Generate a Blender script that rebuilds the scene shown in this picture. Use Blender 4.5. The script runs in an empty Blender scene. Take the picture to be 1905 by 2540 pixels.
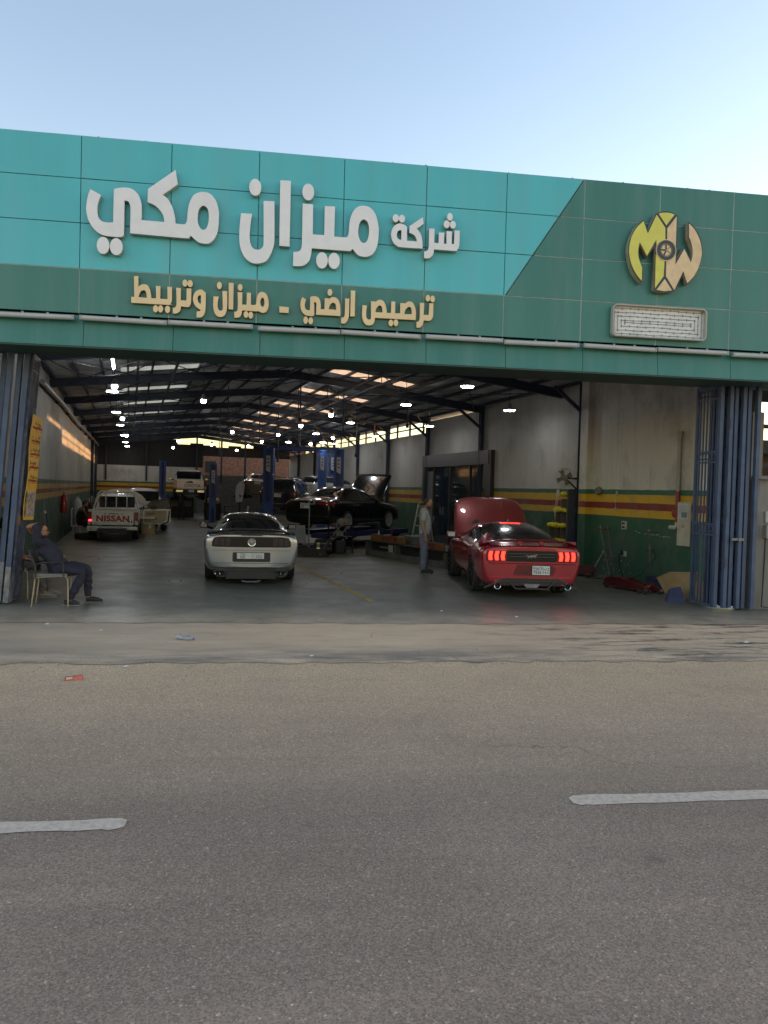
import bpy, bmesh, math, random
from mathutils import Vector, Matrix, Euler
from mathutils.bvhtree import BVHTree
random.seed(7)
sc = bpy.context.scene
R = math.radians
# ------------------------------------------------------------------ camera
cam_d = bpy.data.cameras.new("camera"); cam = bpy.data.objects.new("camera", cam_d)
sc.collection.objects.link(cam); sc.camera = cam
cam_d.sensor_fit = 'VERTICAL'; cam_d.sensor_height = 36.0
cam_d.lens = 36.0 * 1950 / 2540
cam_d.clip_start = 0.1; cam_d.clip_end = 3000
_r = Vector((0.95115, -0.3076, 0.0270)).normalized()
_f = Vector((0.3088, 0.9507, -0.0270)).normalized()
_f = (_f - _r * _f.dot(_r)).normalized()
_u = _r.cross(_f)
cam.matrix_world = Matrix(((_r.x, _u.x, -_f.x, 0), (_r.y, _u.y, -_f.y, 0), (_r.z, _u.z, -_f.z, 1.95), (0, 0, 0, 1)))
# ------------------------------------------------------------------ world and sun
SUN_EL, SUN_AZ = 4.5, 3.0            # azimuth counted from +X towards +Y
world = bpy.data.worlds.new("World"); sc.world = world; world.use_nodes = True
wn = world.node_tree.nodes; wl = world.node_tree.links
sky = wn.new("ShaderNodeTexSky"); sky.sky_type = 'NISHITA'; sky.sun_disc = False
sky.sun_elevation = R(SUN_EL); sky.sun_rotation = R(90 - SUN_AZ)
sky.altitude = 50; sky.air_density = 1.0; sky.dust_density = 0.6; sky.ozone_density = 0.85
bg = wn["Background"]; tint = wn.new("ShaderNodeMix"); tint.data_type = 'RGBA'; tint.blend_type = 'MULTIPLY'; tint.inputs[0].default_value = 1.0; tint.inputs[7].default_value = (.985, .945, 1.06, 1)
wl.new(sky.outputs[0], tint.inputs[6]); wl.new(tint.outputs[2], bg.inputs[0]); bg.inputs[1].default_value = 0.15
sun_d = bpy.data.lights.new("sun", 'SUN'); sun_d.energy = 2.2; sun_d.angle = R(0.5); sun_d.color = (1.0, 0.50, 0.20)
sun = bpy.data.objects.new("sun", sun_d); sc.collection.objects.link(sun)
_sd = Vector((math.cos(R(SUN_AZ)) * math.cos(R(SUN_EL)), math.sin(R(SUN_AZ)) * math.cos(R(SUN_EL)), math.sin(R(SUN_EL))))
sun.rotation_euler = _sd.to_track_quat('Z', 'Y').to_euler(); sun.location = (40, 20, 30)
sc.view_settings.view_transform = 'Standard'; sc.view_settings.look = 'None'
sc.view_settings.exposure = 2.03; sc.view_settings.gamma = 1; sc.view_settings.use_curve_mapping = False
sc.render.engine = 'CYCLES'
sc.cycles.use_denoising = True; sc.cycles.max_bounces = 6; sc.cycles.diffuse_bounces = 3
sc.cycles.glossy_bounces = 3; sc.cycles.transmission_bounces = 4; sc.cycles.sample_clamp_indirect = 6
sc.cycles.caustics_reflective = False; sc.cycles.caustics_refractive = False
# ------------------------------------------------------------------ helpers
C = sc.collection
def tag(o, label=None, cat=None, group=None, kind=None):
    if label: o["label"] = label
    if cat: o["category"] = cat
    if group: o["group"] = group
    if kind: o["kind"] = kind
    return o
def thing(name, label, cat, loc=(0, 0, 0), rz=0.0, group=None):
    o = bpy.data.objects.new(name, None); C.objects.link(o)
    o.location = loc; o.rotation_euler = (0, 0, rz); o.empty_display_size = .2
    return tag(o, label, cat, group)
def dup(root, loc=None, rz=None, label=None, group=None):
    r = root.copy(); C.objects.link(r)
    if loc is not None: r.location = loc
    if rz is not None: r.rotation_euler = (0, 0, rz)
    if label: r["label"] = label
    if group: r["group"] = group
    for ch in root.children:
        c = ch.copy(); C.objects.link(c); c.parent = r
        for g in ch.children:
            d = g.copy(); C.objects.link(d); d.parent = c
    return r
ORD = ['nearest the street', 'second from the street', 'third from the street', 'fourth from the street', 'fifth from the street', 'farthest in']
_mats = {}
def mat(name, col, rough=.6, metal=0., var=.12, scale=5., bump=0., bscale=60., coat=0., spec=.5, emit=None, estr=0., dirt=None, dscale=1.2, damt=.5, stretch=None, world_co=False):
    if name in _mats: return _mats[name]
    m = bpy.data.materials.new(name); m.use_nodes = True; _mats[name] = m
    nt = m.node_tree; N = nt.nodes; L = nt.links; b = N["Principled BSDF"]
    b.inputs["Roughness"].default_value = rough; b.inputs["Metallic"].default_value = metal
    b.inputs["Specular IOR Level"].default_value = spec
    b.inputs["Coat Weight"].default_value = coat; b.inputs["Coat Roughness"].default_value = .04
    b.inputs["Base Color"].default_value = (*col, 1)
    if emit:
        b.inputs["Emission Color"].default_value = (*emit, 1); b.inputs["Emission Strength"].default_value = estr
    if var or dirt or bump:
        if world_co:
            co = N.new("ShaderNodeNewGeometry").outputs["Position"]
        else:
            co = N.new("ShaderNodeTexCoord").outputs["Object"]
        if stretch:
            mp = N.new("ShaderNodeMapping"); mp.inputs["Scale"].default_value = stretch
            L.new(co, mp.inputs[0]); co = mp.outputs[0]
        last = None
        if var:
            n1 = N.new("ShaderNodeTexNoise"); n1.inputs["Scale"].default_value = scale; n1.inputs["Detail"].default_value = 7
            L.new(co, n1.inputs["Vector"])
            mx = N.new("ShaderNodeMix"); mx.data_type = 'RGBA'
            mx.inputs[6].default_value = (*[c * (1 - var) for c in col], 1); mx.inputs[7].default_value = (*[min(1, c * (1 + var)) for c in col], 1)
            rp = N.new("ShaderNodeMapRange"); rp.inputs[1].default_value = .3; rp.inputs[2].default_value = .7
            L.new(n1.outputs[0], rp.inputs[0]); L.new(rp.outputs[0], mx.inputs[0]); last = mx.outputs[2]
        if dirt:
            n2 = N.new("ShaderNodeTexNoise"); n2.inputs["Scale"].default_value = dscale; n2.inputs["Detail"].default_value = 9; n2.inputs["Roughness"].default_value = .65
            L.new(co, n2.inputs["Vector"])
            rp2 = N.new("ShaderNodeMapRange"); rp2.inputs[1].default_value = .48; rp2.inputs[2].default_value = .72; rp2.inputs[4].default_value = damt
            L.new(n2.outputs[0], rp2.inputs[0])
            mx2 = N.new("ShaderNodeMix"); mx2.data_type = 'RGBA'; mx2.inputs[6].default_value = (*col, 1); mx2.inputs[7].default_value = (*dirt, 1)
            if last: L.new(last, mx2.inputs[6])
            L.new(rp2.outputs[0], mx2.inputs[0]); last = mx2.outputs[2]
        if last: L.new(last, b.inputs["Base Color"])
        if bump:
            n3 = N.new("ShaderNodeTexNoise"); n3.inputs["Scale"].default_value = bscale; n3.inputs["Detail"].default_value = 5
            L.new(co, n3.inputs["Vector"])
            bp = N.new("ShaderNodeBump"); bp.inputs["Strength"].default_value = bump; bp.inputs["Distance"].default_value = .01
            L.new(n3.outputs[0], bp.inputs["Height"]); L.new(bp.outputs[0], b.inputs["Normal"])
    return m
class MB:
    """collects shapes into one mesh"""
    def __init__(s): s.v = []; s.f = []; s.mi = []; s.cur = 0
    def add(s, vs, fs):
        o = len(s.v); s.v += [tuple(v) for v in vs]; s.f += [tuple(i + o for i in f) for f in fs]; s.mi += [s.cur] * len(fs); return s
    def box(s, c, d, rot=None, bev=0):
        x, y, z = d[0] / 2, d[1] / 2, d[2] / 2
        if bev:
            bm = bmesh.new(); bmesh.ops.create_cube(bm, size=1)
            for v in bm.verts: v.co = Vector((v.co.x * d[0], v.co.y * d[1], v.co.z * d[2]))
            bmesh.ops.bevel(bm, geom=list(bm.edges), offset=bev, segments=2, affect='EDGES', profile=.5)
            vs = [v.co.copy() for v in bm.verts]; fs = [[v.index for v in f.verts] for f in bm.faces]; bm.free()
        else:
            vs = [Vector((a * x, b * y, e * z)) for a in (-1, 1) for b in (-1, 1) for e in (-1, 1)]
            fs = [(0, 1, 3, 2), (4, 6, 7, 5), (0, 4, 5, 1), (2, 3, 7, 6), (0, 2, 6, 4), (1, 5, 7, 3)]
        if rot: 
            e = Euler(rot).to_matrix(); vs = [e @ v for v in vs]
        return s.add([v + Vector(c) for v in vs], fs)
    def bar(s, p, q, w, h=None, up=(0, 0, 1)):
        p, q = Vector(p), Vector(q); h = h or w; d = (q - p); ln = d.length; d.normalize(); u = Vector(up)
        if abs(d.dot(u)) > .98: u = Vector((0, 1, 0))
        a = d.cross(u).normalized(); b = a.cross(d)
        vs = [e + a * (i * w / 2) + b * (j * h / 2) for e in (p, q) for i, j in ((-1, -1), (1, -1), (1, 1), (-1, 1))]
        return s.add(vs, [(0, 1, 2, 3), (7, 6, 5, 4), (0, 4, 5, 1), (1, 5, 6, 2), (2, 6, 7, 3), (3, 7, 4, 0)])
    def tube(s, pts, r, n=8, caps=True):
        pts = [Vector(p) for p in pts]; rr = r if isinstance(r, (list, tuple)) else [r] * len(pts); vs = []; prev = None
        for i, p in enumerate(pts):
            t = (pts[min(i + 1, len(pts) - 1)] - pts[max(i - 1, 0)]).normalized()
            if prev is None:
                a = t.cross(Vector((0, 0, 1)))
                if a.length < .05: a = t.cross(Vector((0, 1, 0)))
            else:
                a = prev - t * prev.dot(t)
            a.normalize(); prev = a; b = t.cross(a)
            vs += [p + (a * math.cos(2 * math.pi * k / n) + b * math.sin(2 * math.pi * k / n)) * rr[i] for k in range(n)]
        fs = [(i * n + k, i * n + (k + 1) % n, (i + 1) * n + (k + 1) % n, (i + 1) * n + k) for i in range(len(pts) - 1) for k in range(n)]
        if caps: fs += [tuple(range(n - 1, -1, -1)), tuple(range((len(pts) - 1) * n, len(pts) * n))]
        return s.add(vs, fs)
    def lathe(s, prof, c=(0, 0, 0), axis='Z', n=20, caps=True):
        vs = []
        for r, h in prof:
            for k in range(n):
                a = 2 * math.pi * k / n; x, y = r * math.cos(a), r * math.sin(a)
                v = (x, y, h) if axis == 'Z' else ((h, x, y) if axis == 'X' else (y, h, x))
                vs.append(Vector(v) + Vector(c))
        fs = [(i * n + k, i * n + (k + 1) % n, (i + 1) * n + (k + 1) % n, (i + 1) * n + k) for i in range(len(prof) - 1) for k in range(n)]
        if caps:
            if prof[0][0] > 1e-4: fs.append(tuple(range(n - 1, -1, -1)))
            if prof[-1][0] > 1e-4: fs.append(tuple(range((len(prof) - 1) * n, len(prof) * n)))
        return s.add(vs, fs)
    def prism(s, poly, fn, a, b):
        """poly of (p,q); fn(p,q,t) -> xyz"""
        n = len(poly); vs = [fn(p, q, a) for p, q in poly] + [fn(p, q, b) for p, q in poly]
        return s.add(vs, [tuple(range(n)), tuple(range(2 * n - 1, n - 1, -1))] + [(i, (i + 1) % n + 0, (i + 1) % n + n, i + n) for i in range(n)])
    def ball(s, c, r, n=10, sc3=(1, 1, 1)):
        prof = [(max(1e-5, math.sin(math.pi * i / n)), -math.cos(math.pi * i / n)) for i in range(n + 1)]
        m = MB().lathe(prof, n=n + 2, caps=False)
        return s.add([Vector((v[0] * r * sc3[0], v[1] * r * sc3[1], v[2] * r * sc3[2])) + Vector(c) for v in m.v], m.f)
    def xf(s, M):
        s.v = [tuple(M @ Vector(v)) for v in s.v]; return s
    def build(s, name, m, parent=None, smooth=None, mats=None, normals=True):
        me = bpy.data.meshes.new(name); me.from_pydata(s.v, [], s.f)
        for k in (mats or [m]): me.materials.append(k)
        if mats: me.polygons.foreach_set("material_index", s.mi)
        if normals:
            bm = bmesh.new(); bm.from_mesh(me); bmesh.ops.recalc_face_normals(bm, faces=bm.faces); bm.to_mesh(me); bm.free()
        if smooth: 
            me.shade_smooth(); me.set_sharp_from_angle(angle=R(smooth))
        me.validate(); me.update()
        o = bpy.data.objects.new(name, me); C.objects.link(o)
        if parent: o.parent = parent
        return o
def mesh_obj(name, me, m, parent=None):
    if m: me.materials.clear(); me.materials.append(m)
    o = bpy.data.objects.new(name, me); C.objects.link(o)
    if parent: o.parent = parent
    return o
def spline_closed(pts, per=5):
    """(x,y,corner) points -> smooth closed outline that keeps its corners"""
    n = len(pts); out = []
    for i in range(n):
        p0, p1, p2, p3 = pts[i - 1], pts[i], pts[(i + 1) % n], pts[(i + 2) % n]
        out.append((p1[0], p1[1]))
        if p1[2] and p2[2]: continue
        a = p1 if p1[2] else p0; d = p2 if p2[2] else p3
        for k in range(1, per):
            t = k / per; t2 = t * t; t3 = t2 * t
            out.append(tuple(.5 * (2 * p1[j] + (p2[j] - a[j]) * t + (2 * a[j] - 5 * p1[j] + 4 * p2[j] - d[j]) * t2 + (3 * p1[j] - a[j] - 3 * p2[j] + d[j]) * t3) for j in (0, 1)))
    return out
def outline_mesh(loops, depth, bevel=0.0):
    """filled 2-D outlines (holes allowed) with thickness, in XY, front at z=depth"""
    cu = bpy.data.curves.new("outline", 'CURVE'); cu.dimensions = '2D'; cu.fill_mode = 'BOTH'
    cu.extrude = max(0, depth / 2 - bevel); cu.bevel_depth = bevel; cu.bevel_resolution = 1
    for lp in loops:
        sp = cu.splines.new('POLY'); sp.points.add(len(lp) - 1); sp.use_cyclic_u = True
        for i, (x, y) in enumerate(lp): sp.points[i].co = (x, y, 0, 1)
    o = bpy.data.objects.new("outline", cu); C.objects.link(o)
    dg = bpy.context.evaluated_depsgraph_get(); me = bpy.data.meshes.new_from_object(o.evaluated_get(dg))
    bpy.data.objects.remove(o); bpy.data.curves.remove(cu)
    me.transform(Matrix.Translation((0, 0, depth / 2))); return me
def text_mesh(txt, size, depth=.004, align='CENTER', space=1.0, bold=0.0):
    cu = bpy.data.curves.new("lettering", 'FONT'); cu.body = txt; cu.size = size; cu.extrude = depth / 2; cu.align_x = align; cu.align_y = 'CENTER'
    cu.space_character = space; cu.offset = bold; cu.resolution_u = 3
    o = bpy.data.objects.new("lettering", cu); C.objects.link(o)
    dg = bpy.context.evaluated_depsgraph_get(); me = bpy.data.meshes.new_from_object(o.evaluated_get(dg))
    bpy.data.objects.remove(o); bpy.data.curves.remove(cu); return me
STAND = Matrix(((1, 0, 0, 0), (0, 0, -1, 0), (0, 1, 0, 0), (0, 0, 0, 1)))   # XY art -> upright, facing -Y
def wallart(me, x, y, z, rz=0.0, sx=1.0, sz=1.0):
    me.transform(Matrix.Translation((x, y, z)) @ Matrix.Rotation(rz, 4, 'Z') @ STAND @ Matrix.Diagonal((sx, sz, 1, 1))); return me
def join_meshes(list_me):
    bm = bmesh.new()
    for me in list_me: bm.from_mesh(me)
    out = bpy.data.meshes.new("lettering"); bm.to_mesh(out); bm.free(); return out
# ------------------------------------------------------------------ ground
FA = R(-9.818)                                   # the street runs along this direction
FD = Vector((math.cos(FA), math.sin(FA), 0)); FN = Vector((FD.y, -FD.x, 0))
G0 = Vector((-1.8, 13.65, 0))                    # left end of the gate line
def street(s, n, z=0.0): return tuple(G0 + FD * s + FN * n + Vector((0, 0, z)))
def ground_mat(name, kind):
    m = bpy.data.materials.new(name); m.use_nodes = True; nt = m.node_tree; N = nt.nodes; L = nt.links; b = N["Principled BSDF"]
    tc = N.new("ShaderNodeTexCoord").outputs["Object"]
    def noise(s, d=6, r=.6, vec=None):
        n = N.new("ShaderNodeTexNoise"); n.inputs["Scale"].default_value = s; n.inputs["Detail"].default_value = d; n.inputs["Roughness"].default_value = r
        L.new(vec or tc, n.inputs["Vector"]); return n.outputs[0]
    def ramp(f, stops):
        r = N.new("ShaderNodeValToRGB"); L.new(f, r.inputs[0]); e = r.color_ramp.elements
        e[0].position, e[0].color = stops[0][0], (*stops[0][1], 1); e[1].position, e[1].color = stops[-1][0], (*stops[-1][1], 1)
        for p, c in stops[1:-1]: q = e.new(p); q.color = (*c, 1)
        return r.outputs[0]
    def mix(f, a, c, mode='MIX'):
        x = N.new("ShaderNodeMix"); x.data_type = 'RGBA'; x.blend_type = mode
        if isinstance(f, float): x.inputs[0].default_value = f
        else: L.new(f, x.inputs[0])
        for k, s in ((6, a), (7, c)):
            if isinstance(s, tuple): x.inputs[k].default_value = (*s, 1)
            else: L.new(s, x.inputs[k])
        return x.outputs[2]
    def mapr(f, a, c, lo=0., hi=1.):
        r = N.new("ShaderNodeMapRange"); r.inputs[1].default_value = a; r.inputs[2].default_value = c; r.inputs[3].default_value = lo; r.inputs[4].default_value = hi
        L.new(f, r.inputs[0]); return r.outputs[0]
    def scaled(v):
        mp = N.new("ShaderNodeMapping"); mp.inputs["Scale"].default_value = v; L.new(tc, mp.inputs[0]); return mp.outputs[0]
    def sepy(ax):
        s = N.new("ShaderNodeSeparateXYZ"); L.new(tc, s.inputs[0]); return s.outputs[ax]
    W3 = (1, 1, 1)
    if kind == 'road':
        vor = N.new("ShaderNodeTexVoronoi"); vor.inputs["Scale"].default_value = 108; L.new(tc, vor.inputs["Vector"])
        grain = ramp(vor.outputs["Color"], [(0, (.44,) * 3), (.55, (.85,) * 3), (.87, (1.12,) * 3), (1, (2.2, 2.1, 1.95))])
        base = mix(mapr(noise(.5, 5), .35, .65), (.385, .270, .188), (.50, .352, .248))
        streak = noise(1.0, 6, .6, scaled((.35, 5.0, 1)))
        base = mix(mapr(streak, .35, .7, 0, .5), base, (.30, .218, .158))
        bandn = mapr(noise(.8, 5, .55, scaled((.06, 1.0, 1))), .35, .65, 0, .75); base = mix(bandn, base, (.29, .210, .155))
        patch = mapr(noise(.22, 6, .6), .5, .68, 0, .5); base = mix(patch, base, (.52, .372, .265))
        dust = mapr(sepy(1), -8.6, -4.2)                    # sand swept to the shop side of the road
        dn = N.new("ShaderNodeMath"); dn.operation = 'MULTIPLY'; L.new(dust, dn.inputs[0]); L.new(mapr(noise(1.4, 8, .7), .3, .62, .72, 1.0), dn.inputs[1])
        base = mix(dn.outputs[0], base, (.86, .585, .355))
        dr = N.new("ShaderNodeTexVoronoi"); dr.inputs["Scale"].default_value = 1.3; L.new(tc, dr.inputs["Vector"])
        dm = N.new("ShaderNodeMath"); dm.operation = 'MULTIPLY'; L.new(mapr(dr.outputs["Distance"], .02, .10, .8, 0), dm.inputs[0]); L.new(mapr(noise(.6, 3), .5, .6), dm.inputs[1])
        base = mix(dm.outputs[0], base, (.10, .085, .075))     # oil drips
        cr = N.new("ShaderNodeTexVoronoi"); cr.feature = 'DISTANCE_TO_EDGE'; cr.inputs["Scale"].default_value = 1.0
        cw = N.new("ShaderNodeMix"); cw.data_type = 'VECTOR'; cw.inputs[0].default_value = .22; nz2 = N.new("ShaderNodeTexNoise"); nz2.inputs["Scale"].default_value = 2.2; nz2.inputs["Detail"].default_value = 6
        sv_ = scaled((.28, .8, 1)); L.new(tc, nz2.inputs["Vector"]); L.new(sv_, cw.inputs[4]); L.new(nz2.outputs["Color"], cw.inputs[5]); L.new(cw.outputs[1], cr.inputs["Vector"])
        cm = N.new("ShaderNodeMath"); cm.operation = 'MULTIPLY'; L.new(mapr(cr.outputs["Distance"], .001, .005, .45, 0), cm.inputs[0]); L.new(mapr(noise(.35, 3), .54, .62), cm.inputs[1])
        base = mix(cm.outputs[0], base, (.12, .10, .085))
        fine = noise(140, 3, .8)
        base = mix(.9, base, grain, 'MULTIPLY')
        base = mix(.6, base, ramp(fine, [(.3, (.6,) * 3), (.7, (1.35,) * 3)]), 'MULTIPLY')
        L.new(base, b.inputs["Base Color"]); b.inputs["Roughness"].default_value = .85; h = mix(.5, vor.outputs["Distance"], fine); bs, bd = .55, .006
    elif kind == 'apron':
        base = mix(mapr(noise(.9, 7, .65), .35, .68), (.84, .57, .355), (.92, .65, .42))
        base = mix(mapr(noise(2.6, 9, .7, scaled((.5, 1.6, 1))), .52, .7, 0, .6), base, (.50, .36, .25))
        cr = N.new("ShaderNodeTexVoronoi"); cr.feature = 'DISTANCE_TO_EDGE'; cr.inputs["Scale"].default_value = .75
        wv = N.new("ShaderNodeMix"); wv.data_type = 'VECTOR'; wv.inputs[0].default_value = .18
        nz = N.new("ShaderNodeTexNoise"); nz.inputs["Scale"].default_value = 3; L.new(tc, nz.inputs["Vector"]); L.new(tc, wv.inputs[4]); L.new(nz.outputs["Color"], wv.inputs[5])
        L.new(wv.outputs[1], cr.inputs["Vector"])
        crack = mapr(cr.outputs["Distance"], .001, .007, .8, 0)
        cm = N.new("ShaderNodeMath"); cm.operation = 'MULTIPLY'; L.new(crack, cm.inputs[0]); L.new(mapr(noise(.45, 3), .56, .66), cm.inputs[1])
        base = mix(cm.outputs[0], base, (.045, .04, .035))
        oil = mapr(noise(1.7, 9, .75, scaled((.6, 2.5, 1))), .50, .62)
        om = N.new("ShaderNodeMath"); om.operation = 'MULTIPLY'; L.new(oil, om.inputs[0]); L.new(mapr(sepy(0), 6.6, 8.6), om.inputs[1])
        base = mix(om.outputs[0], base, (.05, .042, .036))
        big = mapr(noise(.55, 8, .7, scaled((.6, 1.3, 1))), .42, .66, 0, .4); base = mix(big, base, (.55, .385, .25))
        lf = N.new("ShaderNodeMath"); lf.operation = 'MULTIPLY'; L.new(mapr(sepy(0), 4.6, .4, 0, .8), lf.inputs[0]); L.new(mapr(noise(1.0, 8, .7, scaled((.5, 1.2, 1))), .3, .6, .4, 1), lf.inputs[1])
        base = mix(lf.outputs[0], base, (.36, .285, .215))          # darker mottling towards the left gate
        edge = mapr(noise(1.1, 7, .7, scaled((.5, 1.5, 1))), .40, .60); em_ = N.new("ShaderNodeMath"); em_.operation = 'MULTIPLY'; L.new(edge, em_.inputs[0]); L.new(mapr(sepy(1), -3.1, -4.1), em_.inputs[1])
        base = mix(em_.outputs[0], base, (.27, .215, .17))
        fine = noise(90, 4, .8); base = mix(.55, base, ramp(fine, [(.3, (.65,) * 3), (.7, (1.3,) * 3)]), 'MULTIPLY')
        L.new(base, b.inputs["Base Color"]); L.new(mapr(noise(2, 5), .3, .7, .5, .8), b.inputs["Roughness"]); h = mix(.5, fine, noise(14, 5)); bs, bd = .35, .01
    else:
        base = mix(mapr(noise(.35, 7, .6), .35, .65), (.140, .136, .102), (.205, .194, .148))
        base = mix(mapr(noise(1.3, 9, .7), .54, .72, 0, .42), base, (.075, .074, .064))
        base = mix(mapr(noise(4, 8, .7, scaled((2.2, .25, 1))), .55, .72, 0, .4), base, (.07, .068, .06))
        sand = N.new("ShaderNodeMath"); sand.operation = 'MULTIPLY'; L.new(mapr(sepy(1), -.2, -1.6), sand.inputs[0]); L.new(mapr(noise(1.3, 9, .74), .34, .58, .25, 1), sand.inputs[1])
        base = mix(sand.outputs[0], base, (.60, .44, .30))
        fine = noise(60, 4, .8); base = mix(.4, base, ramp(fine, [(.3, (.7,) * 3), (.7, (1.25,) * 3)]), 'MULTIPLY')
        L.new(base, b.inputs["Base Color"]); L.new(mapr(noise(1.1, 6), .3, .7, .27, .55), b.inputs["Roughness"]); h = fine; bs, bd = .12, .004
    bp = N.new("ShaderNodeBump"); bp.inputs["Strength"].default_value = bs; bp.inputs["Distance"].default_value = bd
    L.new(h, bp.inputs["Height"]); L.new(bp.outputs[0], b.inputs["Normal"]); return m
def sheet(name, m, poly, z, origin=None):
    """flat sheet in street coordinates, object origin at the gate line"""
    mb = MB(); mb.add([(s, -n, 0) for s, n in poly], [tuple(range(len(poly)))])
    o = mb.build(name, m); o.location = G0 + Vector((0, 0, z)); o.rotation_euler = (0, 0, FA); return tag(o, kind='structure')
road_m = ground_mat("asphalt", 'road'); apron_m = ground_mat("apron_concrete", 'apron'); floor_m = ground_mat("shop_floor", 'floor')
K = 4.2                                           # kerb line, metres in front of the gates
def ragged(s0, s1, n, amp, step=.35, seed=1):
    rnd = random.Random(seed); out = []; s = s0
    while s < s1: out.append((s, n + rnd.uniform(-amp, amp))); s += step * rnd.uniform(.6, 1.4)
    return out + [(s1, n)]
def road_strip():
    mb = MB(); e = ragged(-40, 60, K, .035)
    poly = [(-400, K)] + e + [(400, K), (400, 90), (-400, 90)]
    mb.add([(s, -n, 0) for s, n in poly], [tuple(range(len(poly)))]); o = mb.build("road", road_m); o.location = G0 + Vector((0, 0, -.012)); o.rotation_euler = (0, 0, FA); return tag(o, kind='structure')
road_strip()
sheet("ground", mat("bare_earth", (.2, .16, .12), .9, var=.25, scale=.4), [(-900, 900), (900, 900), (900, -900), (-900, -900)], -.05)
apron = MB(); _a = [(-60, .9)] + [(60, .9)]; _b = ragged(-60, 60, K + .12, .07, .16, 5)
apron.add([(s, -n, 0) for s, n in _a] + [(s, -n, 0) for s, n in reversed(_b)], [tuple(range(2 + len(_b)))])
ap = apron.build("pavement", apron_m); ap.location = G0 + Vector((0, 0, -.006)); ap.rotation_euler = (0, 0, FA); tag(ap, kind='structure')
_fl = MB(); _e = ragged(-60, 60, 1.75, .06, .22, 9)
_fl.add([(s, -n, 0) for s, n in _e] + [(60, 52, 0), (-60, 52, 0)], [tuple(range(len(_e) + 2))])
fl = _fl.build("floor", floor_m); fl.location = G0; fl.rotation_euler = (0, 0, FA); tag(fl, kind='structure')
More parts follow.
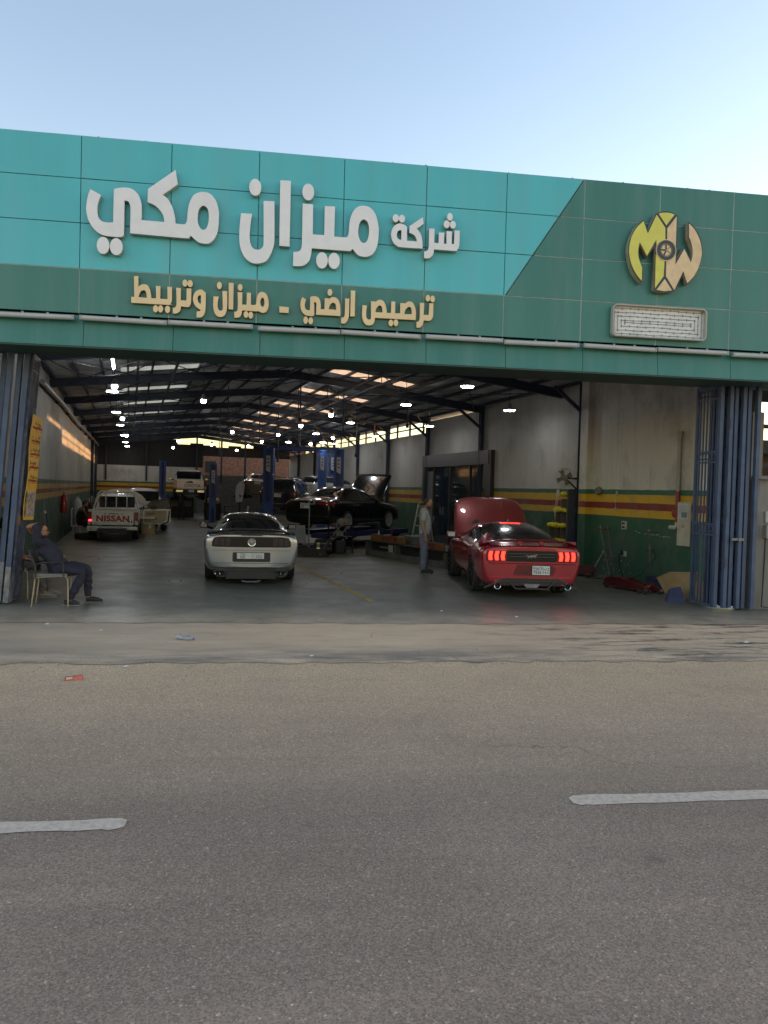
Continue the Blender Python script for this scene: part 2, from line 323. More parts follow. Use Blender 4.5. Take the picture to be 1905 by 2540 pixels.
SIGN = {"white":[[[[1.371,6.242,1],[1.515,6.172,1],[1.474,6.043,0],[1.467,5.94,0],[1.483,5.851,0],[1.534,5.793,0],[1.621,5.779,0],[1.7,5.788,1],[1.703,6.273,1],[1.762,6.293,0],[1.862,6.307,0],[1.963,6.29,0],[2.046,6.216,0],[2.086,6.116,0],[2.096,6.027,0],[2.097,5.85,1],[2.429,5.845,1],[2.419,5.922,0],[2.373,6.009,0],[2.295,6.081,0],[2.184,6.124,1],[2.187,6.314,1],[2.573,6.621,1],[2.609,6.42,1],[2.39,6.246,1],[2.471,6.185,0],[2.537,6.074,0],[2.575,5.947,0],[2.586,5.837,1],[2.695,5.832,0],[2.74,5.849,0],[2.76,5.909,0],[2.766,6.013,0],[2.785,6.145,0],[2.84,6.267,0],[2.904,6.313,0],[2.983,6.333,0],[3.084,6.312,0],[3.163,6.227,0],[3.208,6.1,0],[3.217,5.982,0],[3.205,5.785,0],[3.162,5.664,0],[3.099,5.594,0],[3.035,5.574,0],[2.944,5.583,0],[2.879,5.624,0],[2.82,5.678,1],[2.782,5.65,0],[2.725,5.635,0],[1.943,5.651,1],[1.943,6.002,0],[1.923,6.091,0],[1.897,6.118,0],[1.849,6.121,1],[1.849,5.66,0],[1.837,5.607,0],[1.812,5.586,0],[1.725,5.582,0],[1.562,5.594,0],[1.449,5.656,0],[1.36,5.778,0],[1.321,5.916,0],[1.321,6.031,0],[1.341,6.16,0]],[[[2.987,6.135,0],[3.05,6.1,0],[3.074,6.011,0],[3.073,5.906,0],[3.049,5.813,0],[3.002,5.773,0],[2.946,5.799,0],[2.912,5.881,0],[2.908,5.985,0],[2.928,6.084,0]]]],[[[3.549,6.061,1],[3.706,6.064,1],[3.684,5.889,0],[3.677,5.726,0],[3.693,5.619,0],[3.735,5.551,0],[3.79,5.533,0],[3.843,5.545,0],[3.883,5.591,0],[3.892,5.687,0],[3.878,6.27,1],[4.034,6.276,1],[4.047,5.725,0],[4.035,5.602,0],[3.994,5.477,0],[3.929,5.377,0],[3.821,5.334,0],[3.713,5.34,0],[3.617,5.41,0],[3.553,5.541,0],[3.53,5.688,0],[3.532,5.878,0]],[]],[[[4.121,6.598,1],[4.274,6.603,1],[4.278,5.619,1],[4.128,5.622,1]],[]],[[[4.467,6.275,1],[4.618,6.276,1],[4.624,5.822,1],[4.805,5.824,1],[4.803,6.264,1],[4.953,6.268,1],[4.95,5.813,1],[5.108,5.813,0],[5.156,5.826,0],[5.18,5.89,0],[5.184,6.0,0],[5.198,6.112,0],[5.243,6.225,0],[5.312,6.293,0],[5.395,6.314,0],[5.494,6.293,0],[5.581,6.196,0],[5.628,6.033,0],[5.635,5.923,0],[5.622,5.742,0],[5.569,5.613,0],[5.5,5.56,0],[5.43,5.544,0],[5.331,5.562,0],[5.242,5.653,1],[5.21,5.627,0],[5.162,5.615,0],[4.614,5.618,1],[4.606,5.533,0],[4.584,5.435,0],[4.53,5.37,0],[4.462,5.338,0],[4.342,5.332,1],[4.343,5.539,1],[4.416,5.55,0],[4.449,5.577,0],[4.466,5.632,0],[4.469,5.728,0]],[[[5.403,6.112,0],[5.465,6.076,0],[5.491,5.982,0],[5.488,5.871,0],[5.459,5.779,0],[5.413,5.749,0],[5.361,5.772,0],[5.323,5.859,0],[5.32,5.969,0],[5.346,6.068,0]]]],[[[6.074,6.046,1],[6.08,5.83,1],[6.244,5.832,1],[6.233,5.876,0],[6.197,5.93,0],[6.12,5.962,1],[6.122,6.06,1],[6.32,6.206,1],[6.336,6.114,1],[6.225,6.029,1],[6.265,5.992,0],[6.301,5.934,0],[6.319,5.867,0],[6.331,5.732,1],[6.002,5.73,0],[5.925,5.749,0],[5.87,5.798,0],[5.84,5.878,0],[5.84,5.961,0],[5.871,6.031,0],[5.916,6.071,0],[5.965,6.088,0],[6.031,6.073,0]],[[[5.996,5.991,1],[5.998,5.835,1],[5.953,5.845,0],[5.925,5.877,0],[5.918,5.918,0],[5.93,5.96,0],[5.956,5.988,0]]]],[[[6.43,6.042,1],[6.511,6.048,1],[6.512,5.83,1],[6.588,5.826,1],[6.587,5.993,1],[6.667,5.997,1],[6.666,5.826,1],[6.713,5.827,1],[6.709,6.024,1],[6.789,6.027,1],[6.79,5.831,1],[6.834,5.833,1],[6.836,6.043,1],[6.912,6.045,1],[6.912,5.849,0],[6.902,5.788,0],[6.88,5.748,0],[6.849,5.732,0],[6.511,5.734,1],[6.507,5.684,0],[6.485,5.629,0],[6.447,5.596,0],[6.416,5.588,0],[6.364,5.587,1],[6.363,5.687,1],[6.397,5.695,0],[6.42,5.716,0],[6.431,5.754,0],[6.434,5.815,0]],[]]],"wdots":[[1.561,5.443,0.087,0.122],[1.747,5.438,0.088,0.122],[3.747,6.465,0.087,0.124],[4.543,6.458,0.086,0.124],[4.777,5.443,0.086,0.121],[4.961,5.448,0.086,0.12],[5.899,6.166,0.046,0.058],[5.996,6.165,0.045,0.057],[6.753,6.251,0.042,0.057],[6.705,6.131,0.045,0.057],[6.804,6.132,0.044,0.059]],"cream":[[[[2.004,5.031,1],[2.059,5.034,1],[2.064,4.871,1],[2.093,4.902,0],[2.143,4.92,0],[2.194,4.909,0],[2.227,4.859,0],[2.244,4.795,0],[2.251,4.72,1],[2.33,4.723,1],[2.321,4.906,1],[2.381,4.908,1],[2.381,4.719,1],[2.494,4.72,1],[2.49,4.904,1],[2.549,4.904,1],[2.551,4.723,0],[2.543,4.676,0],[2.524,4.649,0],[2.499,4.641,0],[1.972,4.642,1],[1.971,4.723,1],[2.014,4.725,1]],[[[2.068,4.724,1],[2.08,4.778,0],[2.107,4.822,0],[2.145,4.836,0],[2.177,4.817,0],[2.192,4.766,0],[2.194,4.721,1]]]],[[[2.617,4.897,1],[2.679,4.897,1],[2.681,4.716,1],[2.771,4.716,1],[2.769,4.898,1],[2.831,4.898,1],[2.832,4.714,0],[2.822,4.661,0],[2.794,4.627,0],[2.685,4.631,1],[2.679,4.58,0],[2.654,4.539,0],[2.61,4.518,0],[2.575,4.52,1],[2.575,4.595,1],[2.602,4.603,0],[2.62,4.629,0],[2.626,4.688,0]],[]],[[[2.975,4.894,0],[3.015,4.876,0],[3.045,4.852,1],[3.045,4.619,0],[3.029,4.538,0],[3.001,4.492,0],[2.965,4.479,0],[2.922,4.481,1],[2.923,4.563,1],[2.963,4.57,0],[2.98,4.583,0],[2.985,4.595,1],[2.956,4.606,0],[2.903,4.646,0],[2.873,4.703,0],[2.865,4.762,0],[2.88,4.828,0],[2.918,4.873,0]],[[[2.98,4.814,1],[2.984,4.683,1],[2.947,4.694,0],[2.925,4.746,0],[2.932,4.792,0],[2.958,4.813,0]]]],[[[3.167,4.804,1],[3.234,4.802,1],[3.223,4.718,0],[3.225,4.652,0],[3.244,4.605,0],[3.269,4.594,0],[3.294,4.605,0],[3.307,4.642,0],[3.295,4.891,1],[3.359,4.893,1],[3.365,4.697,0],[3.359,4.616,0],[3.339,4.549,0],[3.311,4.518,0],[3.271,4.506,0],[3.224,4.516,0],[3.183,4.569,0],[3.165,4.648,0],[3.163,4.714,0]],[]],[[[3.387,5.021,1],[3.452,5.021,1],[3.455,4.628,1],[3.393,4.63,1]],[]],[[[3.522,4.89,1],[3.586,4.89,1],[3.586,4.706,1],[3.658,4.707,1],[3.66,4.89,1],[3.713,4.89,1],[3.718,4.708,1],[3.776,4.71,0],[3.798,4.723,0],[3.804,4.768,0],[3.807,4.819,0],[3.827,4.88,0],[3.856,4.907,0],[3.889,4.916,0],[3.937,4.894,0],[3.968,4.837,0],[3.982,4.764,0],[3.978,4.69,0],[3.954,4.629,0],[3.907,4.604,0],[3.866,4.613,0],[3.825,4.635,1],[3.804,4.622,0],[3.588,4.624,1],[3.582,4.578,0],[3.565,4.533,0],[3.536,4.512,0],[3.479,4.509,1],[3.478,4.59,1],[3.505,4.595,0],[3.523,4.618,0],[3.529,4.677,0]],[[[3.891,4.832,0],[3.913,4.819,0],[3.925,4.775,0],[3.924,4.731,0],[3.912,4.697,0],[3.894,4.689,0],[3.871,4.702,0],[3.858,4.742,0],[3.859,4.786,0],[3.872,4.82,0]]]],[[[4.152,4.711,1],[4.289,4.708,1],[4.289,4.625,1],[4.153,4.625,1]],[]],[[[4.495,4.872,1],[4.546,4.842,1],[4.531,4.778,0],[4.532,4.733,0],[4.547,4.697,0],[4.578,4.68,0],[4.615,4.685,1],[4.617,4.886,1],[4.654,4.895,0],[4.692,4.898,0],[4.737,4.88,0],[4.761,4.837,0],[4.773,4.778,0],[4.774,4.707,1],[4.839,4.709,1],[4.838,4.877,1],[4.895,4.878,1],[4.895,4.86,1],[4.932,4.892,0],[4.969,4.903,0],[5.022,4.886,0],[5.058,4.832,0],[5.075,4.758,0],[5.078,4.624,1],[4.71,4.625,1],[4.714,4.774,0],[4.705,4.807,0],[4.671,4.818,1],[4.677,4.638,0],[4.671,4.611,0],[4.654,4.599,0],[4.602,4.598,0],[4.542,4.611,0],[4.492,4.664,0],[4.47,4.744,0],[4.474,4.819,0]],[[[4.895,4.713,1],[4.909,4.763,0],[4.934,4.806,0],[4.964,4.821,0],[4.994,4.812,0],[5.014,4.77,0],[5.019,4.71,1]]]],[[[5.152,4.894,1],[5.211,4.892,1],[5.211,4.654,0],[5.2,4.586,0],[5.175,4.536,0],[5.145,4.513,0],[5.1,4.511,1],[5.101,4.592,1],[5.135,4.605,0],[5.151,4.636,0],[5.154,4.696,0]],[]],[[[5.239,5.022,1],[5.3,5.021,1],[5.301,4.631,1],[5.237,4.629,1]],[]],[[[5.424,4.807,1],[5.488,4.804,1],[5.478,4.719,0],[5.479,4.648,0],[5.493,4.606,0],[5.522,4.591,0],[5.55,4.599,0],[5.561,4.629,0],[5.554,4.875,1],[5.614,4.876,1],[5.619,4.858,1],[5.65,4.891,0],[5.698,4.906,0],[5.747,4.885,0],[5.78,4.824,0],[5.797,4.746,0],[5.8,4.708,1],[5.872,4.714,1],[5.873,4.892,1],[5.929,4.891,1],[5.93,4.709,1],[6.016,4.718,1],[6.015,4.874,1],[6.078,4.876,1],[6.082,4.862,1],[6.118,4.896,0],[6.158,4.908,0],[6.207,4.89,0],[6.242,4.828,0],[6.259,4.749,0],[6.258,4.63,1],[5.619,4.629,1],[5.61,4.577,0],[5.588,4.528,0],[5.54,4.507,0],[5.484,4.514,0],[5.442,4.567,0],[5.422,4.645,0],[5.421,4.724,0]],[[[5.619,4.71,1],[5.637,4.776,0],[5.668,4.813,0],[5.696,4.822,0],[5.725,4.801,0],[5.736,4.758,0],[5.738,4.711,1]],[[6.079,4.709,1],[6.093,4.771,0],[6.124,4.813,0],[6.157,4.825,0],[6.186,4.805,0],[6.197,4.762,0],[6.198,4.714,1]]]],[[[6.325,4.897,1],[6.387,4.897,1],[6.382,4.713,1],[6.47,4.716,1],[6.474,4.899,1],[6.532,4.9,1],[6.534,4.742,0],[6.524,4.677,0],[6.484,4.633,0],[6.388,4.633,1],[6.379,4.597,0],[6.364,4.548,0],[6.324,4.516,0],[6.279,4.515,1],[6.279,4.597,1],[6.305,4.605,0],[6.322,4.634,0],[6.329,4.698,0]],[]]],"cdots":[[2.32,4.57,0.034,0.051],[2.393,4.573,0.033,0.051],[2.494,4.571,0.034,0.052],[2.741,4.977,0.034,0.05],[2.815,4.975,0.034,0.05],[3.246,4.974,0.033,0.052],[3.554,4.965,0.033,0.048],[3.65,4.563,0.032,0.049],[3.721,4.556,0.032,0.05],[4.552,4.528,0.031,0.054],[4.629,4.523,0.033,0.051],[4.912,4.974,0.033,0.05],[5.872,4.561,0.033,0.049],[5.95,4.568,0.034,0.051],[6.447,4.978,0.033,0.049],[6.522,4.971,0.034,0.049]],"base":[[[[9.941,6.433,1],[10.026,6.276,1],[10.147,6.543,1],[10.178,6.563,0],[10.232,6.586,0],[10.313,6.603,0],[10.404,6.597,0],[10.478,6.575,1],[10.527,6.547,1],[10.535,6.028,1],[10.539,5.863,1],[10.655,6.05,1],[10.792,5.85,1],[10.808,5.962,0],[10.778,6.075,0],[10.713,6.207,1],[10.705,6.454,1],[10.735,6.46,1],[10.826,6.382,0],[10.904,6.277,0],[10.954,6.169,0],[10.981,6.017,0],[10.966,5.87,0],[10.917,5.713,0],[10.84,5.562,0],[10.734,5.451,1],[10.715,5.464,1],[10.654,5.623,1],[10.536,5.346,1],[10.464,5.32,0],[10.346,5.302,0],[10.227,5.306,0],[10.167,5.33,1],[10.157,5.356,1],[10.158,6.036,1],[10.024,5.844,1],[9.894,6.051,1],[9.88,5.966,0],[9.884,5.856,0],[9.905,5.764,0],[9.967,5.679,1],[9.972,5.451,1],[9.95,5.426,1],[9.856,5.507,0],[9.76,5.661,0],[9.703,5.869,0],[9.698,5.961,0],[9.725,6.115,0],[9.8,6.289,0],[9.894,6.402,0]],[]]],"yellow":[[[[9.939,6.411,1],[10.021,6.212,1],[10.163,6.528,1],[10.316,6.331,1],[10.32,6.148,1],[10.232,6.113,0],[10.18,6.046,1],[10.174,6.149,1],[10.019,5.869,1],[9.887,6.084,1],[9.866,5.965,0],[9.867,5.88,0],[9.886,5.797,0],[9.942,5.669,1],[9.945,5.463,1],[9.855,5.558,0],[9.768,5.704,0],[9.721,5.87,0],[9.717,5.971,0],[9.743,6.125,0],[9.818,6.282,0]],[]],[[[10.175,5.901,1],[10.243,5.821,0],[10.322,5.797,1],[10.317,5.558,1],[10.179,5.36,1]],[]],[[[10.201,6.554,1],[10.251,6.568,0],[10.314,6.576,0],[10.387,6.575,0],[10.465,6.559,1],[10.335,6.38,1]],[]]],"tan":[[[[10.505,6.524,1],[10.508,6.061,1],[10.45,6.125,0],[10.36,6.15,1],[10.358,6.33,1]],[]],[[[10.512,5.912,1],[10.511,5.741,1],[10.661,6.012,1],[10.785,5.798,1],[10.809,5.894,0],[10.813,5.963,0],[10.804,6.047,0],[10.77,6.156,0],[10.738,6.218,1],[10.729,6.43,1],[10.827,6.339,0],[10.916,6.192,0],[10.959,6.041,0],[10.96,5.913,0],[10.916,5.739,0],[10.839,5.588,0],[10.733,5.474,1],[10.656,5.67,1],[10.513,5.349,1],[10.363,5.559,1],[10.361,5.801,1],[10.444,5.835,0]],[]],[[[10.342,5.506,1],[10.468,5.338,1],[10.336,5.319,0],[10.212,5.333,1]],[]]],"wheel":[10.342,5.974,0.182,0.176]}
# ------------------------------------------------------------------ the big building
wall_m = None
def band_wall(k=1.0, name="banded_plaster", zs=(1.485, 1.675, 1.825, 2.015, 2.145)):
    """dirty pale plaster with painted bands, by height above the floor"""
    m = bpy.data.materials.new(name); m.use_nodes = True; nt = m.node_tree; N = nt.nodes; L = nt.links; b = N["Principled BSDF"]
    g = N.new("ShaderNodeNewGeometry"); sp = N.new("ShaderNodeSeparateXYZ"); L.new(g.outputs["Position"], sp.inputs[0])
    nz = N.new("ShaderNodeTexNoise"); nz.inputs["Scale"].default_value = 3; L.new(g.outputs["Position"], nz.inputs["Vector"])
    mm = N.new("ShaderNodeMath"); mm.operation = 'MULTIPLY_ADD'; mm.inputs[1].default_value = .03; L.new(nz.outputs[0], mm.inputs[0]); L.new(sp.outputs[2], mm.inputs[2])
    dv = N.new("ShaderNodeMath"); dv.operation = 'DIVIDE'; dv.inputs[1].default_value = 5.0; L.new(mm.outputs[0], dv.inputs[0])
    rp = N.new("ShaderNodeValToRGB"); rp.color_ramp.interpolation = 'CONSTANT'; L.new(dv.outputs[0], rp.inputs[0]); e = rp.color_ramp.elements
    cols = [(0, (.036, .115, .062)), (1.485, (.68, .41, .03)), (1.675, (.26, .04, .035)), (1.825, (.70, .43, .035)), (2.015, (.05, .17, .11)), (2.145, (.66, .64, .57))]
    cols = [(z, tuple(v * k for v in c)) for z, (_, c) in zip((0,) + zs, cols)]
    e[0].position = 0; e[0].color = (*cols[0][1], 1); e[1].position = cols[-1][0] / 5; e[1].color = (*cols[-1][1], 1)
    for z, c in cols[1:-1]: q = e.new(z / 5); q.color = (*c, 1)
    def noise(s, d, sc3=None):
        n = N.new("ShaderNodeTexNoise"); n.inputs["Scale"].default_value = s; n.inputs["Detail"].default_value = d; n.inputs["Roughness"].default_value = .68
        if sc3:
            mp = N.new("ShaderNodeMapping"); mp.inputs["Scale"].default_value = sc3; L.new(g.outputs["Position"], mp.inputs[0]); L.new(mp.outputs[0], n.inputs["Vector"])
        else: L.new(g.outputs["Position"], n.inputs["Vector"])
        return n.outputs[0]
    def mr(f, a, c, lo, hi):
        r = N.new("ShaderNodeMapRange"); r.inputs[1].default_value = a; r.inputs[2].default_value = c; r.inputs[3].default_value = lo; r.inputs[4].default_value = hi; L.new(f, r.inputs[0]); return r.outputs[0]
    def mix(f, a, c):
        x = N.new("ShaderNodeMix"); x.data_type = 'RGBA'; L.new(f, x.inputs[0])
        for k, s in ((6, a), (7, c)):
            if isinstance(s, tuple): x.inputs[k].default_value = (*s, 1)
            else: L.new(s, x.inputs[k])
        return x.outputs[2]
    c = mix(mr(noise(2.2, 9, (3.2, 3.2, .22)), .50, .76, 0, .30), rp.outputs[0], (.13, .125, .11))     # runs of grime
    c = mix(mr(noise(.8, 8), .5, .72, 0, .55), c, (.16, .152, .135))
    sp2 = mr(noise(34, 3), .70, .74, 0, .55); c = mix(sp2, c, (.42, .40, .34))                           # chips
    L.new(c, b.inputs["Base Color"]); L.new(mr(noise(1.5, 5), .3, .7, .45, .8), b.inputs["Roughness"])
    bp = N.new("ShaderNodeBump"); bp.inputs["Strength"].default_value = .25; bp.inputs["Distance"].default_value = .01; L.new(noise(18, 6), bp.inputs["Height"]); L.new(bp.outputs[0], b.inputs["Normal"]); return m
wall_m = band_wall(1.0); sooty_m = band_wall(.50, "sooty_plaster", (1.485, 1.645, 1.765, 1.905, 2.015)); grimy_dim_m = band_wall(.66, "grimy_dim_plaster")  # rear right wall: soot plus the lack of daylight, both in its colour
navy = mat("navy_steel", (.028, .040, .072), .5, var=.3, scale=3, dirt=(.05, .045, .04), damt=.4)
grey_steel = mat("grey_steel", (.20, .20, .19), .5, .3, var=.25)
roof_m = mat("roof_sheet", (.58, .60, .60), .45, .25, var=.25, scale=1.3, dirt=(.22, .22, .21), dscale=.7, damt=.7, world_co=True)
dark = mat("black_grime", (.022, .021, .020), .6, var=.3)
XL, XR, YE, EV = -2.2, 11.3, 58.0, 4.95
def front_y(x): return 13.65 - math.tan(R(9.818)) * (x + 1.8)
def roof_z(x): return EV + .125 * (x - XL) if x < 4.55 else 5.794 - .125 * (x - 4.55)
shop = thing("workshop_building", "deep vehicle workshop hall with banded walls under a dark low gabled roof", "workshop", (4.55, 36, 0))
def sp(o): o.parent = shop; o.matrix_parent_inverse = shop.matrix_world.inverted() if False else Matrix.Translation((-4.55, -36, 0)); return o
def wallbox(name, x0, x1, y0, y1, z0, z1, m=None):
    return sp(MB().box(((x0 + x1) / 2, (y0 + y1) / 2, (z0 + z1) / 2), (x1 - x0, y1 - y0, z1 - z0)).build(name, m or wall_m))
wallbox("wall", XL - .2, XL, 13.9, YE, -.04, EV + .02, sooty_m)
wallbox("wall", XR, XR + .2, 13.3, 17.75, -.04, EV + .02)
wallbox("wall", XR, XR + .2, 17.75, 24.2, -.04, EV + .02, grimy_dim_m)
wallbox("wall", XR, XR + .2, 24.2, 29.4, -.04, 4.76, grimy_dim_m)
wallbox("wall", XR, XR + .2, 29.4, YE, -.04, 4.32, grimy_dim_m)
MB().bar((XR + .1, 29.4, 4.60), (XR + .1, YE, 4.56), .05).build("eave_rail", navy, None).parent = shop
for c_ in shop.children:
    if c_.name.startswith("eave_rail"): c_.matrix_parent_inverse = Matrix.Translation((-4.55, -36, 0))
for k in range(17): sp(MB().box((XR + .1, 30.2 + 1.65 * k, 4.62), (.06, .10, .62)).build("eave_post", navy))
pale = mat("pale_plaster", (.42, .42, .36), .7, var=.15, dirt=(.17, .15, .12), dscale=.9, damt=.6, world_co=True)
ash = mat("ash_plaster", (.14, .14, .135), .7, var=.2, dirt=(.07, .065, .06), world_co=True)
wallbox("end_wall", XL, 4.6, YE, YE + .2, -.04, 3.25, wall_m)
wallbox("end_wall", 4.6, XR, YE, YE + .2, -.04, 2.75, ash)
# pilasters in front of the right wall
for y, w in ((17.75, .34), (13.48, .3)): sp(MB().box((XR - .09, y, 2.45), (.18, w, 5.0)).build("pilaster", wall_m))
# steel frame: rafters, columns, purlins
RY = [14.6, 19.2, 24.2, 29.2, 34.2, 39.2, 44.2, 49.2, 54.2, 57.8]
for y in RY:
    mb = MB()
    for x0, x1 in ((XL, 4.55), (4.55, XR)):
        n = 6
        for off, w, h in ((-.10, .13, .02), (-.21, .02, .22), (-.32, .13, .02)):
            for i in range(n):
                a, b_ = x0 + (x1 - x0) * i / n, x0 + (x1 - x0) * (i + 1) / n
                sag = lambda x: .10 * (1 - abs(x - 4.55) / 6.75) ** 2
                mb.bar((a, y, roof_z(a) + off - sag(a)), (b_, y, roof_z(b_) + off - sag(b_)), w, h)
    if y > front_y(0) + 2: sp(mb.build("rafter", navy))
for y in (17.98, 24.2, 29.2, 34.2, 39.2, 44.2, 49.2, 54.2):
    sp(MB().box((XR - .10, y, 2.45), (.10, .02, 4.9)).box((XR - .10, y - .065, 2.45), (.13, .014, 4.9)).box((XR - .10, y + .065, 2.45), (.13, .014, 4.9)).bar((XR - .14, y, 4.15), (XR - .95, y, 4.75), .08).build("column", navy))
    if y > 46: sp(MB().box((XL + .09, y, 2.45), (.16, .1, 4.9)).build("column", navy))
px = [XL + .12 + .66 * i for i in range(10)] + [4.55 + .5 + .68 * i for i in range(10)]
for x in px:
    ys = max(front_y(x) + .3, 12.0)
    sp(MB().bar((x, ys, roof_z(x) - .045), (x, YE, roof_z(x) - .045), .05, .09).build("purlin", navy))
for y0, y1 in zip(RY[1:], RY[2:]):                     # light bracing between the rafters
    mb = MB()
    for x0, x1 in ((XL + .5, .6), (.6, 3.6), (3.6, 5.5), (5.5, 8.4), (8.4, XR - .4)):
        mb.tube([(x0, y0, roof_z(x0) - .26), (x1, y1, roof_z(x1) - .26)], .016, 5, False).tube([(x1, y0, roof_z(x1) - .26), (x0, y1, roof_z(x0) - .26)], .016, 5, False)
    o = sp(mb.build("brace_rods", navy)); tag(o, kind="stuff")
    for x in (1.1, 4.55, 8.0): sp(MB().bar((x, y0, roof_z(x) - .36), (x, y1, roof_z(x) - .36), .05, .05).build("tie_bar", navy))
# roof sheets: ribbed across the slope, with translucent sheets let in
skyl = bpy.data.materials.new("translucent_sheet"); skyl.use_nodes = True
_n = skyl.node_tree.nodes; _l = skyl.node_tree.links; _n.remove(_n["Principled BSDF"])
_t = _n.new("ShaderNodeBsdfTranslucent"); _t.inputs[0].default_value = (.9, .72, .48, 1)
_nz = _n.new("ShaderNodeTexNoise"); _nz.inputs["Scale"].default_value = 3; _nz.inputs["Detail"].default_value = 8
_rm = _n.new("ShaderNodeValToRGB"); _rm.color_ramp.elements[0].position = .3; _rm.color_ramp.elements[0].color = (.72, .58, .40, 1); _rm.color_ramp.elements[1].position = .62; _rm.color_ramp.elements[1].color = (.95, .78, .54, 1)
_tc = _n.new("ShaderNodeTexCoord"); _l.new(_tc.outputs["Object"], _nz.inputs["Vector"]); _l.new(_nz.outputs[0], _rm.inputs[0]); _l.new(_rm.outputs[0], _t.inputs[0]); _l.new(_t.outputs[0], _n["Material Output"].inputs[0])
SKY = [(y - .95, y - .1) for y in RY[2:]]
def ribbed(x0, x1, y0, y1, name, m, dz=0.0):
    mb = MB(); y = y0; pr = []
    while y < y1 - 1e-6:
        for dy, h in ((0, 0), (.15, 0), (.17, .03), (.21, .03), (.23, 0)):
            if y + dy < y1: pr.append((y + dy, h))
        y += .25
    pr.append((y1, 0)); vs = []
    for yy, h in pr: vs += [(x0, yy, roof_z(x0) + h + dz), (x1, yy, roof_z(x1 - 1e-9) + h + dz)]
    return sp(mb.add(vs, [(2 * i, 2 * i + 1, 2 * i + 3, 2 * i + 2) for i in range(len(pr) - 1)]).build(name, m, normals=False))
ys = [11.4] + [v for a in SKY for v in a] + [YE]
for x0, x1, sk in ((XL - .25, -.3, 0), (-.3, 1.95, 1), (1.95, 4.55, 0), (4.55, 5.9, 0), (5.9, 8.6, 1), (8.6, XR + .5, 0)):
    if not sk: ribbed(x0, x1, 13.6 if x1 < 3 else (12.9 if x1 < 6 else 11.9), YE, "roof_sheet", roof_m)
    else:
        a = 13.5 if x1 < 3 else 12.6
        for s0, s1 in SKY:
            ribbed(x0, x1, a, s0, "roof_sheet", roof_m); ribbed(x0, x1, s0, s1, "skylight_sheet", skyl); a = s1
        if a < YE: ribbed(x0, x1, a, YE, "roof_sheet", roof_m)
# dark sheeting that closes the far gable up to a gap of sky
for i, x in enumerate([XL + .9 * k for k in range(15)]):
    w = .92; c = x + .45; top = roof_z(c) - (.16 if c < 2.2 or c > 8.3 else (.36 if c < 3.0 else (.55 if c > 7.2 else .80)))
    lo = 3.25 if c < 4.6 else 4.1
    if c > 10.9: continue
    sp(MB().box((c, YE + .06 + .05 * (i % 2), (lo + top) / 2), (w, .04, top - lo)).build("gable_sheet", dark))
for x in (XL + .6, 1.1, 4.55, 6.3, 8.0, 9.7): sp(MB().box((x, YE - .03, 3.9), (.12, .12, 3.4)).build("gable_post", navy))
# pipes and cables that run along the roof
galv = mat("galvanised_pipe", (.33, .33, .31), .45, .5, var=.2)
pipe = thing("wall_conduit", "pale ducted pipe running along the top of the left wall", "pipe", (XL + .12, 36, 4.4))
MB().tube([(0, -15, 0), (0, -8, .06), (0, -1, -.02), (0, 8, .1), (0, 21, .12)], .07, 8).build("pipe_run", galv, pipe, 40)
for k in range(9): MB().box((-.05, -14 + 4 * k, .02), (.12, .04, .18)).build("bracket", navy, pipe)
for x, z, l in ((6.95, 5.05, "straight dark service pipe slung lengthwise under the right roof slope"), (6.55, 5.1, "thinner service pipe beside the long pipe under the right roof slope"), (0.15, 5.0, "dark cable tray running above the left row of lamps")):
    c = thing("service_pipe", l, "pipe", (x, 20, z)); MB().tube([(0, -4, 0), (.02, 10, .02), (0, 24, -.02), (0, 36, 0)], .035, 6).build("pipe_run", navy, c)
    for k in range(8): MB().tube([(0, -3 + 5 * k, 0), (0, -3 + 5 * k, roof_z(x) - z)], .012, 4).build("hanger", navy, c)
drop_t = None
for k, (x, y, z1) in enumerate(((5.1, 24.6, 4.2), (5.9, 28.8, 3.6), (4.9, 31.5, 3.9), (7.2, 27.2, 4.1), (8.6, 30.4, 3.4), (3.4, 29.4, 4.3), (6.1, 34.0, 3.2), (9.2, 26.0, 4.3), (4.1, 38.6, 3.5), (7.8, 37.6, 4.0))):
    d_ = thing("air_drop", ["dark drop pipe under the ridge nearest the street", "dark drop pipe before the first right skylight", "dark drop pipe beside the ridge above the black saloon roof", "dark drop pipe right of the first long row bulb", "dark drop pipe above the bonnet of the black saloon", "dark drop pipe left of the ridge", "dark drop pipe above the front lift posts", "short dark drop pipe near the right slope", "far dark drop pipe left of the ridge", "far dark drop pipe above the lift posts"][k], "pipe", (x, y, z1), 0, "drop pipes hanging from the roof")
    MB().tube([(0, 0, 0), (0, 0, roof_z(x) - z1)], .022, 6).build("drop_tube", navy, d_); MB().box((0, 0, -.06), (.09, .09, .14), bev=.01).build("outlet_block", dark, d_)
rndc = random.Random(3)
for k, (x0, y0, x1, y1, z, sag) in enumerate([(-1.9, 19, .3, 19.5, 4.75, .35), (.6, 21, 4.6, 23, 5.2, .3), (5.2, 24, 11, 30, 4.9, .45), (6.5, 30, 11, 36, 4.6, .5), (3.0, 34, 8.4, 38, 4.8, .35), (1.6, 27, 4.4, 31, 5.1, .3)]):
    pts = [(x0 + (x1 - x0) * t / 10, y0 + (y1 - y0) * t / 10, z - sag * 4 * (t / 10) * (1 - t / 10)) for t in range(11)]
    w = MB().tube(pts, .014, 5).build("slung_cable", dark); tag(w, ["black cable sagging above the left row of lamps near the street", "black cable slung across the lane above the silver coupe", "long black cable slung from the right slope to the right wall", "black cable looping down towards the bright gap over the right wall", "black cable slung over the tail of the black saloon", "short black cable sagging under the ridge"][k], "cable", "cables slung under the roof")
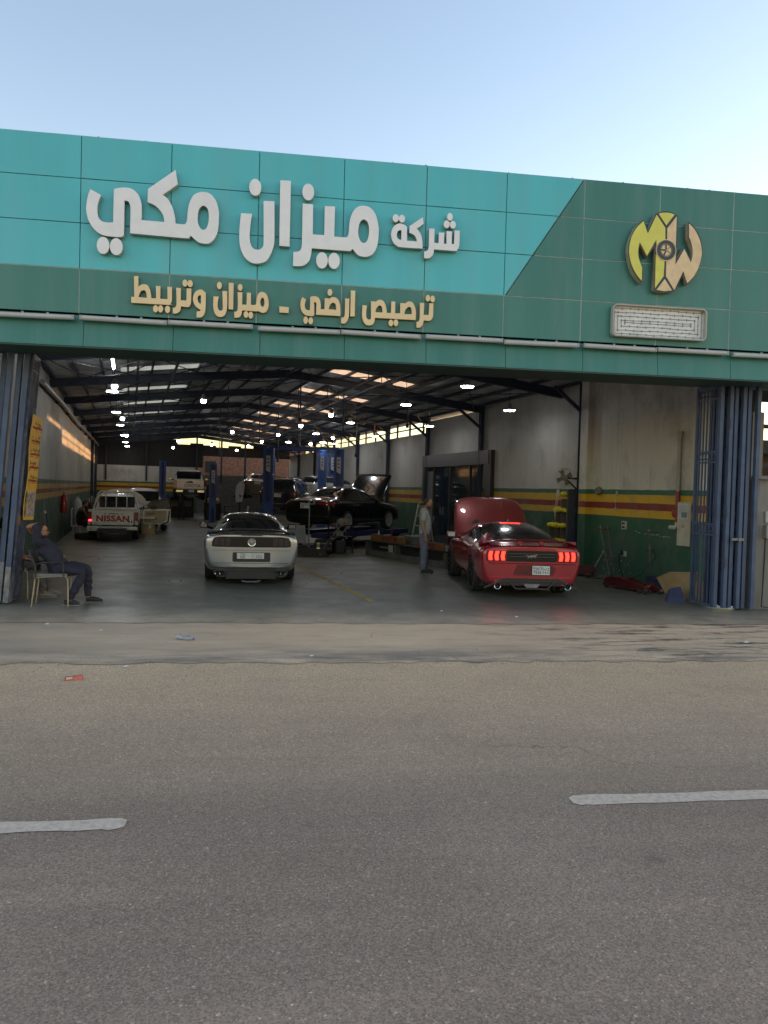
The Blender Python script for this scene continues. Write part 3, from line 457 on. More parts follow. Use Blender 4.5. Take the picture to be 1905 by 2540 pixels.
# brick yard behind the hall
brick_m = mat("far_brick", (.24, .115, .07), .85, var=.35, scale=6, dirt=(.10, .07, .055), damt=.6)
byard = thing("brick_building", "unlit reddish brick house seen beyond the low end wall", "building", (7, 63, 0))
MB().box((-1.2, 0, 2.15), (9.5, .4, 4.3)).box((4.9, .2, 3.4), (3.4, .4, 6.8)).build("wall", brick_m, byard)
for x in (-3.2, -1.0): MB().box((x, -.22, 3.45), (.8, .06, .9)).build("window", dark, byard)
MB().box((-2.6, -.22, 4.25), (1.6, .1, .14)).build("lintel", mat("lintel", (.3, .2, .14), .8), byard)
# ------------------------------------------------------------------ cladded front
front = thing("fascia", "teal and green panelled fascia above the open workshop front", "fascia", tuple(G0 + FN * .9), FA)
teal = mat("teal_panel", (.098, .53, .565), .30, var=.05, scale=1.1, dirt=(.17, .46, .47), dscale=1.0, damt=.55, stretch=(2.6, 1, .22), spec=.5)
green = mat("green_panel", (.050, .205, .165), .34, var=.08, scale=1.1, dirt=(.13, .25, .21), dscale=1.0, damt=.6, stretch=(2.6, 1, .22))
seal = mat("panel_joint", (.33, .36, .36), .7, var=.3)
rows = [7.055, 6.430, 5.780, 5.112, 4.455]; G = .006
def fpt(x, z, t): return (x, -t, z)
def panel(poly, m):
    jt = rndp.uniform(-.0015, .0015)
    mb = MB().prism(poly, fpt, -.028, jt)
    o = mb.build("cladding_panel", m, front); a, c = rndp.uniform(-.0035, .0035), rndp.uniform(-.004, .004)
    x0 = sum(p[0] for p in poly) / len(poly); z0 = sum(p[1] for p in poly) / len(poly)
    for v in o.data.vertices:
        if v.co.y < .01: v.co.y += a * (v.co.x - x0) + c * (v.co.z - z0)
    return o
rndp = random.Random(11)
xs = [-.0855 + 1.2957 * k for k in range(-2, 13)]
dg = lambda z: 7.70 + (z - 5.095) * (8.972 - 7.70) / (7.055 - 5.095)      # the slanted colour change
for i in range(len(xs) - 1):
    a, b_ = xs[i] + G, xs[i + 1] - G
    for j in range(4):
        t, lo = rows[j] - G, rows[j + 1] + G
        if j == 3 or a > 8.9: panel([(a, lo), (b_, lo), (b_, t), (a, t)], green)
        elif b_ < 7.7: panel([(a, lo), (b_, lo), (b_, t), (a, t)], teal)
        else:
            dl, dt = dg(lo), dg(t); k = .012
            l0, l1 = max(a, dl - k), max(a + .001, dt - k)
            panel([(a, lo), (max(a + .004, l0), lo), (min(b_, l1), t), (a, t)], teal)
            panel([(max(a, dl + k), lo), (b_, lo), (b_, t), (min(b_ - .004, dt + k), t)], green)
MB().box((7, .07, 5.77), (20, .06, 2.56)).build("backing_frame", seal, front)
pale_seal = mat("pale_sealant", (.40, .41, .38), .7, var=.25, scale=8)
for x in xs:
    lo, hi = rows[4], (rows[0] if x > 8.9 else rows[3] - .012)
    MB().box((x, .012, (lo + hi) / 2), (2 * G + .002, .02, hi - lo)).build("joint_strip", pale_seal, front)
for j, z in enumerate(rows[:4]):
    x0 = -2.7 if j == 3 else dg(z) + .03
    if j: MB().box(((x0 + 15.4) / 2, .014, z), (15.4 - x0, .018, 2 * G + .002)).build("joint_strip", pale_seal, front)
MB().box((7, .28, 7.05), (20.2, .5, .03)).build("coping", seal, front)
for i in range(len(xs) - 1):                                              # lower return, leaning back under the lamps
    a, b_ = xs[i] + .066 + .004, xs[i + 1] + .066 - .004
    MB().add([(a, .06, 4.44), (b_, .06, 4.44), (b_, 0, 3.975), (a, 0, 3.975), (a, .09, 4.44), (b_, .09, 4.44), (b_, .03, 3.975), (a, .03, 3.975)], [(0, 1, 2, 3), (4, 7, 6, 5), (0, 3, 7, 4), (1, 5, 6, 2), (3, 2, 6, 7), (0, 4, 5, 1)]).build("lower_panel", green, front)
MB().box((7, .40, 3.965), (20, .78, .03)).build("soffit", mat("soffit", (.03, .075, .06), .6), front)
MB().box((7, 1.0, 4.3), (20, .4, .62)).build("lintel_beam", navy, front)
MB().box((7, .5, 5.6), (20, .06, 2.9)).build("rear_sheet", dark, front)
rb2 = random.Random(9)
for k in range(9): MB().box((rb2.uniform(.2, 12.4), .05, 7.07), (rb2.uniform(.015, .035), .03, rb2.uniform(.008, .02))).build("bracket", seal, front)
# ------------------------------------------------------------------ signs
FLOC = tuple(G0 + FN * .9)
def letter(loops, depth, m, parent, name, edge=None):
    me = outline_mesh([spline_closed([tuple(p) for p in lp]) for lp in loops], depth, .004)
    me.transform(STAND); me.transform(Matrix.Translation((0, -.02, 0)))
    me.materials.clear(); me.materials.append(m); me.materials.append(edge or m)
    for p in me.polygons:
        if abs(p.normal.y) < .5: p.material_index = 1
    o = bpy.data.objects.new(name, me); C.objects.link(o); o.parent = parent; return o
def dot(e, depth, m, parent, edge=None):
    return letter([[(e[0] + e[2] * math.cos(a * math.pi / 12), e[1] + e[3] * math.sin(a * math.pi / 12), 1) for a in range(24)]], depth, m, parent, "dot", edge)
white_l = mat("white_letter", (.90, .875, .86), .35, var=.04, dirt=(.74, .72, .69), damt=.3)
white_e = mat("letter_edge", (.42, .38, .30), .45, var=.2)
cream_l = mat("cream_letter", (.90, .67, .37), .4, var=.05, dirt=(.66, .49, .28), damt=.35)
cream_e = mat("cream_edge", (.45, .30, .14), .45, var=.2)
s1 = thing("company_sign", "large white raised Arabic company name on the teal panels", "sign", FLOC, FA)
for outer, holes in SIGN["white"]: letter([outer] + holes, .085, white_l, s1, "letter", white_e)
for e in SIGN["wdots"]: dot(e, .085, white_l, s1, white_e)
s2 = thing("service_sign", "cream raised Arabic line of services on the green strip", "sign", FLOC, FA)
for outer, holes in SIGN["cream"]: letter([outer] + holes, .05, cream_l, s2, "letter", cream_e)
for e in SIGN["cdots"]: dot(e, .05, cream_l, s2, cream_e)
em = thing("round_emblem", "round yellow and tan raised emblem of letters M and W around a wheel", "emblem", FLOC, FA)
charcoal = mat("charcoal_face", (.045, .055, .06), .4, var=.1)
letter([SIGN["base"][0][0]], .10, charcoal, em, "base_plate", mat("emblem_edge", (.36, .30, .20), .4, var=.2))
yel = mat("emblem_yellow", (.76, .70, .12), .4, var=.06); tan = mat("emblem_tan", (.82, .59, .33), .45, var=.10, scale=9)
def inlay(lp, m, name):
    o = letter([lp], .008, m, em, name); o.location = (0, -.1, 0); return o
for k in SIGN["yellow"]: inlay(k[0], yel, "inlay")
for k in SIGN["tan"]: inlay(k[0], tan, "inlay")
wx, wz, wr, _ = SIGN["wheel"]
def ring(r0, r1, y, name, m, d=.006):
    n = 40; c1 = [(wx + r1 * math.cos(2 * math.pi * k / n), wz + r1 * math.sin(2 * math.pi * k / n)) for k in range(n)]
    c0 = [(wx + r0 * math.cos(2 * math.pi * k / n), wz + r0 * math.sin(2 * math.pi * k / n)) for k in range(n)]
    me = outline_mesh([c1, c0] if r0 > 0 else [c1], d); me.transform(STAND); me.transform(Matrix.Translation((0, y, 0))); return mesh_obj(name, me, m, em)
ring(0, wr * .97, -.131, "wheel_disc", tan, .004); ring(wr * .58, wr * .88, -.136, "tyre_ring", charcoal); ring(wr * .5, wr * .535, -.136, "rim_ring", charcoal)
for a, w in ((95, .022), (180, .022), (245, .022), (40, .006), (-30, .006)):
    ca, sa = math.cos(R(a)), math.sin(R(a)); MB().bar((wx + .012 * ca, -.139, wz + .012 * sa), (wx + wr * .5 * ca, -.139, wz + wr * .5 * sa), w, .006, (0, 1, 0)).build("spoke", charcoal, em)
# opened light box, its face gone
lb = thing("open_light_box", "white rounded light box with its face missing and wiring showing below the emblem", "light box", FLOC, FA)
def rrect(x0, z0, x1, z1, r, n=6):
    out = []
    for cx_, cz_, a0 in ((x1 - r, z1 - r, 0), (x0 + r, z1 - r, 90), (x0 + r, z0 + r, 180), (x1 - r, z0 + r, 270)):
        out += [(cx_ + r * math.cos(R(a0 + 90 * k / n)), cz_ + r * math.sin(R(a0 + 90 * k / n))) for k in range(n + 1)]
    return out
boxw = mat("box_white", (.80, .79, .76), .5, var=.1, dirt=(.42, .38, .3), damt=.4)
me = outline_mesh([rrect(9.485, 4.553, 11.115, 5.072, .075), rrect(9.503, 4.571, 11.097, 5.054, .06)], .10); me.transform(STAND); me.transform(Matrix.Translation((0, -.012, 0))); mesh_obj("rim", me, mat("box_rim", (.44, .43, .37), .5, var=.15), lb)
me = outline_mesh([rrect(9.5, 4.568, 11.1, 5.057, .06)], .02); me.transform(STAND); me.transform(Matrix.Translation((0, -.012, 0))); mesh_obj("back_panel", me, boxw, lb)
wire = MB(); modm = MB(); rl = random.Random(2)
path = []
for k in range(4):
    d = .04 + .062 * k; a0, a1, b0, b1 = 9.5 + d, 11.1 - d, 4.568 + d, 5.057 - d
    path += [(a0, b1), (a1, b1), (a1, b0), (a0 + .0, b0), (a0, b1 - .062)]
for (x0, z0), (x1, z1) in zip(path, path[1:]):
    n = max(1, int(math.hypot(x1 - x0, z1 - z0) / .13)); pr = None
    for i in range(n + 1):
        p = (x0 + (x1 - x0) * i / n + rl.uniform(-.003, .003), -.038, z0 + (z1 - z0) * i / n + rl.uniform(-.006, .006))
        if pr: wire.tube([pr, p], .0035, 4, False)
        pr = p
        if i % 1 == 0: modm.box((p[0], -.037, p[2]), (.012, .01, .03))
wire.build("wiring", mat("wire_grey", (.16, .15, .13), .6), lb); tag(modm.build("light_modules", mat("led_module", (.3, .29, .26), .5), lb), kind="stuff")
# row of tube lamps under the fascia (switched off)
tube_w = mat("frosted_tube", (.50, .49, .47), .3, var=.05); cap_m = mat("tube_cap", (.34, .34, .33), .5)
t0 = thing("tube_lamp", "unlit tube lamp in the row under the fascia", "tube lamp", FLOC, FA, "tube lamps under the fascia")
MB().tube([(-.60, 0, 0), (.60, 0, 0)], .036, 10).build("diffuser", tube_w, t0, 50)
for s_ in (-1, 1): MB().box((s_ * .61, 0, 0), (.03, .078, .07), bev=.006).build("end_cap", cap_m, t0)
MB().box((0, .03, .03), (1.2, .05, .02)).build("rail", cap_m, t0)
for s_ in (-.1, .25): MB().box((s_, .0, .045), (.03, .02, .03)).build("clip", cap_m, t0)
NTH = ['first', 'second', 'third', 'fourth', 'fifth', 'sixth', 'seventh', 'eighth', 'ninth', 'tenth']
for k in range(0, 10):
    s_ = .548 + 1.2965 * k + (.02 if k % 2 else -.01); p = G0 + FN * .96 + FD * s_; o = t0 if k == 0 else dup(t0)
    o['label'] = 'unlit tube lamp under the fascia, %s of ten from the left' % NTH[k]
    o.location = (p.x, p.y, 4.375 + .006 * ((k * 7) % 3 - 1)); o.rotation_euler = (0, R(.5 * ((k * 5) % 3 - 1)), FA)
# ------------------------------------------------------------------ neighbours
conc = mat("worn_concrete", (.23, .21, .185), .8, var=.2, scale=3, dirt=(.1, .09, .08), bump=.3, bscale=12, stretch=(2, 2, .5))
nb = thing("neighbour_shop", "weathered grey concrete pier and shaded bay of the next shop, right of the blue gate", "shop", tuple(G0), FA)
MB().box((12.90, .14, 1.15), (.5, .5, 2.4)).box((12.76, .14, 2.9), (.22, .3, 1.3)).build("pier", conc, nb)
MB().box((12.92, -.15, 2.37), (.62, .1, .06)).build("ledge", conc, nb)
MB().box((15.9, 2.0, 1.5), (4.2, .2, 3.0)).build("wall", mat("brown_block", (.13, .085, .055), .85, var=.3, scale=3), nb)
for z, h in ((2.65, .1), (3.02, .26), (3.42, .08), (4.05, .30)): MB().box((15.5, 1.2, z), (4.2, .08, h)).build("cross_bar", dark, nb)
for x in (13.45, 13.9, 14.6): MB().box((x, 1.2, 2.9), (.08, .08, 2.4)).build("upright", dark, nb)
MB().box((15.6, 2.6, 4.6), (4.2, 3, .3)).build("ceiling_slab", dark, nb)
MB().box((12.92, -.13, 1.66), (.09, .06, .22), bev=.02).build("plate", mat("pale_plastic", (.42, .41, .38), .5), nb)
MB().box((12.96, -.16, 1.4), (.2, .12, .24), bev=.01).build("meter_box", mat("meter_box", (.30, .28, .25), .5), nb)
MB().tube([(12.9, -.14, 1.3), (12.89, -.14, .6), (12.86, -.16, .05), (13.2, -.3, .03)], .012, 5).build("cable", dark, nb)
row = thing("shop_row", "plain rendered shops added unseen past the fascia, tall enough to shade the road", "building", tuple(G0 + FD * 20.2), FA)
MB().box((20, 4.5, 4.7), (40, 8, 9.4)).build("wall", pale, row)  # added out of view, raised to keep the low sun off the road
row2 = thing("shop_row", "plain rendered shops continuing the street before the fascia", "building", tuple(G0 - FD * 3.4), FA)
MB().box((-20, 4.5, 3.3), (40, 8, 6.6)).build("wall", pale, row2); MB().box((1.27, .62, 3.3), (2.5, .3, 6.58)).build("front_wall", pale, row2)
# ------------------------------------------------------------------ lamps inside the hall
glow = mat("lamp_glow", (.9, .9, .9), .3, var=0, emit=(.93, .97, 1.0), estr=15)
glow2 = mat("disc_glow", (.9, .9, .9), .3, var=0, emit=(.93, .97, 1.0), estr=13)
hous = mat("lamp_housing", (.30, .30, .30), .4, .4, var=.1)
def bulb(z, roofz):
    t = thing("bulb_lamp", "lit", "lamp")
    MB().lathe([(.025, .15), (.04, .12), (.065, .06), (.078, .02), (.076, -.02)], n=14).build("collar", hous, t, 40)
    MB().lathe([(.074, -.022), (.078, -.05), (.068, -.10), (.04, -.125), (.0001, -.13)], n=14, caps=False).build("bulb", glow, t, 60)
    MB().tube([(0, 0, .16), (0, 0, roofz - z)], .008, 4).build("cable", dark, t); return t
def disc(z, roofz):
    t = thing("disc_lamp", "lit", "lamp")
    MB().lathe([(.03, .16), (.06, .13), (.07, .05), (.145, .035), (.16, .012), (.16, -.012)], n=20).build("housing", hous, t, 40)
    MB().lathe([(.155, -.013), (.14, -.034), (.0001, -.04)], n=20, caps=False).build("diffuser", glow2, t, 60)
    MB().tube([(0, 0, .16), (0, 0, roofz - z)], .008, 4).build("cable", dark, t); return t
ROWS = [("b", "lit bulb lamp hanging in the row nearest the left wall", [(-.42, 21.7), (-.31, 32.2), (-.2, 43.4)]),
        ("d", "lit disc lamp hanging in the row nearest the left wall", [(-.5, 23.0), (-.5, 29.6), (-.44, 36), (-.35, 43.6), (-.3, 50.5), (-.2, 56)]),
        ("b", "lit bulb lamp hanging over the lane of the silver coupe", [(2.04, 24.0), (2.6, 46.2), (2.75, 55)]),
        ("b", "lit bulb lamp hanging on the centre line under the ridge", [(4.46, 36.8), (4.73, 49)]),
        ("b", "lit bulb lamp hanging in the long row right of the ridge", [(6.45, 26.0), (6.5, 31.2), (6.67, 37.2), (6.88, 43.4), (6.9, 48.6), (7.0, 55)]),
        ("d", "lit disc lamp hanging in the long row right of the ridge", [(7.61, 17.3), (7.66, 21.8), (7.9, 28.8), (8.1, 35.4), (8.28, 43), (8.48, 50.4)]),
        ("b", "lit bulb lamp hanging above the blue lift posts", [(9.45, 37.6), (9.64, 43.5)]),
        ("d", "lit disc lamp hanging along the right wall", [(10.03, 19.85), (10.05, 26.1), (9.95, 32.3), (9.95, 39.2), (9.2, 38.6)])]
for kind, lab, ps in ROWS:
    proto = None
    for x, y in ps:
        z = 4.3 if lab.endswith('right wall') else 4.5 + (.0 if kind == 'd' else .03)
        if proto is None:
            o = proto = (bulb if kind == 'b' else disc)(z, roof_z(x)); tag(o, lab, "lamp", lab.replace("lit bulb lamp hanging", "bulb lamps").replace("lit disc lamp hanging", "disc lamps"))
        else: o = dup(proto)
        o.location = (x, y, z); n_ = ps.index((x, y)); o['label'] = lab + ', ' + (ORD[n_] if n_ < len(ps) - 1 else 'farthest in')
tl = thing("fluorescent_tube", "slim lit tube hanging end on above the left row of lamps", "tube lamp", (-.4, 18.7, 4.62))
MB().tube([(0, -.75, 0), (0, .75, 0)], .022, 8).build("tube", glow2, tl); MB().box((0, 0, .05), (.07, 1.5, .05)).build("holder", hous, tl)
MB().tube([(0, -.5, .05), (0, -.5, .55)], .006, 4).tube([(0, .5, .05), (0, .5, .55)], .006, 4).build("cable", dark, tl)
# ceiling fans that hang in the roof
def ceiling_fan(x, y, z, lab):
    t = thing("ceiling_fan", lab, "ceiling fan", (x, y, z)); MB().lathe([(.03, .14), (.12, .1), (.13, .02), (.06, -.04)], n=14).build("motor", hous, t, 40)
    for k in range(3):
        a = R(120 * k + 20); MB().box((.42 * math.cos(a), .42 * math.sin(a), .03), (.62, .13, .012), rot=(R(9), 0, a)).build("blade", mat("fan_blade", (.35, .27, .19), .5), t)
    MB().tube([(0, 0, .14), (0, 0, roof_z(x) - z)], .014, 6).build("rod", hous, t)
ceiling_fan(3.1, 21.5, 5.15, "brown bladed ceiling fan hanging under the ridge behind the fascia")
ceiling_fan(9.3, 32.0, 4.75, "ceiling fan hanging near the right eave before the bright gap")
# ------------------------------------------------------------------ vehicles
def paint(name, col, met=.3, rough=.28, dirt=None): return mat(name, col, rough, met, var=.05, scale=2.5, coat=1.0, dirt=dirt, dscale=2.2, damt=.25)
glass = mat("dark_glass", (.010, .011, .012), .06, var=0, coat=.5, spec=.6)
rubber = mat("tyre_rubber", (.020, .020, .020), .8, var=.25, scale=20)
plastic = mat("black_plastic", (.018, .018, .019), .45, var=.15)
gloss_black = mat("gloss_black", (.008, .008, .009), .22, var=0, coat=.25, spec=.35)
chrome = mat("chrome", (.62, .62, .62), .12, 1.0, var=0)
alloy = mat("alloy_rim", (.60, .60, .60), .38, .7, var=.1)
red_lens = mat("red_lens", (.22, .008, .008), .12, var=0, coat=1)
amber_lens = mat("clear_lens", (.4, .36, .33), .15, var=0, coat=1)
plate_w = mat("plate_white", (.66, .66, .62), .5, var=.06)
ink = mat("plate_ink", (.02, .02, .022), .5, var=0)
red_glow = mat("tail_light_glow", (.5, .01, .01), .3, var=0, emit=(1.0, .022, .012), estr=1.5)
def car_shell(t, stations, mi, mats_, names, wheels=(), arch_r=.37, sub=2, crease_rear=.75, crease=None):
    """stations: (y, [9 half-section points (x,z)]) from the tail forward; mi(i,j) gives the material slot of a cell"""
    n = 9; vs = []; idx = {}
    for i, (y, pr) in enumerate(stations):
        for j, (x, z) in enumerate(pr):
            yy = y
            if isinstance(z, tuple): z, dy = z; yy = y + dy
            if j in (0, n - 1): idx[i, j, 1] = idx[i, j, -1] = len(vs); vs.append((0, yy, z))
            else:
                for s_ in (1, -1): idx[i, j, s_] = len(vs); vs.append((x * s_, yy, z))
    fs = []; ms = []
    for i in range(len(stations) - 1):
        for j in range(n - 1):
            for s_ in (1, -1):
                q = (idx[i, j, s_], idx[i, j + 1, s_], idx[i + 1, j + 1, s_], idx[i + 1, j, s_])
                fs.append(q if s_ > 0 else q[::-1]); ms.append(mi(i, j))
    for i, end in ((0, -1), (len(stations) - 1, 1)):
        for j in range(n - 1):
            if j == 0: f = (idx[i, 0, 1], idx[i, 1, 1], idx[i, 1, -1]) 
            elif j == n - 2: f = (idx[i, j, 1], idx[i, n - 1, 1], idx[i, j, -1])
            else: f = (idx[i, j, 1], idx[i, j + 1, 1], idx[i, j + 1, -1], idx[i, j, -1])
            fs.append(f); ms.append(mi(i if end < 0 else i - 1, -1 if end < 0 else -2))
    me = bpy.data.meshes.new("shell"); me.from_pydata(vs, [], fs)
    for m in mats_ + [dark]: me.materials.append(m)
    me.polygons.foreach_set("material_index", ms)
    bm = bmesh.new(); bm.from_mesh(me); bmesh.ops.recalc_face_normals(bm, faces=bm.faces)
    cl = bm.edges.layers.float.new("crease_edge"); bm.verts.ensure_lookup_table()
    rear = {idx[0, j, s_] for j in range(n) for s_ in (1, -1)}
    for e in bm.edges:
        a, b = e.verts[0].index, e.verts[1].index
        if a in rear and b in rear and len({f.material_index for f in e.link_faces}) >= 1:
            # outline of the tail only
            if any(abs(f.normal.y) < .8 for f in e.link_faces): e[cl] = crease_rear
        if crease:
            for c in crease:
                for s_ in (1, -1):
                    for i in range(c[1], c[2]):
                        if {a, b} == {idx[i, c[0], s_], idx[i + 1, c[0], s_]}: e[cl] = c[3]
    bm.to_mesh(me); bm.free()
    o = bpy.data.objects.new("shell", me); C.objects.link(o)
    ss = o.modifiers.new("s", 'SUBSURF'); ss.levels = ss.render_levels = sub
    cut = None
    if wheels:
        mb = MB()
        for wy, wz in wheels: 
            for s_ in (-1, 1): mb.lathe([(arch_r, s_ * .55), (arch_r, s_ * 1.3)], (0, wy, wz), 'X', 32)
        cut = mb.build("cutter", dark); 
        bo = o.modifiers.new("b", 'BOOLEAN'); bo.object = cut; bo.operation = 'DIFFERENCE'; bo.solver = 'EXACT'; bo.material_mode = 'TRANSFER'
    dg = bpy.context.evaluated_depsgraph_get(); dg.update()
    ev = bpy.data.meshes.new_from_object(o.evaluated_get(dg))
    bpy.data.objects.remove(o)
    if cut: bpy.data.objects.remove(cut)
    bv = bmesh.new(); bv.from_mesh(ev); tree = BVHTree.FromBMesh(bv)
    out = {}
    for k, nm in enumerate(names):
        if nm is None: continue
        b2 = bv.copy(); slots = [m.name for m in ev.materials]
        keep = [f for f in b2.faces if (slots[f.material_index] == mats_[k].name or (k == 0 and slots[f.material_index] == dark.name))]
        if mats_.count(mats_[k]) > 1: keep = [f for f in b2.faces if f.material_index == k]
        if not keep: b2.free(); continue
        ks = set(keep); bmesh.ops.delete(b2, geom=[f for f in b2.faces if f not in ks], context='FACES')
        m2 = bpy.data.meshes.new(nm); b2.to_mesh(m2); b2.free()
        m2.materials.clear(); m2.materials.append(mats_[k]); m2.materials.append(dark)
        for p in m2.polygons: p.material_index = 1 if (k == 0 and slots[p.material_index] == dark.name) else 0
        m2.shade_smooth(); m2.set_sharp_from_angle(angle=R(38))
        ob = bpy.data.objects.new(nm, m2); C.objects.link(ob); ob.parent = t; out[nm] = ob
    bv.free(); return tree, out
def decal(tree, poly, m, name, t, out=.006, deep=.02, way='rear', cuts=.07, side=-1, smooth=40, flat=None):
    """outline laid on the shell: poly in (x,z) seen from behind, (y,z) from a side, (x,y) from above"""
    bm = bmesh.new(); f = bm.faces.new([bm.verts.new((p, q, 0)) for p, q in poly]); 
    bmesh.ops.triangulate(bm, faces=[f])
    for _ in range(4):
        es = [e for e in bm.edges if e.calc_length() > cuts]
        if not es: break
        bmesh.ops.subdivide_edges(bm, edges=es, cuts=1); bmesh.ops.triangulate(bm, faces=[f for f in bm.faces if len(f.verts) > 3])
    d = {'rear': Vector((0, 1, 0)), 'side': Vector((-side, 0, 0)), 'top': Vector((0, 0, -1))}[way]
    last = None
    pos = {}
    for v in bm.verts:
        p, q = v.co.x, v.co.y
        src = {'rear': Vector((p, -4, q)), 'side': Vector((side * 3, p, q)), 'top': Vector((p, q, 4))}[way]
        h = tree.ray_cast(src, d)
        pos[v] = h[0] if h[0] is not None else None
    ok = [x for x in pos.values() if x is not None]
    if not ok: bm.free(); return None
    for v, h in pos.items():
        if h is None:
            p, q = v.co.x, v.co.y
            w = {'rear': Vector((p, 0, q)), 'side': Vector((0, p, q)), 'top': Vector((p, q, 0))}[way]
            k = min(ok, key=lambda a: (a - w - d * (a - w).dot(d)).length); h = w - d * w.dot(d) + d * k.dot(d)
        if flat is not None: h = h - d * h.dot(d) + d * flat
        v.co = h - d * out
    fs = list(bm.faces); r = bmesh.ops.extrude_face_region(bm, geom=fs)
    for g in r["geom"]:
        if isinstance(g, bmesh.types.BMVert): g.co += d * (deep + out)
    bmesh.ops.recalc_face_normals(bm, faces=bm.faces)
    me = bpy.data.meshes.new(name); bm.to_mesh(me); bm.free(); me.shade_smooth(); me.set_sharp_from_angle(angle=R(smooth))
    return mesh_obj(name, me, m, t)
def rr2(x0, z0, x1, z1, r=.02, n=4): return rrect(x0, z0, x1, z1, r, n)
def wing(mb, hw, zf, yf, chord, th, n=24):
    m = len(((-.5, 0), (-.3, .5), (.2, .6), (.5, .1), (.5, -.3), (-.3, -.4))); vs = []
    for i in range(n + 1):
        x = -hw + 2 * hw * i / n
        vs += [(x, yf(x) + a * chord, zf(x) + b * th) for a, b in ((-.5, 0), (-.3, .5), (.2, .6), (.5, .1), (.5, -.3), (-.3, -.4))]
    return mb.add(vs, [(i * m + k, i * m + (k + 1) % m, (i + 1) * m + (k + 1) % m, (i + 1) * m + k) for i in range(n) for k in range(m)] + [tuple(range(m - 1, -1, -1)), tuple(range(n * m, n * m + m))])
def wheel(t, x, y, r=.34, w=.25, rim_m=None, spokes=5, tw=False, rim_r=.72, z=None):
    s_ = 1 if x > 0 else -1
    wp = MB(); h = w / 2
    wp.lathe([(r * rim_r, -h * .9), (r * .9, -h), (r * .97, -h * .86), (r, -h * .6), (r, -h * .52), (r * .985, -h * .5), (r * .985, -h * .42), (r, -h * .4), (r, -.02), (r * .985, -.015), (r * .985, .015), (r, .02), (r, h * .4), (r * .985, h * .42), (r * .985, h * .5), (r, h * .52), (r, h * .6), (r * .97, h * .86), (r * .9, h), (r * rim_r, h * .9)], axis='X', n=36, caps=False)
    o = wp.build("wheel", rubber, t, 35); o.location = (x, y, z if z is not None else r)
    rm = MB(); rr_ = r * rim_r
    rm.lathe([(rr_ + .004, -h * .9), (rr_, -h * .3), (rr_, h * .85), (rr_ + .006, h * .92), (rr_ - .02, h * .88), (rr_ - .02, -h * .2), (.02, -h * .25)], axis='X', n=30, caps=False)
    if s_ < 0: rm.v = [(-a, b, c) for a, b, c in rm.v]
    o_ = s_ * h * .62
    for k in range(spokes):
        for da in ((-.16, .16) if tw else (0,)):
            a = 2 * math.pi * k / spokes + da + .3; b_ = 2 * math.pi * k / spokes + da * .25 + .3
            rm.bar((o_, .05 * math.cos(b_), .05 * math.sin(b_)), (o_ + s_ * .02, rr_ * .98 * math.cos(a), rr_ * .98 * math.sin(a)), .035 if tw else .06, .03, (1, 0, 0))
    rm.lathe([(.065, o_ - .03), (.065, o_ + .03), (.03, o_ + .035)], axis='X', n=14)
    rm.build("rim", rim_m or alloy, o, 40); return o
def plate(t, x, y, z, w, h, rows, rot=0, name="number_plate", tilt=0):
    """rows: list of (text, dx, dz, size)"""
    p = MB().box((0, 0, 0), (w, .012, h), bev=.003).build(name, plate_w, t); p.location = (x, y, z); p.rotation_euler = (R(tilt), 0, rot)
    ms = []
    for tx, dx, dz, sz in rows:
        try: m = text_mesh(tx, sz, .002, bold=.0012)
        except Exception: continue
        ms.append(wallart(m, dx, -.0075, dz))
    lines = MB().box((0, -.0068, 0), (w * .94, .002, h * .022)).box((w * .11, -.0068, 0), (.003, .002, h * .9))
    me = join_meshes(ms) if ms else None
    if me: mesh_obj("lettering", me, ink, p)
    lines.build("rule", ink, p); return p
def body_color_slots(i, j): return 0
# ---- low coupe used for the silver and the red car
def coupe_stations(W=.94, H=1.385, tail=-1.13, rb=-.50, rt=.62, deck=.985, wt=1.72, wb=2.42, nose=3.66, hood=1.0, lift=0.0):
    k = W / .94
    def S(y, sill, zs, low, zl, mid, zm, belt, zb, dk, zd, rail, zr, c, und=.18):
        return (y, [(0, und), (sill * k, zs), (low * k, zl), (mid * k, zm), (belt * k, zb), (dk * k, zd), (rail * k, zr), (rail * k * .5, c - .008 if c > 1.2 else c - .004), (0, c)])
    return [
        S(tail, .70, .24 + lift, .80, .33 + lift, .875, .62 + lift * .5, .895, .83 + lift * .4, .865, deck - .06, .60, deck - .035, deck - .025, .26 + lift),
        S(tail + .10, .78, .21 + lift * .6, .885, .34 + lift * .5, .935, .64 + lift * .4, .935, .87, .885, deck - .012, .62, deck + .005, deck + .012, .22 + lift),
        S(tail + .38, .80, .19, .915, .36, .955, .66, .945, .89, .88, deck - .005, .60, deck + .008, deck + .018),
        S(rb, .80, .18, .92, .36, .96, .68, .94, .90, .84, deck + .005, .60, deck + .03, deck + .045),
        S((rb + rt) / 2 - .08, .80, .18, .92, .36, .955, .68, .935, .90, .80, .985, .625, deck + (H - deck) * .60, deck + (H - deck) * .66),
        S(rt, .80, .18, .905, .36, .93, .68, .91, .90, .80, .98, .60, H - .055, H - .012),
        S((rt + wt) / 2 + .05, .80, .18, .90, .36, .92, .68, .90, .90, .805, .975, .60, H - .045, H),
        S(wt, .80, .18, .90, .36, .92, .68, .90, .90, .81, .97, .61, H - .10, H - .035),
        S(wb, .80, .18, .905, .36, .93, .68, .91, .88, .82, .955, .66, hood + .01, hood + .04),
        S(wb + .45, .80, .18, .91, .36, .935, .66, .90, .85, .80, .92, .55, hood - .02, hood - .005),
        S(nose - .35, .80, .18, .89, .35, .91, .62, .86, .78, .76, .84, .50, .87, .88),
        S(nose, .72, .22, .78, .34, .80, .56, .76, .66, .66, .70, .40, .72, .72, .25),
    ]
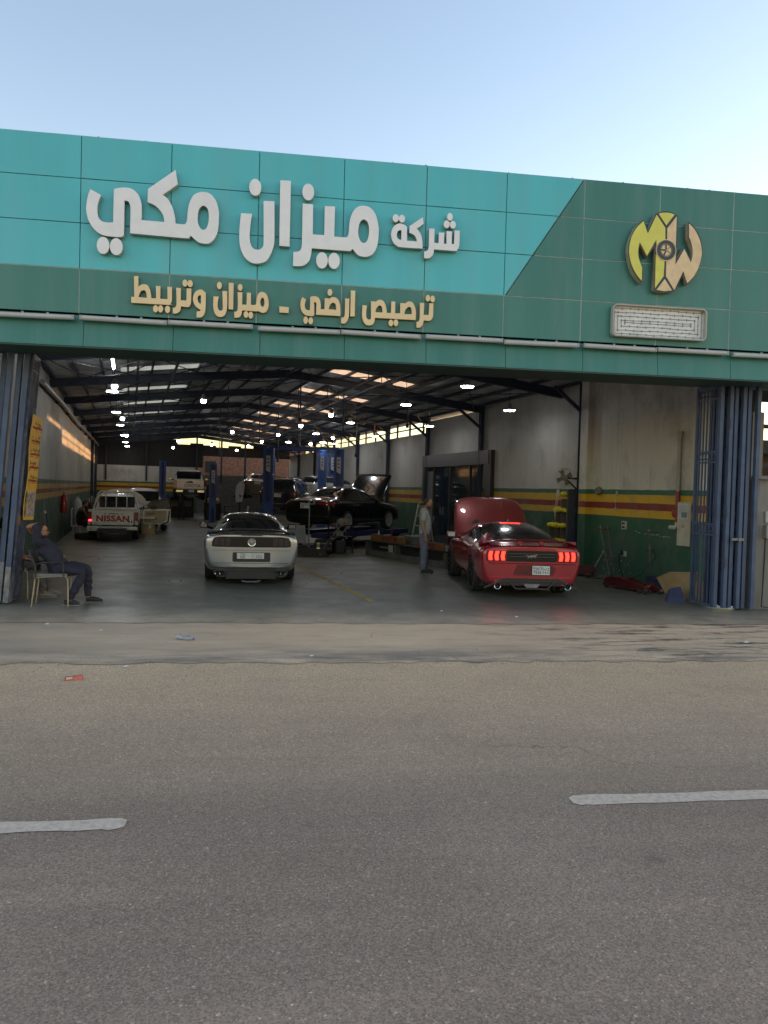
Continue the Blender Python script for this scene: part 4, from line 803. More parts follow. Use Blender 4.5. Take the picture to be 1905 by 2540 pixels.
def coupe_mi(hood_slot=None):
    def mi(i, j):
        if j < 0: return 0
        if i in (3, 4) and j >= 6: return 1                    # rear window
        if i in (4, 5, 6) and j == 5: return 2                 # side windows
        if i == 7 and j >= 6: return 3                         # windscreen
        if i == 7 and j == 5: return 2
        if hood_slot and i in (8, 9, 10) and j >= 5: return hood_slot
        return 0
    return mi
def mirror(t, x, y, z, m, s_):
    o = MB().box((x, y, z), (.20, .11, .13), bev=.035).bar((x - s_ * .06, y, z - .03), (x - s_ * .22, y + .05, z - .08), .07, .06).build("mirror", m, t, 45)
    MB().box((x, y - .056, z), (.15, .006, .09), bev=.002).build("mirror_glass", mat("mirror_silver", (.22, .23, .24), .08, 1.0, var=0), o); return o
def exhaust(t, x, y, z, r, m=chrome):
    o = MB().lathe([(r * .86, .0), (r * .86, -.16), (r, -.165), (r, .0), (r, .15)], (x, y, z), 'Y', 20, False).build("exhaust_pipe", m, t, 40)
    MB().lathe([(.0001, -.05), (r * .85, -.05)], (x, y, z), 'Y', 16, False).build("bore", dark, o); return o
# ================================================== silver coupe
def silver_coupe():
    t = thing("silver_coupe", "silver two door coupe with black spoiler and dark tail panel parked nose in", "car", (2.46, 16.75, 0), -R(6.8))
    p = paint("silver_paint", (.40, .397, .395), .6, .24)
    gl2 = glass.copy(); gl3 = glass.copy(); gl2.name = "dark_glass_side"; gl3.name = "dark_glass_front"
    tree, parts = car_shell(t, coupe_stations(deck=1.025, lift=.11), coupe_mi(), [p, glass, gl2, gl3], ["body", "rear_window", "side_window", "windscreen"], ((0, .33), (2.72, .33)), .375)
    for x, y in ((-.80, 0), (.80, 0), (-.81, 2.72), (.81, 2.72)): wheel(t, x, y, .335, .25, mat("dark_rim", (.05, .05, .05), .4, .6, var=.1))
    # dark roof skin
    decal(tree, [(-.50, .75), (.50, .75), (.52, 1.55), (-.52, 1.55)], gloss_black, "roof_skin", t, .003, .01, 'top', .12)
    tp = [(a_, b_ + .072) for a_, b_ in [(-.775, .70), (-.77, .80), (-.73, .872), (-.60, .892), (.60, .892), (.73, .872), (.77, .80), (.775, .70), (.70, .688), (0, .682), (-.70, .688)]]
    pan = decal(tree, tp, gloss_black, "tail_panel", t, .006, .02)
    smoke = mat("smoked_lens", (.03, .022, .022), .1, var=0, coat=1)
    for s_ in (-1, 1):
        for k in range(3):
            x0 = .42 + .112 * k; decal(tree, rr2(*sorted((s_ * x0, s_ * (x0 + .09)))[:1], .787, sorted((s_ * x0, s_ * (x0 + .09)))[1], .937 - .01 * k, .012), smoke, "tail_light", t, .012, .01)
        decal(tree, rr2(s_ * .45 - .03, .872, s_ * .45 + .03, .922, .008), plastic, "light_surround", t, .016, .01)
    e = MB().lathe([(.062, 0), (.066, -.012), (.08, -.014), (.084, 0)], (0, -1.142, .858), 'Y', 28, False).build("badge_ring", chrome, t, 40)
    MB().lathe([(.0001, -.008), (.062, -.006), (.062, .01)], (0, -1.142, .858), 'Y', 24, False).build("badge", mat("badge_grey", (.20, .22, .24), .3, .6, var=.1), t)
    # horse-shaped relief kept as a plain streak on the badge
    MB().box((0, -1.152, .858), (.05, .004, .022), rot=(0, R(12), 0)).build("badge_mark", chrome, t)
    decal(tree, rr2(-.37, .465, .37, .655, .02), plastic, "plate_recess", t, .004, .03)
    y0 = -1.158
    plate(t, -.02, y0 - .006, .588, .53, .115, [("٢٢٥١", -.15, .028, .055), ("2251", -.15, -.028, .055), ("ا س د", .165, .028, .05), ("A G D", .165, -.028, .048), ("K", .03, .028, .03), ("S", .03, -.024, .03)])
    dif = [(-.70, .12), (-.72, .22), (-.66, .30), (.66, .30), (.72, .22), (.70, .12), (.30, .10), (-.30, .10)]
    MB().prism([(-.74, .24), (-.70, .39), (.70, .39), (.74, .24), (.66, .16), (-.66, .16)], lambda x, z, k: (x, k + .10 * abs(x) ** 3, z), -1.105, -.80).build("diffuser", plastic, t)
    MB().prism([(-.50, .13), (-.46, .28), (.46, .28), (.50, .13)], lambda x, z, k: (x, k, z), -1.125, -.9).build("lower_lip", plastic, t)
    MB().tube([(-.18, -1.12, .09), (-.1, -1.16, .075), (.1, -1.16, .075), (.18, -1.12, .09)], .016, 6).build("tow_loop", grey_steel, t)
    for x in (-.655, -.565, .535, .62): exhaust(t, x, -1.08, .255, .05)
    # spoiler
    sp_ = MB()
    wing(sp_, .76, lambda x: 1.085 - .05 * abs(x / .76) ** 3, lambda x: -.98 + .10 * abs(x / .76) ** 2, .20, .034)
    sp_.box((-.40, -.93, 1.05), (.07, .12, .08), bev=.01).box((.40, -.93, 1.05), (.07, .12, .08), bev=.01)
    for s_ in (-1, 1): sp_.bar((s_ * .76, -.88, 1.04), (s_ * .79, -.72, .99), .18, .05)
    sp_.build("spoiler", gloss_black, t, 40)
    decal(tree, rr2(-.21, .985, .21, .998, .006), plastic, "brake_light", t, .008, .02)
    MB().box((0, -1.02, .995), (.42, .12, .012), bev=.004).build("high_brake_light", plastic, t)
    for s_ in (-1, 1): mirror(t, s_ * 1.03, 2.0, 1.03, gloss_black, s_)
    decal(tree, [(-.87, .69), (-.87, .697), (.87, .697), (.87, .69)], plastic, "bumper_seam", t, .0015, .01)
    decal(tree, [(-.84, .435), (-.84, .445), (.84, .445), (.84, .435)], plastic, "lower_seam", t, .001, .01)
    for s_ in (-1, 1): MB().lathe([(.0001, -.004), (.018, -.003), (.018, .01)], (s_ * .83, -1.10, .42), 'Y', 12, False).build("sensor", plastic, t)
    return t
# ================================================== red coupe with its hood up
def red_coupe():
    t = thing("red_coupe", "dark red two door coupe with lit tail lights and its bonnet raised", "car", (7.42, 14.12, 0), -R(14))
    p = paint("red_paint", (.34, .015, .024), .3, .26, dirt=(.25, .08, .07)); ph = paint("red_bonnet_paint", (.30, .045, .045), .25, .38, dirt=(.36, .12, .10))
    gl2 = glass.copy(); gl3 = glass.copy(); gl2.name = "red_car_side_glass"; gl3.name = "red_car_front_glass"
    dusty = mat("dusty_glass", (.035, .026, .024), .16, var=.3, scale=2, coat=.3)
    st = coupe_stations(W=.957, H=1.375, tail=-1.10, rb=-.62, rt=.82, deck=1.0)
    tree, parts = car_shell(t, st, coupe_mi(4), [p, dusty, gl2, gl3, ph], ["body", "rear_window", "side_window", "windscreen", "bonnet"], ((0, .345), (2.72, .345)), .385)
    hd = parts["bonnet"]; hinge = Vector((0, 2.50, 1.0))
    M_ = Matrix.Translation(hinge + Vector((0, -.02, .03))) @ Matrix.Rotation(R(56), 4, 'X') @ Matrix.Translation(-hinge)
    bm = bmesh.new(); bm.from_mesh(hd.data); g = bmesh.ops.extrude_face_region(bm, geom=list(bm.faces))
    for v in g["geom"]:
        if isinstance(v, bmesh.types.BMVert): v.co.z -= .022
    bmesh.ops.recalc_face_normals(bm, faces=bm.faces); bm.to_mesh(hd.data); bm.free()
    for v in hd.data.vertices: v.co.x *= 1.09; v.co.y = 2.42 + (v.co.y - 2.42) * 1.06
    # bonnet vents while the panel is still flat
    vents = [decal(tree, [(s_ * .30, 2.78), (s_ * .52, 2.74), (s_ * .53, 2.86), (s_ * .31, 2.89)], plastic, "bonnet_vent", hd, .006, .02, 'top') for s_ in (-1, 1)]
    ribs = [decal(tree, [(s_ * .24, 2.60), (s_ * .26, 2.60), (s_ * .34, 3.40), (s_ * .32, 3.40)], ph, "bonnet_crease", hd, .008, .02, 'top') for s_ in (-1, 1)]
    hd.matrix_local = M_
    # the panel above is cut from the shell, so its children keep shell coordinates
    MB().box((0, 3.0, .62), (1.5, 1.05, .36)).box((-.3, 3.0, .84), (.5, .6, .1), bev=.02).box((.4, 2.8, .83), (.3, .3, .12), bev=.02).build("engine_bay", dark, t)
    MB().tube([(.35, 3.25, .86), (.30, 3.0, 1.75)], .012, 6).build("bonnet_stay", grey_steel, t)
    dr = mat("black_rim", (.016, .016, .017), .3, .5, var=.1)
    for x, y in ((-.82, 0), (.82, 0), (-.83, 2.72), (.83, 2.72)): wheel(t, x, y, .35, .27, dr, 10, False, .76)
    # tail
    band = [(-.70, .71), (-.74, .80), (-.70, .905), (.70, .905), (.74, .80), (.70, .71)]
    decal(tree, [(-.47, .70), (-.47, .905), (.47, .905), (.47, .70)], gloss_black, "tail_panel", t, .005, .02)
    decal(tree, [(-.43, .788), (-.43, .796), (.43, .796), (.43, .788)], mat("dull_trim", (.12, .10, .10), .3, .5, var=0), "trim_strip", t, .010, .01)
    decal(tree, [(-.43, .842), (-.43, .850), (.43, .850), (.43, .842)], _mats["dull_trim"], "trim_strip", t, .010, .01)
    for s_ in (-1, 1):
        q = lambda x0, x1: sorted((s_ * x0, s_ * x1))
        a, b_ = q(.475, .86); decal(tree, rr2(a, .70, b_, .90, .03), mat("deep_red_lens", (.10, .004, .006), .12, var=0, coat=1), "light_cluster", t, .006, .02)
        for k in range(3):
            x0 = .50 + .118 * k
            poly = [(s_ * (x0 + .012), .722), (s_ * (x0 + .075), .722), (s_ * (x0 + .088), .80), (s_ * (x0 + .072), .885), (s_ * (x0 + .004), .885), (s_ * (x0 + .022), .80)]
            decal(tree, poly, red_glow, "tail_light", t, .014, .012)
    # badge: small chrome running figure, simplified
    hz = MB()
    for a, b_, w in (((-.075, .80), (.03, .812), .026), ((.03, .812), (.085, .835), .018), ((-.075, .805), (-.125, .825), .008), ((-.05, .795), (-.09, .768), .010), ((-.02, .795), (-.01, .765), .010), ((.02, .80), (.055, .772), .010), ((.04, .805), (.085, .79), .009)):
        hz.bar((a[0], -1.128, a[1]), (b_[0], -1.128, b_[1]), .008, w, (0, 0, 1))
    hz.build("badge", chrome, t)
    decal(tree, [(-.83, .655), (-.83, .668), (.83, .668), (.83, .655)], gloss_black, "bumper_seam", t, .001, .01)
    decal(tree, [(-.36, .44), (-.28, .64), (.38, .64), (.47, .56), (.40, .44)], mat("red_recess", (.12, .006, .010), .35, .3, var=.05, coat=.6), "plate_recess", t, .003, .012)
    plate(t, .17, -1.135, .545, .33, .165, [("٧٥٥٦", -.072, .038, .078), ("7556", -.072, -.04, .078), ("ا ب ح", .085, .038, .06), ("V B A", .085, -.04, .052)], name="number_plate")
    decal(tree, [(.338, .465), (.338, .63), (.352, .63), (.352, .465)], plastic, "plate_edge", t, .02, .02)
    MB().lathe([(.0001, -.004), (.022, -.003), (.022, .01)], (-.09, -1.11, .505), 'Y', 14, False).build("tow_cover", plastic, t)
    dif = [(-.86, .17), (-.84, .22), (-.70, .24), (-.58, .36), (-.50, .385), (.50, .385), (.58, .36), (.70, .30), (.84, .30), (.86, .17), (.5, .15), (-.5, .15)]
    decal(tree, dif, plastic, "diffuser", t, .010, .06)
    for a, b_ in (((-.62, .33), (-.44, .345)), ((-.44, .345), (-.30, .20)), ((.62, .33), (.44, .345)), ((.44, .345), (.30, .20)), ((-.44, .345), (.44, .345)), ((-.30, .20), (.30, .20)), ((-.88, .20), (-.62, .33)), ((.88, .20), (.62, .33))):
        MB().bar((a[0], -1.13 + .10 * abs(a[0]) ** 3, a[1]), (b_[0], -1.13 + .10 * abs(b_[0]) ** 3, b_[1]), .03, .028).build("diffuser_blade", mat("satin_black", (.03, .028, .028), .35, var=.1), t)
    MB().prism([(-.10, .22), (.10, .22), (.16, .29), (-.16, .29)], lambda x, z, k: (x, k, z), -1.15, -1.09).build("fog_light", mat("grey_lens", (.22, .20, .20), .2, var=.2, coat=1), t)
    for s_ in (-1, 1):
        decal(tree, [(s_ * .52, .395), (s_ * .80, .395), (s_ * .80, .425), (s_ * .52, .42)], mat("reflector_red", (.40, .012, .016), .2, var=0, coat=1), "reflector", t, .006, .01)
        exhaust(t, s_ * .66, -1.06, .255, .062)
    # spoiler on the deck
    sp_ = MB()
    wing(sp_, .82, lambda x: 1.088 - .055 * abs(x / .82) ** 4, lambda x: -.98 + .12 * abs(x / .82) ** 2, .18, .036)
    for s_ in (-1, 1): sp_.prism([(s_ * .20, 1.01), (s_ * .26, 1.01), (s_ * .24, 1.085), (s_ * .14, 1.085)], lambda x, z, k: (x, k, z), -.97, -.90); sp_.bar((s_ * .82, -.86, 1.045), (s_ * .86, -.70, .97), .16, .06)
    sp_.build("spoiler", p, t, 40)
    MB().box((0, -.55 + 1.32, 1.335), (.42, .03, .022), rot=(R(-14), 0, 0)).build("high_brake_light", mat("brake_glow", (.5, .02, .02), .3, var=0, emit=(1, .03, .02), estr=1.4), t)
    MB().prism([(0, 0), (.16, 0), (.04, .05), (.01, .05)], lambda y, z, k: (k, .98 + y, 1.365 + z), -.012, .012).build("roof_aerial", p, t)
    for s_ in (-1, 1):
        mirror(t, s_ * 1.04, 2.02, 1.02, ph, s_)
        decal(tree, [(.40, .26), (.46, .26), (.36, .60), (.42, .905), (.405, .905), (.335, .60), (.45, .26)][:0] or [(.615, .25), (.63, .25), (.60, .60), (.66, .93), (.645, .93), (.585, .60)], plastic, "door_gap", t, .0008, .01, 'side', .1, s_)
        decal(tree, [(.45, .21), (.45, .25), (2.3, .27), (2.3, .22)], plastic, "side_skirt", t, .03, .04, 'side', .2, s_)
        decal(tree, [(.80, .765), (.80, .795), (1.02, .80), (1.02, .77)], p, "door_handle", t, .022, .02, 'side', .1, s_)
    return t


silver = silver_coupe(); red = red_coupe()
# ------------------------------------------------------------------ folding gates
gate_b = mat("gate_blue", (.060, .088, .155), .5, var=.18, scale=4, dirt=(.13, .14, .17), dscale=3, damt=.35)
gate_w = mat("gate_worn", (.075, .090, .145), .6, var=.3, scale=5, dirt=(.30, .27, .23), dscale=5, damt=.6)
def leaf_side(root, p, q, nb, m, scroll_z=(1.32, 2.62, 3.75), H=4.0):
    """a thin leaf seen edge-on: posts, bars, rails and scrolls between two ground points"""
    p, q = Vector((*p, 0)), Vector((*q, 0)); d = (q - p).normalized(); L = (q - p).length
    for e in (p, q): MB().bar(e + Vector((0, 0, .04)), e + Vector((0, 0, H)), .05, .05, d).build("stile", m, root)
    for k in range(1, nb + 1):
        a = p + d * (L * k / (nb + 1)); MB().bar(a + Vector((0, 0, .08)), a + Vector((0, 0, H - .03)), .022, .022, d).build("bar", m, root)
    for z in scroll_z:
        for dz in (0, .19): MB().bar(p + Vector((0, 0, z + dz)), q + Vector((0, 0, z + dz)), .03, .03).build("rail", m, root)
        sc_ = MB()
        for k in range(nb + 1):
            c = p + d * (L * (k + .5) / (nb + 1)) + Vector((0, 0, z + .095)); w = L / (nb + 1) * .46
            sc_.tube([c + d * (w * math.cos(a) * (1 - .06 * i)) + Vector((0, 0, .08 * math.sin(a) * (1 - .06 * i))) for i, a in enumerate([math.pi * .9 * j / 4 for j in range(9)])], .010, 5)
        sc_.build("scrollwork", m, root)
    MB().bar(p + Vector((0, 0, .06)), q + Vector((0, 0, .06)), .04, .05).build("rail", m, root)
    MB().bar(p + Vector((0, 0, H - .02)), q + Vector((0, 0, H - .02)), .04, .05).build("rail", m, root)
def at_root(root):
    for c in root.children: c.matrix_parent_inverse = Matrix.Translation(-root.location)
LEAN = R(3.9)
gl_ = thing("folding_gate", "blue steel folding gate stacked at the left of the opening, paint worn at its foot", "gate", (-1.9, 13.7, 0))
for s_, n in ((-.62, .02), (-.50, .10), (-.37, .0), (-.255, .09), (-.14, .01), (-.02, .05)):
    c = G0 + FD * s_ + FN * n
    MB().box((c.x, c.y, 2.34), (.075, .085, 3.36), rot=(0, 0, FA)).box((c.x, c.y, .36), (.076, .086, .60), rot=(0, 0, FA)).build("upright", gate_b, gl_)
    hf = .34 + .33 * abs(math.sin(s_ * 37)); MB().box((c.x, c.y - .002, .03 + hf / 2), (.080, .09, hf), rot=(0, 0, FA)).build("worn_foot", mat("bare_foot", (.24, .23, .22), .7, var=.4, scale=9, dirt=(.07, .09, .15), dscale=5, damt=.9), gl_)
leaf_side(gl_, (-1.775, 13.68), (-1.735, 14.24), 6, gate_w)
for z in (.55, 2.9, 1.55): MB().lathe([(.02, -.1), (.02, .1)], (-1.86, 13.62, z), n=8).build("hinge", gate_w, gl_)
MB().box((-1.78, 13.70, 1.33), (.09, .12, .16)).build("lock_box", mat("lock_rust", (.16, .09, .06), .6, .3, var=.3), gl_)
at_root(gl_); gl_.rotation_euler = (0, LEAN, 0)
gr_ = thing("folding_gate", "blue steel folding gate stacked against the right wall by the concrete pier", "gate", (10.2, 11.5, 0))
P_ = Vector((9.915, 11.40, 0)); Q_ = Vector((10.50, 11.22, 0))
for k in range(6):
    c = P_.lerp(Q_, k / 5) + FN * (.02 if k % 2 else -.03) + FD * (.006 * ((k * 3) % 4 - 1.5))
    MB().box((c.x, c.y, 2.03), (.066, .085, 3.98), rot=(0, 0, FA)).build("upright", gate_b, gr_)
for k in range(5):
    c = P_.lerp(Q_, (k + .5) / 5) - FN * .16; MB().box((c.x, c.y, 2.03), (.055, .07, 3.96), rot=(0, 0, FA)).build("rear_upright", gate_w, gr_); c = P_.lerp(Q_, k / 5 + .02) - FN * .30; MB().box((c.x, c.y, 2.03), (.10, .06, 3.96), rot=(0, 0, FA)).build("rear_upright", navy, gr_)
for z in (1.36, 2.66, 3.78):
    s_m = MB()
    for k in (0, 1, 2, 3): c = P_.lerp(Q_, (k + .5) / 5) + Vector((0, .12, z + .09)); s_m.tube([c + FD * (.045 * math.cos(a)) + Vector((0, 0, .085 * math.sin(a))) for a in [math.pi * j / 5 for j in range(10)]], .010, 5)
    s_m.build("scrollwork", gate_b, gr_)
leaf_side(gr_, (9.90, 11.43), (10.0, 12.13), 6, gate_b)
MB().box((10.18, 11.22, 1.26), (.24, .05, .05), rot=(0, 0, FA), bev=.01).lathe([(.03, -.02), (.03, .02)], (10.2, 11.19, 1.26), 'Y', 10).build("bolt", grey_steel, gr_)
for z in (.85, 1.75, 3.3): MB().lathe([(.016, -.1), (.016, .1)], (10.02, 11.30, z), n=8).build("hinge", gate_b, gr_)
at_root(gr_)
# banner hung on the left gate
bn = thing("price_banner", "tall yellow banner with rows of red and black script hung on the left gate", "banner", (-1.70, 13.72, 0), R(82))
by_ = mat("banner_yellow", (.72, .46, .07), .55, var=.1, scale=3)
bm_ = MB(); nb_ = 12
for i in range(nb_ + 1):
    z = 1.33 + 1.70 * i / nb_; w = .012 * math.sin(i * .9)
    bm_.v += [(0.0, w, z), (.70, w * .4 - .005, z - .02), (0.0, w + .004, z), (.70, w * .4 - .001, z - .02)]
for i in range(nb_):
    a = 4 * i; b_ = a + 4; bm_.f += [(a, a + 1, b_ + 1, b_), (a + 2, b_ + 2, b_ + 3, a + 3), (a, b_, b_ + 2, a + 2), (a + 1, a + 3, b_ + 3, b_ + 1)]; bm_.mi += [0] * 4
bm_.build("sheet", by_, bn, 60)
rb_ = random.Random(5); redink = mat("banner_red", (.42, .03, .025), .6, var=0); 
for r_i in range(5):
    z0 = 2.83 - .215 * r_i; m1, m2 = MB(), MB(); x = .05
    while x < .62:
        w = rb_.uniform(.03, .09); m1.box((x + w / 2, -.018, z0 + rb_.uniform(-.006, .006)), (w, .004, .034))
        if rb_.random() < .7: m2.box((x + w / 2, -.018, z0 + rb_.uniform(.04, .075)), (.016, .004, rb_.uniform(.02, .06)))
        if rb_.random() < .5: m2.box((x + w / 3, -.018, z0 - .045), (.018, .004, .018))
        x += w + rb_.uniform(.012, .04)
    m1.build("script_row", redink, bn); m2.build("script_marks", ink, bn)
for k, (x, z) in enumerate(((.04, 1.60), (.36, 1.59), (.04, 1.385), (.36, 1.38))):
    MB().box((x + .135, -.018, z + .095), (.28, .004, .19)).build("picture", mat("picture_%d" % 0, (.42, .39, .36), .5, var=.6, scale=16, dirt=(.09, .07, .07), dscale=14, damt=.9), bn)
bn.matrix_world = Matrix.Translation((-1.70, 13.72, 0)) @ Matrix.Rotation(LEAN, 4, 'Y') @ Matrix.Rotation(R(84), 4, 'Z')
# ------------------------------------------------------------------ right-hand wall fittings
WX = XR - .005
dp = thing("drain_pipe", "pale upright pipe with a red valve low on the right wall", "pipe", (XR - .06, 14.17, 1.36))
MB().tube([(0, 0, .06), (0, 0, .75)], .045, 10).build("lower_pipe", mat("pipe_red", (.30, .06, .045), .5, var=.2), dp, 40)
MB().tube([(0, 0, .75), (0, 0, 2.02)], .043, 10).lathe([(.06, 1.96), (.06, 2.04)], n=12).build("upper_pipe", mat("pipe_grey", (.38, .37, .32), .5, var=.15), dp, 40)
MB().tube([(0, 0, .08), (0, 0, .0), (0, .05, -.035), (0, .22, -.04)], .05, 10).build("elbow", mat("pipe_white", (.55, .53, .48), .5, var=.1), dp, 40)
MB().ball((-.03, .05, .28), .085, 8, (.6, 1, 1.2)).build("valve", _mats["pipe_red"], dp, 40)
def wallbox_thing(name, lab, cat, y, z, w, h, d, m, extra=None):
    t = thing(name, lab, cat, (XR - d / 2, y, z)); MB().box((0, 0, 0), (d, w, h), bev=min(.008, d / 4)).build("case", m, t)
    if extra: extra(t, d)
    return t
ivory = mat("ivory_plastic", (.50, .47, .40), .45, var=.08)
wallbox_thing("wall_socket", "ivory double wall socket above the jack handles", "socket", 16.11, 1.28, .17, .20, .05, ivory, lambda t, d: [MB().box((-d / 2 - .002, 0, dz), (.006, .1, .05)).build("outlet", plastic, t) for dz in (-.045, .045)])
wallbox_thing("cable_plug", "black plug and hanging lead low on the green wall", "plug", 16.05, .60, .12, .12, .06, ivory, lambda t, d: [MB().tube([(-.06, .03, .03), (-.1, .08, -.05), (-.07, .1, -.25), (-.05, .0, -.5), (-.05, -.12, -.6)], .012, 6).build("lead", dark, t), MB().box((-.06, .03, .02), (.06, .05, .1), bev=.01).build("plug_body", plastic, t)])
wallbox_thing("wall_bell", "small round grimy wall extractor on the upper yellow band", "fan", 17.2, 2.09, .05, .05, .05, ivory, lambda t, d: [MB().lathe([(.02, -.10), (.09, -.08), (.11, -.02), (.10, .02)], axis='X', n=16).build("cowl", mat("grimy_cowl", (.20, .18, .15), .6, var=.4, scale=12), t, 40)])
def pull(t, d):
    MB().tube([(-.03, 0, -.08), (-.035, .005, -.2), (-.03, 0, -.34)], .004, 4).build("string", ivory, t); MB().ball((-.03, 0, -.37), .035, 6).build("toggle", ivory, t)
wallbox_thing("pull_switch", "ivory pull switch with a string over the red band", "switch", 16.45, 2.03, .05, .12, .05, ivory, pull)
nbd = thing("notice_board", "tall notice in a pale frame fixed to the wall beside the right gate", "notice", (XR - .20, 13.75, 1.4))
MB().box((-.015, 0, .02), (.03, .40, .92), bev=.004).build("board", mat("notice_card", (.50, .46, .36), .6, var=.12), nbd)
MB().box((-.034, .02, .29), (.006, .32, .32)).build("sheet", mat("notice_paper", (.55, .56, .54), .6, var=.06), nbd)
for k in range(5): MB().box((-.038, .02, .39 - .03 * k), (.003, .24, .006)).build("text_line", mat("grey_print", (.25, .26, .28), .6, var=0), nbd)
MB().box((-.038, -.02, .21), (.003, .18, .11)).build("photo", mat("notice_photo", (.20, .23, .25), .5, var=.5, scale=25), nbd)
MB().lathe([(.0001, -.041), (.03, -.04), (.03, -.03)], (0, 0, -.03), 'X', 12).build("round_mark", mat("notice_mark", (.30, .27, .2), .6, var=.2), nbd)
# chipped paint flecks on the green wall
fl_m = mat("chip_white", (.55, .55, .5), .7, var=.1); ck = MB(); rk = random.Random(21)
for k in range(34):
    y = 15.7 - k * .038 + rk.uniform(-.01, .01); ck.box((XR - .003, y, 1.16 - .0018 * k * 1.2 + rk.uniform(-.02, .02)), (.006, rk.uniform(.008, .03), rk.uniform(.006, .022)))
for k in range(40): ck.box((XR - .003, 17.0 - rk.random() * 1.2, rk.random() ** 2 * .5 + .05), (.006, rk.uniform(.006, .02), rk.uniform(.008, .03)))
o = ck.build("paint_chips", fl_m); o.parent = shop; o.matrix_parent_inverse = Matrix.Translation((-4.55, -36, 0)); tag(o, kind="stuff")
# glazed shopfront in the right wall
sf = thing("office_front", "wide dark framed glass office front set in the right wall", "doorway", (XR, 26.5, 0))
brn = mat("brown_frame", (.035, .026, .024), .4, var=.2)
for y in (-2.95, 2.95): MB().box((-.06, y, 1.69), (.16, .22 if y > 0 else .5, 3.38)).build("frame", brn, sf)
MB().box((-.07, 0, 3.15), (.18, 6.1, .46)).build("frame", brn, sf)
MB().box((-.02, .3, 1.46), (.03, 5.2, 2.9)).build("pane", mat("office_glass", (.020, .028, .030), .05, var=.2, scale=.6, spec=.7), sf)
for y in (-1.4, .4, 2.0): MB().box((-.05, y, 1.46), (.06, .06, 2.9)).build("mullion", brn, sf)
MB().box((-.06, 2.45, 1.4), (.05, .75, 2.7)).build("grey_panel", mat("grey_sheet", (.16, .17, .18), .4, var=.2), sf)
MB().box((-.09, 1.2, 1.25), (.03, .03, .3)).build("handle", chrome, sf)
# ------------------------------------------------------------------ standing tools at the right wall
jack_red = mat("jack_red", (.115, .014, .014), .5, .2, var=.3, scale=6, dirt=(.04, .03, .03), dscale=4, damt=.6)
steel_bar = mat("handle_steel", (.18, .14, .12), .4, .7, var=.3)
def trolley_jack(lab, loc, rz, handles, L=1.35, m=jack_red):
    t = thing("trolley_jack", lab, "trolley jack", loc, rz)
    for s_ in (-1, 1): MB().prism([(-.68, .05), (-.60, .22), (-.15, .25), (.40, .16), (.68, .10), (.68, .05)], lambda y, z, k: (k, y * L / 1.35, z), s_ * .15 - .012, s_ * .15 + .012).build("side_plate", m, t)
    MB().prism([(-.6, .1), (-.55, .24), (-.2, .25), (-.1, .1)], lambda y, z, k: (k, y, z), -.1, .1).box((0, .1, .12), (.2, .7, .1), bev=.02).build("pump_body", m, t)
    MB().bar((0, -.1, .17), (0, .5, .17), .12, .05).lathe([(.07, .18), (.08, .215), (.05, .22)], (0, .55, 0), n=14).build("lift_arm", m, t)
    for x, y, r in ((-.2, .6, .06), (.2, .6, .06), (-.17, -.55, .05), (.17, -.55, .05), (-.2, .45, .05), (.2, .45, .05)):
        MB().lathe([(r, -.025), (r, .025)], (x, y, r), 'X', 14).build("wheel", mat("jack_wheel", (.07, .065, .06), .5, .5, var=.2), t, 40)
    for k, (x, top, lean) in enumerate(handles):
        MB().tube([(x, -.56, .2), (x + lean[0], -.56 + lean[1], top)], .018, 8).build("handle", steel_bar, t, 40)
        hx, hy = x + lean[0], -.56 + lean[1]; MB().tube([(hx - .2, hy, top - .03), (hx + .2, hy, top - .03)], .014, 6).lathe([(.028, top), (.028, top + .04)], (hx, hy, 0), n=10).build("grip", steel_bar, t, 40)
        MB().lathe([(.026, -.02), (.026, .02)], (x + lean[0] * .65, -.56 + lean[1] * .65, .2 + (top - .2) * .65), n=8).build("clamp", steel_bar, t)
    return t
trolley_jack("long dark red trolley jack with two tall T handles leaning at the green wall", (10.05, 14.05, 0), R(188), [(-.07, 1.24, (-.28, -.62)), (.08, 1.26, (-.24, -.62))])
jb = trolley_jack("trolley jack with one T handle and a dark blue body behind the cardboard", (10.78, 14.05, 0), R(165), [(0, 1.22, (.10, .10))], .8, mat("jack_blue", (.03, .035, .09), .5, .2, var=.3, dirt=(.03, .03, .03)))
trolley_jack("small oily red trolley jack on the floor between the red car and the column", (10.35, 16.9, 0), R(70), [(.0, .62, (.0, -.22))], .8)
ch_ = thing("air_hose", "thin black air hose lying along the foot of the green wall", "hose", (10.6, 16, 0))
MB().tube([(-.1, 1.0, .02), (.1, .6, .02), (-.25, .2, .02), (.2, -.2, .015), (0, -.7, .015), (.35, -1.0, .2), (.6, -1.2, .62), (.62, -1.1, .78), (.55, -.9, .74)], .011, 6).build("hose_run", dark, ch_)
card = mat("cardboard", (.42, .30, .16), .8, var=.12, scale=4, dirt=(.28, .19, .10), dscale=3)
cb = thing("cardboard_sheet", "flattened brown cardboard leaning against the wall beside the right gate", "cardboard", (10.25, 12.75, 0), R(100))
MB().add([(-.62, .05, .02), (.45, -.12, .0), (.50, .12, .36), (.05, .26, .52), (-.38, .24, .56), (-.62, .05, .028), (.45, -.128, .008), (.5, .112, .368), (.05, .252, .528), (-.38, .232, .568)], [(0, 1, 2, 3, 4), (5, 9, 8, 7, 6), (0, 5, 6, 1), (1, 6, 7, 2), (2, 7, 8, 3), (3, 8, 9, 4), (4, 9, 5, 0)]).build("sheet", card, cb)
